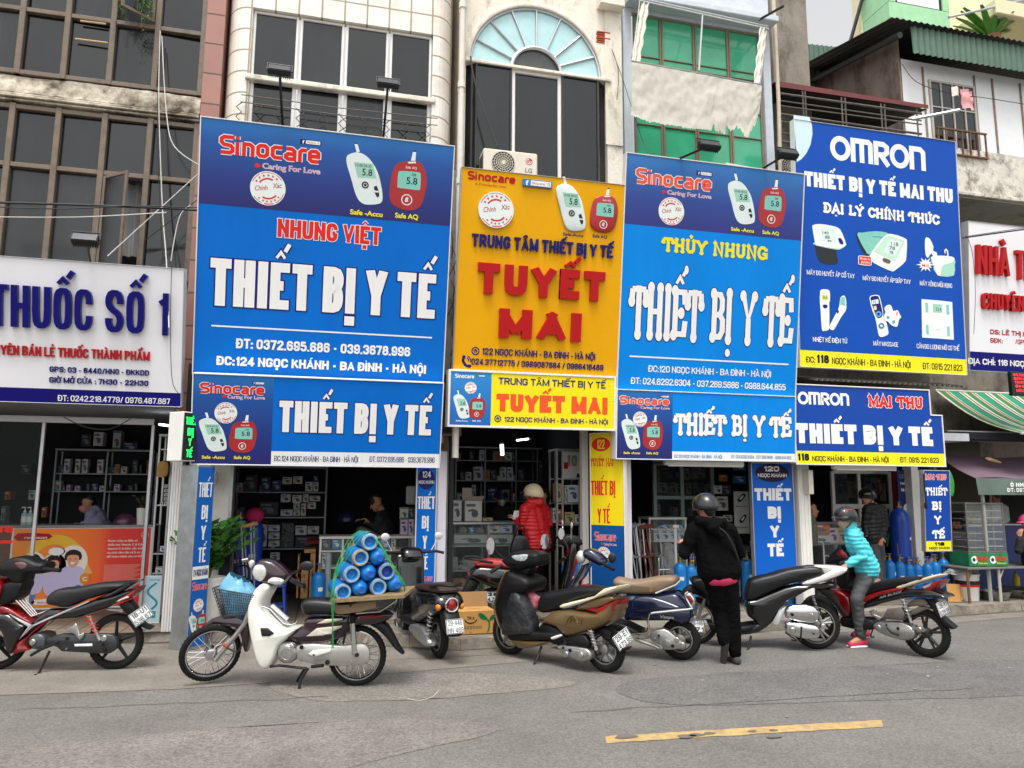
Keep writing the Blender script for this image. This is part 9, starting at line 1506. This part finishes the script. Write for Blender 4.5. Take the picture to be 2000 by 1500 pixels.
def person(label,z,Y,J,face,top,bot=None,shoe=None,hat=None,hatM=None,mask=None,quilt=0.0,k=1.0,hair=True,tw=.155,hands='lr',tilt=0.0,freq=70.0,leg=.082,glasses=False,fold=.006):
 g={a:P(*z(q[0],q[1]),Y+(q[2]if len(q)>2 else 0))for a,q in J.items()};h=g['h'];t=thing('person',label,'person',(g['p'].x,g['p'].y,PV if 'al' not in g else min(g['al'].z,g['ar'].z)-.08));o=Vector(t.location)
 for a in g:g[a]=g[a]-o
 h=g['h'];f=Vector((*face,tilt)).normalized();up=Vector((0,0,1));r=f.cross(up).normalized();u2=r.cross(f);n,p=g['n'],g['p'];sl,sr=g['sl'],g['sr'];hl,hr=p+(sl-sr).normalized()*.085*k,p-(sl-sr).normalized()*.085*k;ch=n.lerp(p,.4)
 hd=[([h+u2*.025*k-f*.012*k,h+u2*.0-f*.006*k],[.094*k,.09*k]),([h-u2*.05*k+f*.02*k,h-u2*.085*k+f*.045*k],[.07*k,.042*k]),([h-u2*.005*k+f*.088*k,h-u2*.032*k+f*.108*k],[.011*k,.0145*k]),([h-u2*.066*k+f*.078*k-r*.02*k,h-u2*.066*k+f*.078*k+r*.02*k],[.011*k,.011*k]),([h+r*.088*k-f*.005*k,h+r*.088*k-u2*.035*k-f*.005*k],[.015*k,.011*k]),([h-r*.088*k-f*.005*k,h-r*.088*k-u2*.035*k-f*.005*k],[.015*k,.011*k]),([h-u2*.06*k-f*.025*k,n-f*.0],[.058*k,.06*k])]
 body=hd+[([n,ch,p],[.07,.105*k,.11*k]),([sl,sr],[.055*k,.055*k])];jk=[];trs=[]
 q1,q2=(sl-n)*.52,(sr-n)*.52
 jk+=[([n-up*.04,ch,p],[.085*k,.13*k,tw*.84]),([n+q1-up*.09,ch+q1*.95,hl+up*.02],[.1*k,.118*k,tw*.86]),([n+q2-up*.09,ch+q2*.95,hr+up*.02],[.1*k,.118*k,tw*.86]),([sl,n-up*.02,sr],[.078*k,.088*k,.078*k])]
 for s_ in 'lr':
  if 'e'+s_ in g:
   S_,E_,W_=g['s'+s_],g['e'+s_],g['w'+s_];body.append(([S_,E_,W_],[.045*k,.036*k,.026*k]));jk.append(([S_,S_.lerp(E_,.5),E_,W_.lerp(E_,.12)],[.08*k,.07*k,.062*k,.046*k]))
   if s_ in hands:body+=hand(W_,W_-E_,up if abs((W_-E_).normalized().z)<.8 else f,.7,k)
  if 'k'+s_ in g:
   hp=hl if s_=='l' else hr;K_,A_=g['k'+s_],g['a'+s_];body.append(([hp,K_,A_],[.08*k,.055*k,.04*k]));trs.append(([hp,hp.lerp(K_,.45),K_,K_.lerp(A_,.5),A_.lerp(K_,.07)],[leg*1.22,leg*1.06,leg*.86,leg*.78,leg*.7]))
   fd=Vector((*J['f'+s_],0)).normalized()if len(J.get('f'+s_,()))==2 else(Vector(J['f'+s_]).normalized()if 'f'+s_ in J else Vector((f.x,f.y,0)));body.append(([A_,A_-up*.04+fd*.13*k],[.04*k,.03*k]))
   if shoe:flesh('shoe',[([A_-up*.045-fd*.045,A_-up*.05+fd*.06*k,A_-up*.058+fd*.155*k],[.042*k,.04*k,.033*k])],shoe,t,.008)
 part_=flesh('body',body,skin,t,.0075,it=3);part_.name='body'
 flesh('jacket',jk,top,t,.011,quilt,fold,freq)
 if trs:flesh('trousers',trs+[([hl,p,hr],[tw*.78,tw*.8,tw*.78])],bot,t,.011,0,.008)
 for s_ in(-1,1):
  b=MB();b.ell(h+r*(.034*s_*k)+u2*.004*k+f*.083*k,(.013*k,.007*k,.007*k),8,6);part('eye',b,inkk,t);b=MB();b.tube([h+r*(.018*s_*k)+u2*.024*k+f*.09*k,h+r*(.052*s_*k)+u2*.022*k+f*.074*k],.0045*k,5);part('eyebrow',b,hairm,t)
 b=MB();b.tube([h-u2*.062*k+f*.09*k-r*.022*k,h-u2*.063*k+f*.095*k,h-u2*.062*k+f*.09*k+r*.022*k],.004*k,5);part('mouth',b,mat('lips','#8f4f45',.5),t)
 rot=Matrix((f,-r,u2)).transposed()
 if hair:flesh('hair',[([h+u2*.052*k-f*.03*k,h+u2*.04*k+f*.02*k],[.086*k,.074*k]),([h-f*.045*k,h-f*.05*k-u2*.045*k],[.08*k,.06*k])],hairm,t,.009,0,.006)
 if hat:
  b=MB();vs=[];N=26;hl_=.62 if hat!='cap' else.5
  for i in range(9):
   a=i/8*math.pi*hl_
   for q in range(N):th=2*math.pi*q/N;vs.append(h+rot@Vector(((.137*math.sin(a)*math.cos(th)-.008)*k,.118*k*math.sin(a)*math.sin(th),(.02+.125*math.cos(a)-(.02*math.cos(th)*math.sin(a)**4 if hat!='cap' else 0)*-1)*k)))
  b.add(vs,[(i*N+q,(i+1)*N+q,(i+1)*N+(q+1)%N,i*N+(q+1)%N)for i in range(8)for q in range(N)]);e=part('helmet' if hat!='cap' else 'cap',b,hatM,t,60);m_=e.modifiers.new('thick','SOLIDIFY');m_.thickness=.012;m_.offset=1
  if hat in('peak','cap'):b=MB();b.grid(lambda u,v:tuple(h+rot@Vector(((.11+.085*v)*k*math.cos((u-.5)*2.0),.125*k*math.sin((u-.5)*2.0)*(1+.1*v),(.045-.035*v)*k))),12,4);q_e=part('peak',b,hatM if hat=='cap' else mat('helmet_black'),e);b=0
  if hat!='cap':b=MB();b.tube(crv([h+r*.1*k+u2*.0,h+r*.075*k-u2*.07*k+f*.03*k,h-u2*.118*k+f*.05*k,h-r*.075*k-u2*.07*k+f*.03*k,h-r*.1*k],3),.006,5);part('chin_strap',b,black,t)
 if mask:flesh('face_mask',[([h-u2*.045*k+f*.058*k,h-u2*.075*k+f*.05*k],[.062*k,.05*k])],mask,t,.009)
 if glasses:
  b=MB()
  for s_ in(-1,1):b.ell(h+r*.036*s_*k+u2*.004*k+f*.096*k,(.03*k,.03*k,.022*k),10,8);b.tube([h+r*.06*s_*k+u2*.004*k+f*.085*k,h+r*.1*s_*k+u2*.006*k],.004,5)
  part('sunglasses',b,blkp,t)
 return t,g,o
mat('helmet_black','#1a1a1c',.25,var=.1,coat=.4);zS=zz(1300,960,4.286);zA=zz(1560,960,4.4125)
jb=mat('jacket_black','#060607',.9,var=.2,scale=14,spec=.12);tb=mat('trousers_black','#060607',.92,var=.2,scale=12,spec=.12)
t,g,o=person('man in a black hooded jacket and black helmet stepping towards the shop, back turned',zS,G(1437,1296).y,dict(h=(330,135),n=(345,235),sl=(235,320),sr=(540,325),el=(160,525,.02),er=(625,520,.05),wl=(150,440,.2),wr=(590,560,.28),p=(452,672),kl=(455,1000,.06),kr=(560,1010,.0),al=(495,1265,-.02),ar=(583,1372,0),fl=(.05,.35,-.9),fr=(.1,1)),(-.3,.95),jb,tb,mat('shoe_dark','#3a3835',.8,var=.3,dirt=.3),'shell',mat('helmet_black'),tw=.19,leg=.098,tilt=-.15)
flesh('hood',[([g['n']+Vector((-.13,-.06,-.0)),g['n']+Vector((0,-.14,-.05)),g['n']+Vector((.15,-.07,-.02))],[.05,.065,.05]),([g['n']+Vector((-.02,-.15,-.08)),g['n']+Vector((.08,-.16,-.17))],[.06,.03])],jb,t,.011,0,.01)
b=MB();a=g['n'];b.tube(crv([a+Vector((.05,-.16,-.08)),a+Vector((.14,-.17,-.16)),a+Vector((.26,-.13,-.36)),a+Vector((.33,-.03,-.52))],4),.022,8,flat=.5);part('bag_strap',b,mat('strap','#26272a',.7),t);flesh('shirt_hem',[([g['p']+Vector((-.1,-.05,-.06)),g['p']+Vector((0,-.068,-.062)),g['p']+Vector((.1,-.05,-.056))],[.08,.08,.08])],mat('shirt_pink','#d3345f',.8),t,.012)
cy=mat('jacket_cyan','#4cc8d6',.5,var=.12,scale=6);gt=mat('trousers_grey','#4b4c50',.85,var=.25,scale=10)
t,g,o=person('rider in a cyan padded jacket, black helmet, patterned mask and pink shoes',zA,G(1680,1262).y,dict(h=(405,235),n=(450,330),sl=(478,392,-.12),sr=(500,380,.2),el=(545,560,-.16),er=(520,540,.25),wl=(415,630,-.12),wr=(400,600,.28),p=(590,680,.05),kl=(500,930,-.1),kr=(470,930,.3),al=(535,1265,-.05),ar=(560,1190,.35),fl=(-1,-.1),fr=(-1,0)),(-.97,-.2),cy,gt,mat('shoe_pink','#d6315c',.6,var=.1),'peak',mat('helmet_black'),mat('mask_beige','#a89a86',.8,var=.5,scale=40),.011,tw=.165,freq=58,glasses=True,leg=.088,fold=.008)
flesh('hood',[([g['n']+Vector((-.02,0,.02)),g['h']+Vector((.06,0,-.03)),g['h']+Vector((.05,0,.03))],[.085,.075,.07])],cy,t,.011,0,.006);b=MB();b.box(tuple(g['al']+Vector((-.17,-.05,-.1))),tuple(g['al']+Vector((.06,.05,-.075))),.012);part('shoe_sole',b,dwhite,t)
b=MB();b.m(red);q=g['h']+Vector((-.03,-.105,.09));b.add([q+Vector((-.05,0,-.02)),q+Vector((.05,0,-.015)),q+Vector((.05,.01,.025)),q+Vector((-.05,.01,.02))],[(0,1,2,3)]);part('helmet_sticker',b,None,t,None)
person('man in a black padded jacket and helmet standing beside the tall deep blue cylinder',z8,10.15,dict(h=(610,322),n=(655,395),sl=(610,435,-.1),sr=(740,440,.05),el=(590,570,-.05),er=(770,560,.0),wl=(600,660,-.1),wr=(735,680,-.12),p=(680,690),kl=(690,880,-.05),kr=(720,880,.05),al=(720,1050,-.05),ar=(740,1050,.08)),(-.96,-.28),mat('jacket_padded','#0a0a0c',.5,var=.2,scale=8),gt,mat('shoe_dark'),'peak',mat('helmet_black'),None,.012,hands='r',freq=50)
t,g,o=person('woman in a red padded coat and cream helmet standing at the counter of shop 122',z2,10.3,dict(h=(715,575),n=(730,640),sl=(650,690,-.12),sr=(800,690,.12),el=(635,820,-.1),er=(835,800,.1),wl=(580,765,.02),wr=(620,745,.25),p=(745,960),kl=(730,1200,-.05),kr=(760,1200,.08),al=(730,1390,-.05),ar=(765,1390,.08)),(-.75,.6),mat('coat_red','#c2121d',.5,var=.15,scale=8),tb,mat('shoe_dark'),'peak',mat('helmet_cream','#d8c9a4',.35,var=.1),None,.011,tw=.18,freq=60)
flesh('hood',[([g['n']+Vector((-.08,-.04,.0)),g['n']+Vector((.04,-.07,.01)),g['n']+Vector((.08,.05,.01))],[.07,.075,.07])],mat('coat_red'),t,.011,0,.006)
q=o+g['el'];b=MB();b.pillow(cr([(-.13,-.2),(.13,-.19),(.11,0),(.06,.05),(-.06,.05),(-.1,0)],3),0,.06,.03,.04);b.tube(crv([(-.06,0,.03),(-.02,0,.17),(.06,0,.17),(.07,0,.03)],4),.009,6);solo('handbag',b,mat('bag_leather','#15151a',.3,var=.1),'black handbag hanging from the arm of the woman in red','handbag',loc=q+Vector((-.06,-.07,-.17)))
q=o+g['wl'];b=MB();[b.add([q+Vector((-.05+.012*k,-.02*k,.0)),q+Vector((.0+.012*k,-.02*k,-.01)),q+Vector((.02+.02*k,-.02*k,.11)),q+Vector((-.02+.02*k,-.02*k,.12))],[(0,1,2,3)])for k in range(3)];solo('paper_slips',b,dwhite,'white paper slips held by the woman in red','paper',smooth=None)
person('dim figure with a brown fur hood behind the woman in red',z2,11.2,dict(h=(790,600),n=(800,660),sl=(740,700),sr=(850,700),el=(720,830),er=(850,830),wl=(700,900,-.1),wr=(830,900,-.1),p=(800,960)),(-.9,.3),mat('coat_brown','#2c2622',.9,var=.3),hands='',hair=True,fold=.012)
t,g,o=person('seated man in a dark jacket looking down at his phone behind the white counter',z4b,11.2,dict(h=(765,445),n=(825,535),sl=(800,590,-.12),sr=(880,575,.14),el=(800,690,-.1),er=(870,700,.1),wl=(715,620,-.14),wr=(675,615,.05),p=(860,790),kl=(655,700,-.1),kr=(640,690,.12),al=(640,900,-.1),ar=(640,900,.12)),(-.85,-.5),mat('jacket_charcoal','#1b1c1f',.8,var=.2),mat('trousers_mid','#67686c',.85),mat('shoe_dark'),tilt=-.55,hands='lr')
b=MB();q=o+g['wl']+Vector((-.1,0,.03));b.box((-.04,-.006,-.07),(.04,.006,.07),.008);e=solo('phone',b,blkp,'dark phone in the hands of the seated man','phone',loc=q);e.rotation_euler=(.9,0,.5)
person('pharmacist in a pale lavender coat with pink mask bent over the pharmacy counter',zp,11.85,dict(h=(640,690),n=(690,735),sl=(665,775,-.1),sr=(730,765,.14),el=(650,845,-.12),er=(750,860,.1),wl=(600,840,-.15),wr=(620,845,.0),p=(730,900)),(-.9,-.3),mat('coat_lavender','#8f8da6',.8,var=.1),mask=mat('mask_pink','#c9878f',.7),tilt=-.3)
person('dark figure with a navy cap and white mask deep inside shop 122',z2,12.4,dict(h=(468,610),n=(475,670),sl=(420,710),sr=(530,710),el=(410,780),er=(540,780),wl=(430,800,-.1),wr=(510,800,-.1),p=(475,850)),(.1,-1),mat('coat_dark','#1c1e24',.9),hat='cap',hatM=mat('helmet_navy'),mask=mat('mask_white','#c9c9c9',.8))
person('person peeking past the white shutter column inside shop 118',z8,10.5,dict(h=(112,435),n=(95,500),sl=(60,540),sr=(110,530,.15),el=(70,650),er=(110,640,.1),wl=(110,690),wr=(130,690,.1),p=(80,720)),(.95,-.3),mat('coat_speckle','#6c6a68',.9,var=.5,scale=40))
for k,(x,y,lb)in enumerate(((262,455,'woman in a white coat turned sideways behind the stall valance'),(410,440,'woman in a white coat with a dark blue collar behind the blue counter'))):person(lb,zf,11.25,dict(h=(x,y),n=(x+5,y+62),sl=(x-60,y+85),sr=(x+65,y+85),el=(x-80,y+170),er=(x+85,y+170),wl=(x-30,y+190,-.15),wr=(x+40,y+190,-.15),p=(x+5,y+240)),(.5-.6*k,-.9),mat('coat_white','#b9bcc4',.8,var=.08),tilt=-.25)
person('person in a pink cap and black sleeve eating at the far end of the stall',zf,9.75,dict(h=(660,640),n=(680,720),sl=(640,770,-.1),sr=(720,760,.15),el=(590,850,-.1),er=(760,860,.1),wl=(598,745,-.1),wr=(640,760,.1),p=(700,950),kl=(690,1080),kr=(720,1080),al=(690,1180),ar=(720,1180)),(-.98,-.1),mat('vest_black','#17171a',.85),mat('trousers_red','#8e2330',.8),mat('shoe_dark'),'cap',mat('cap_pink','#e0457c',.7))
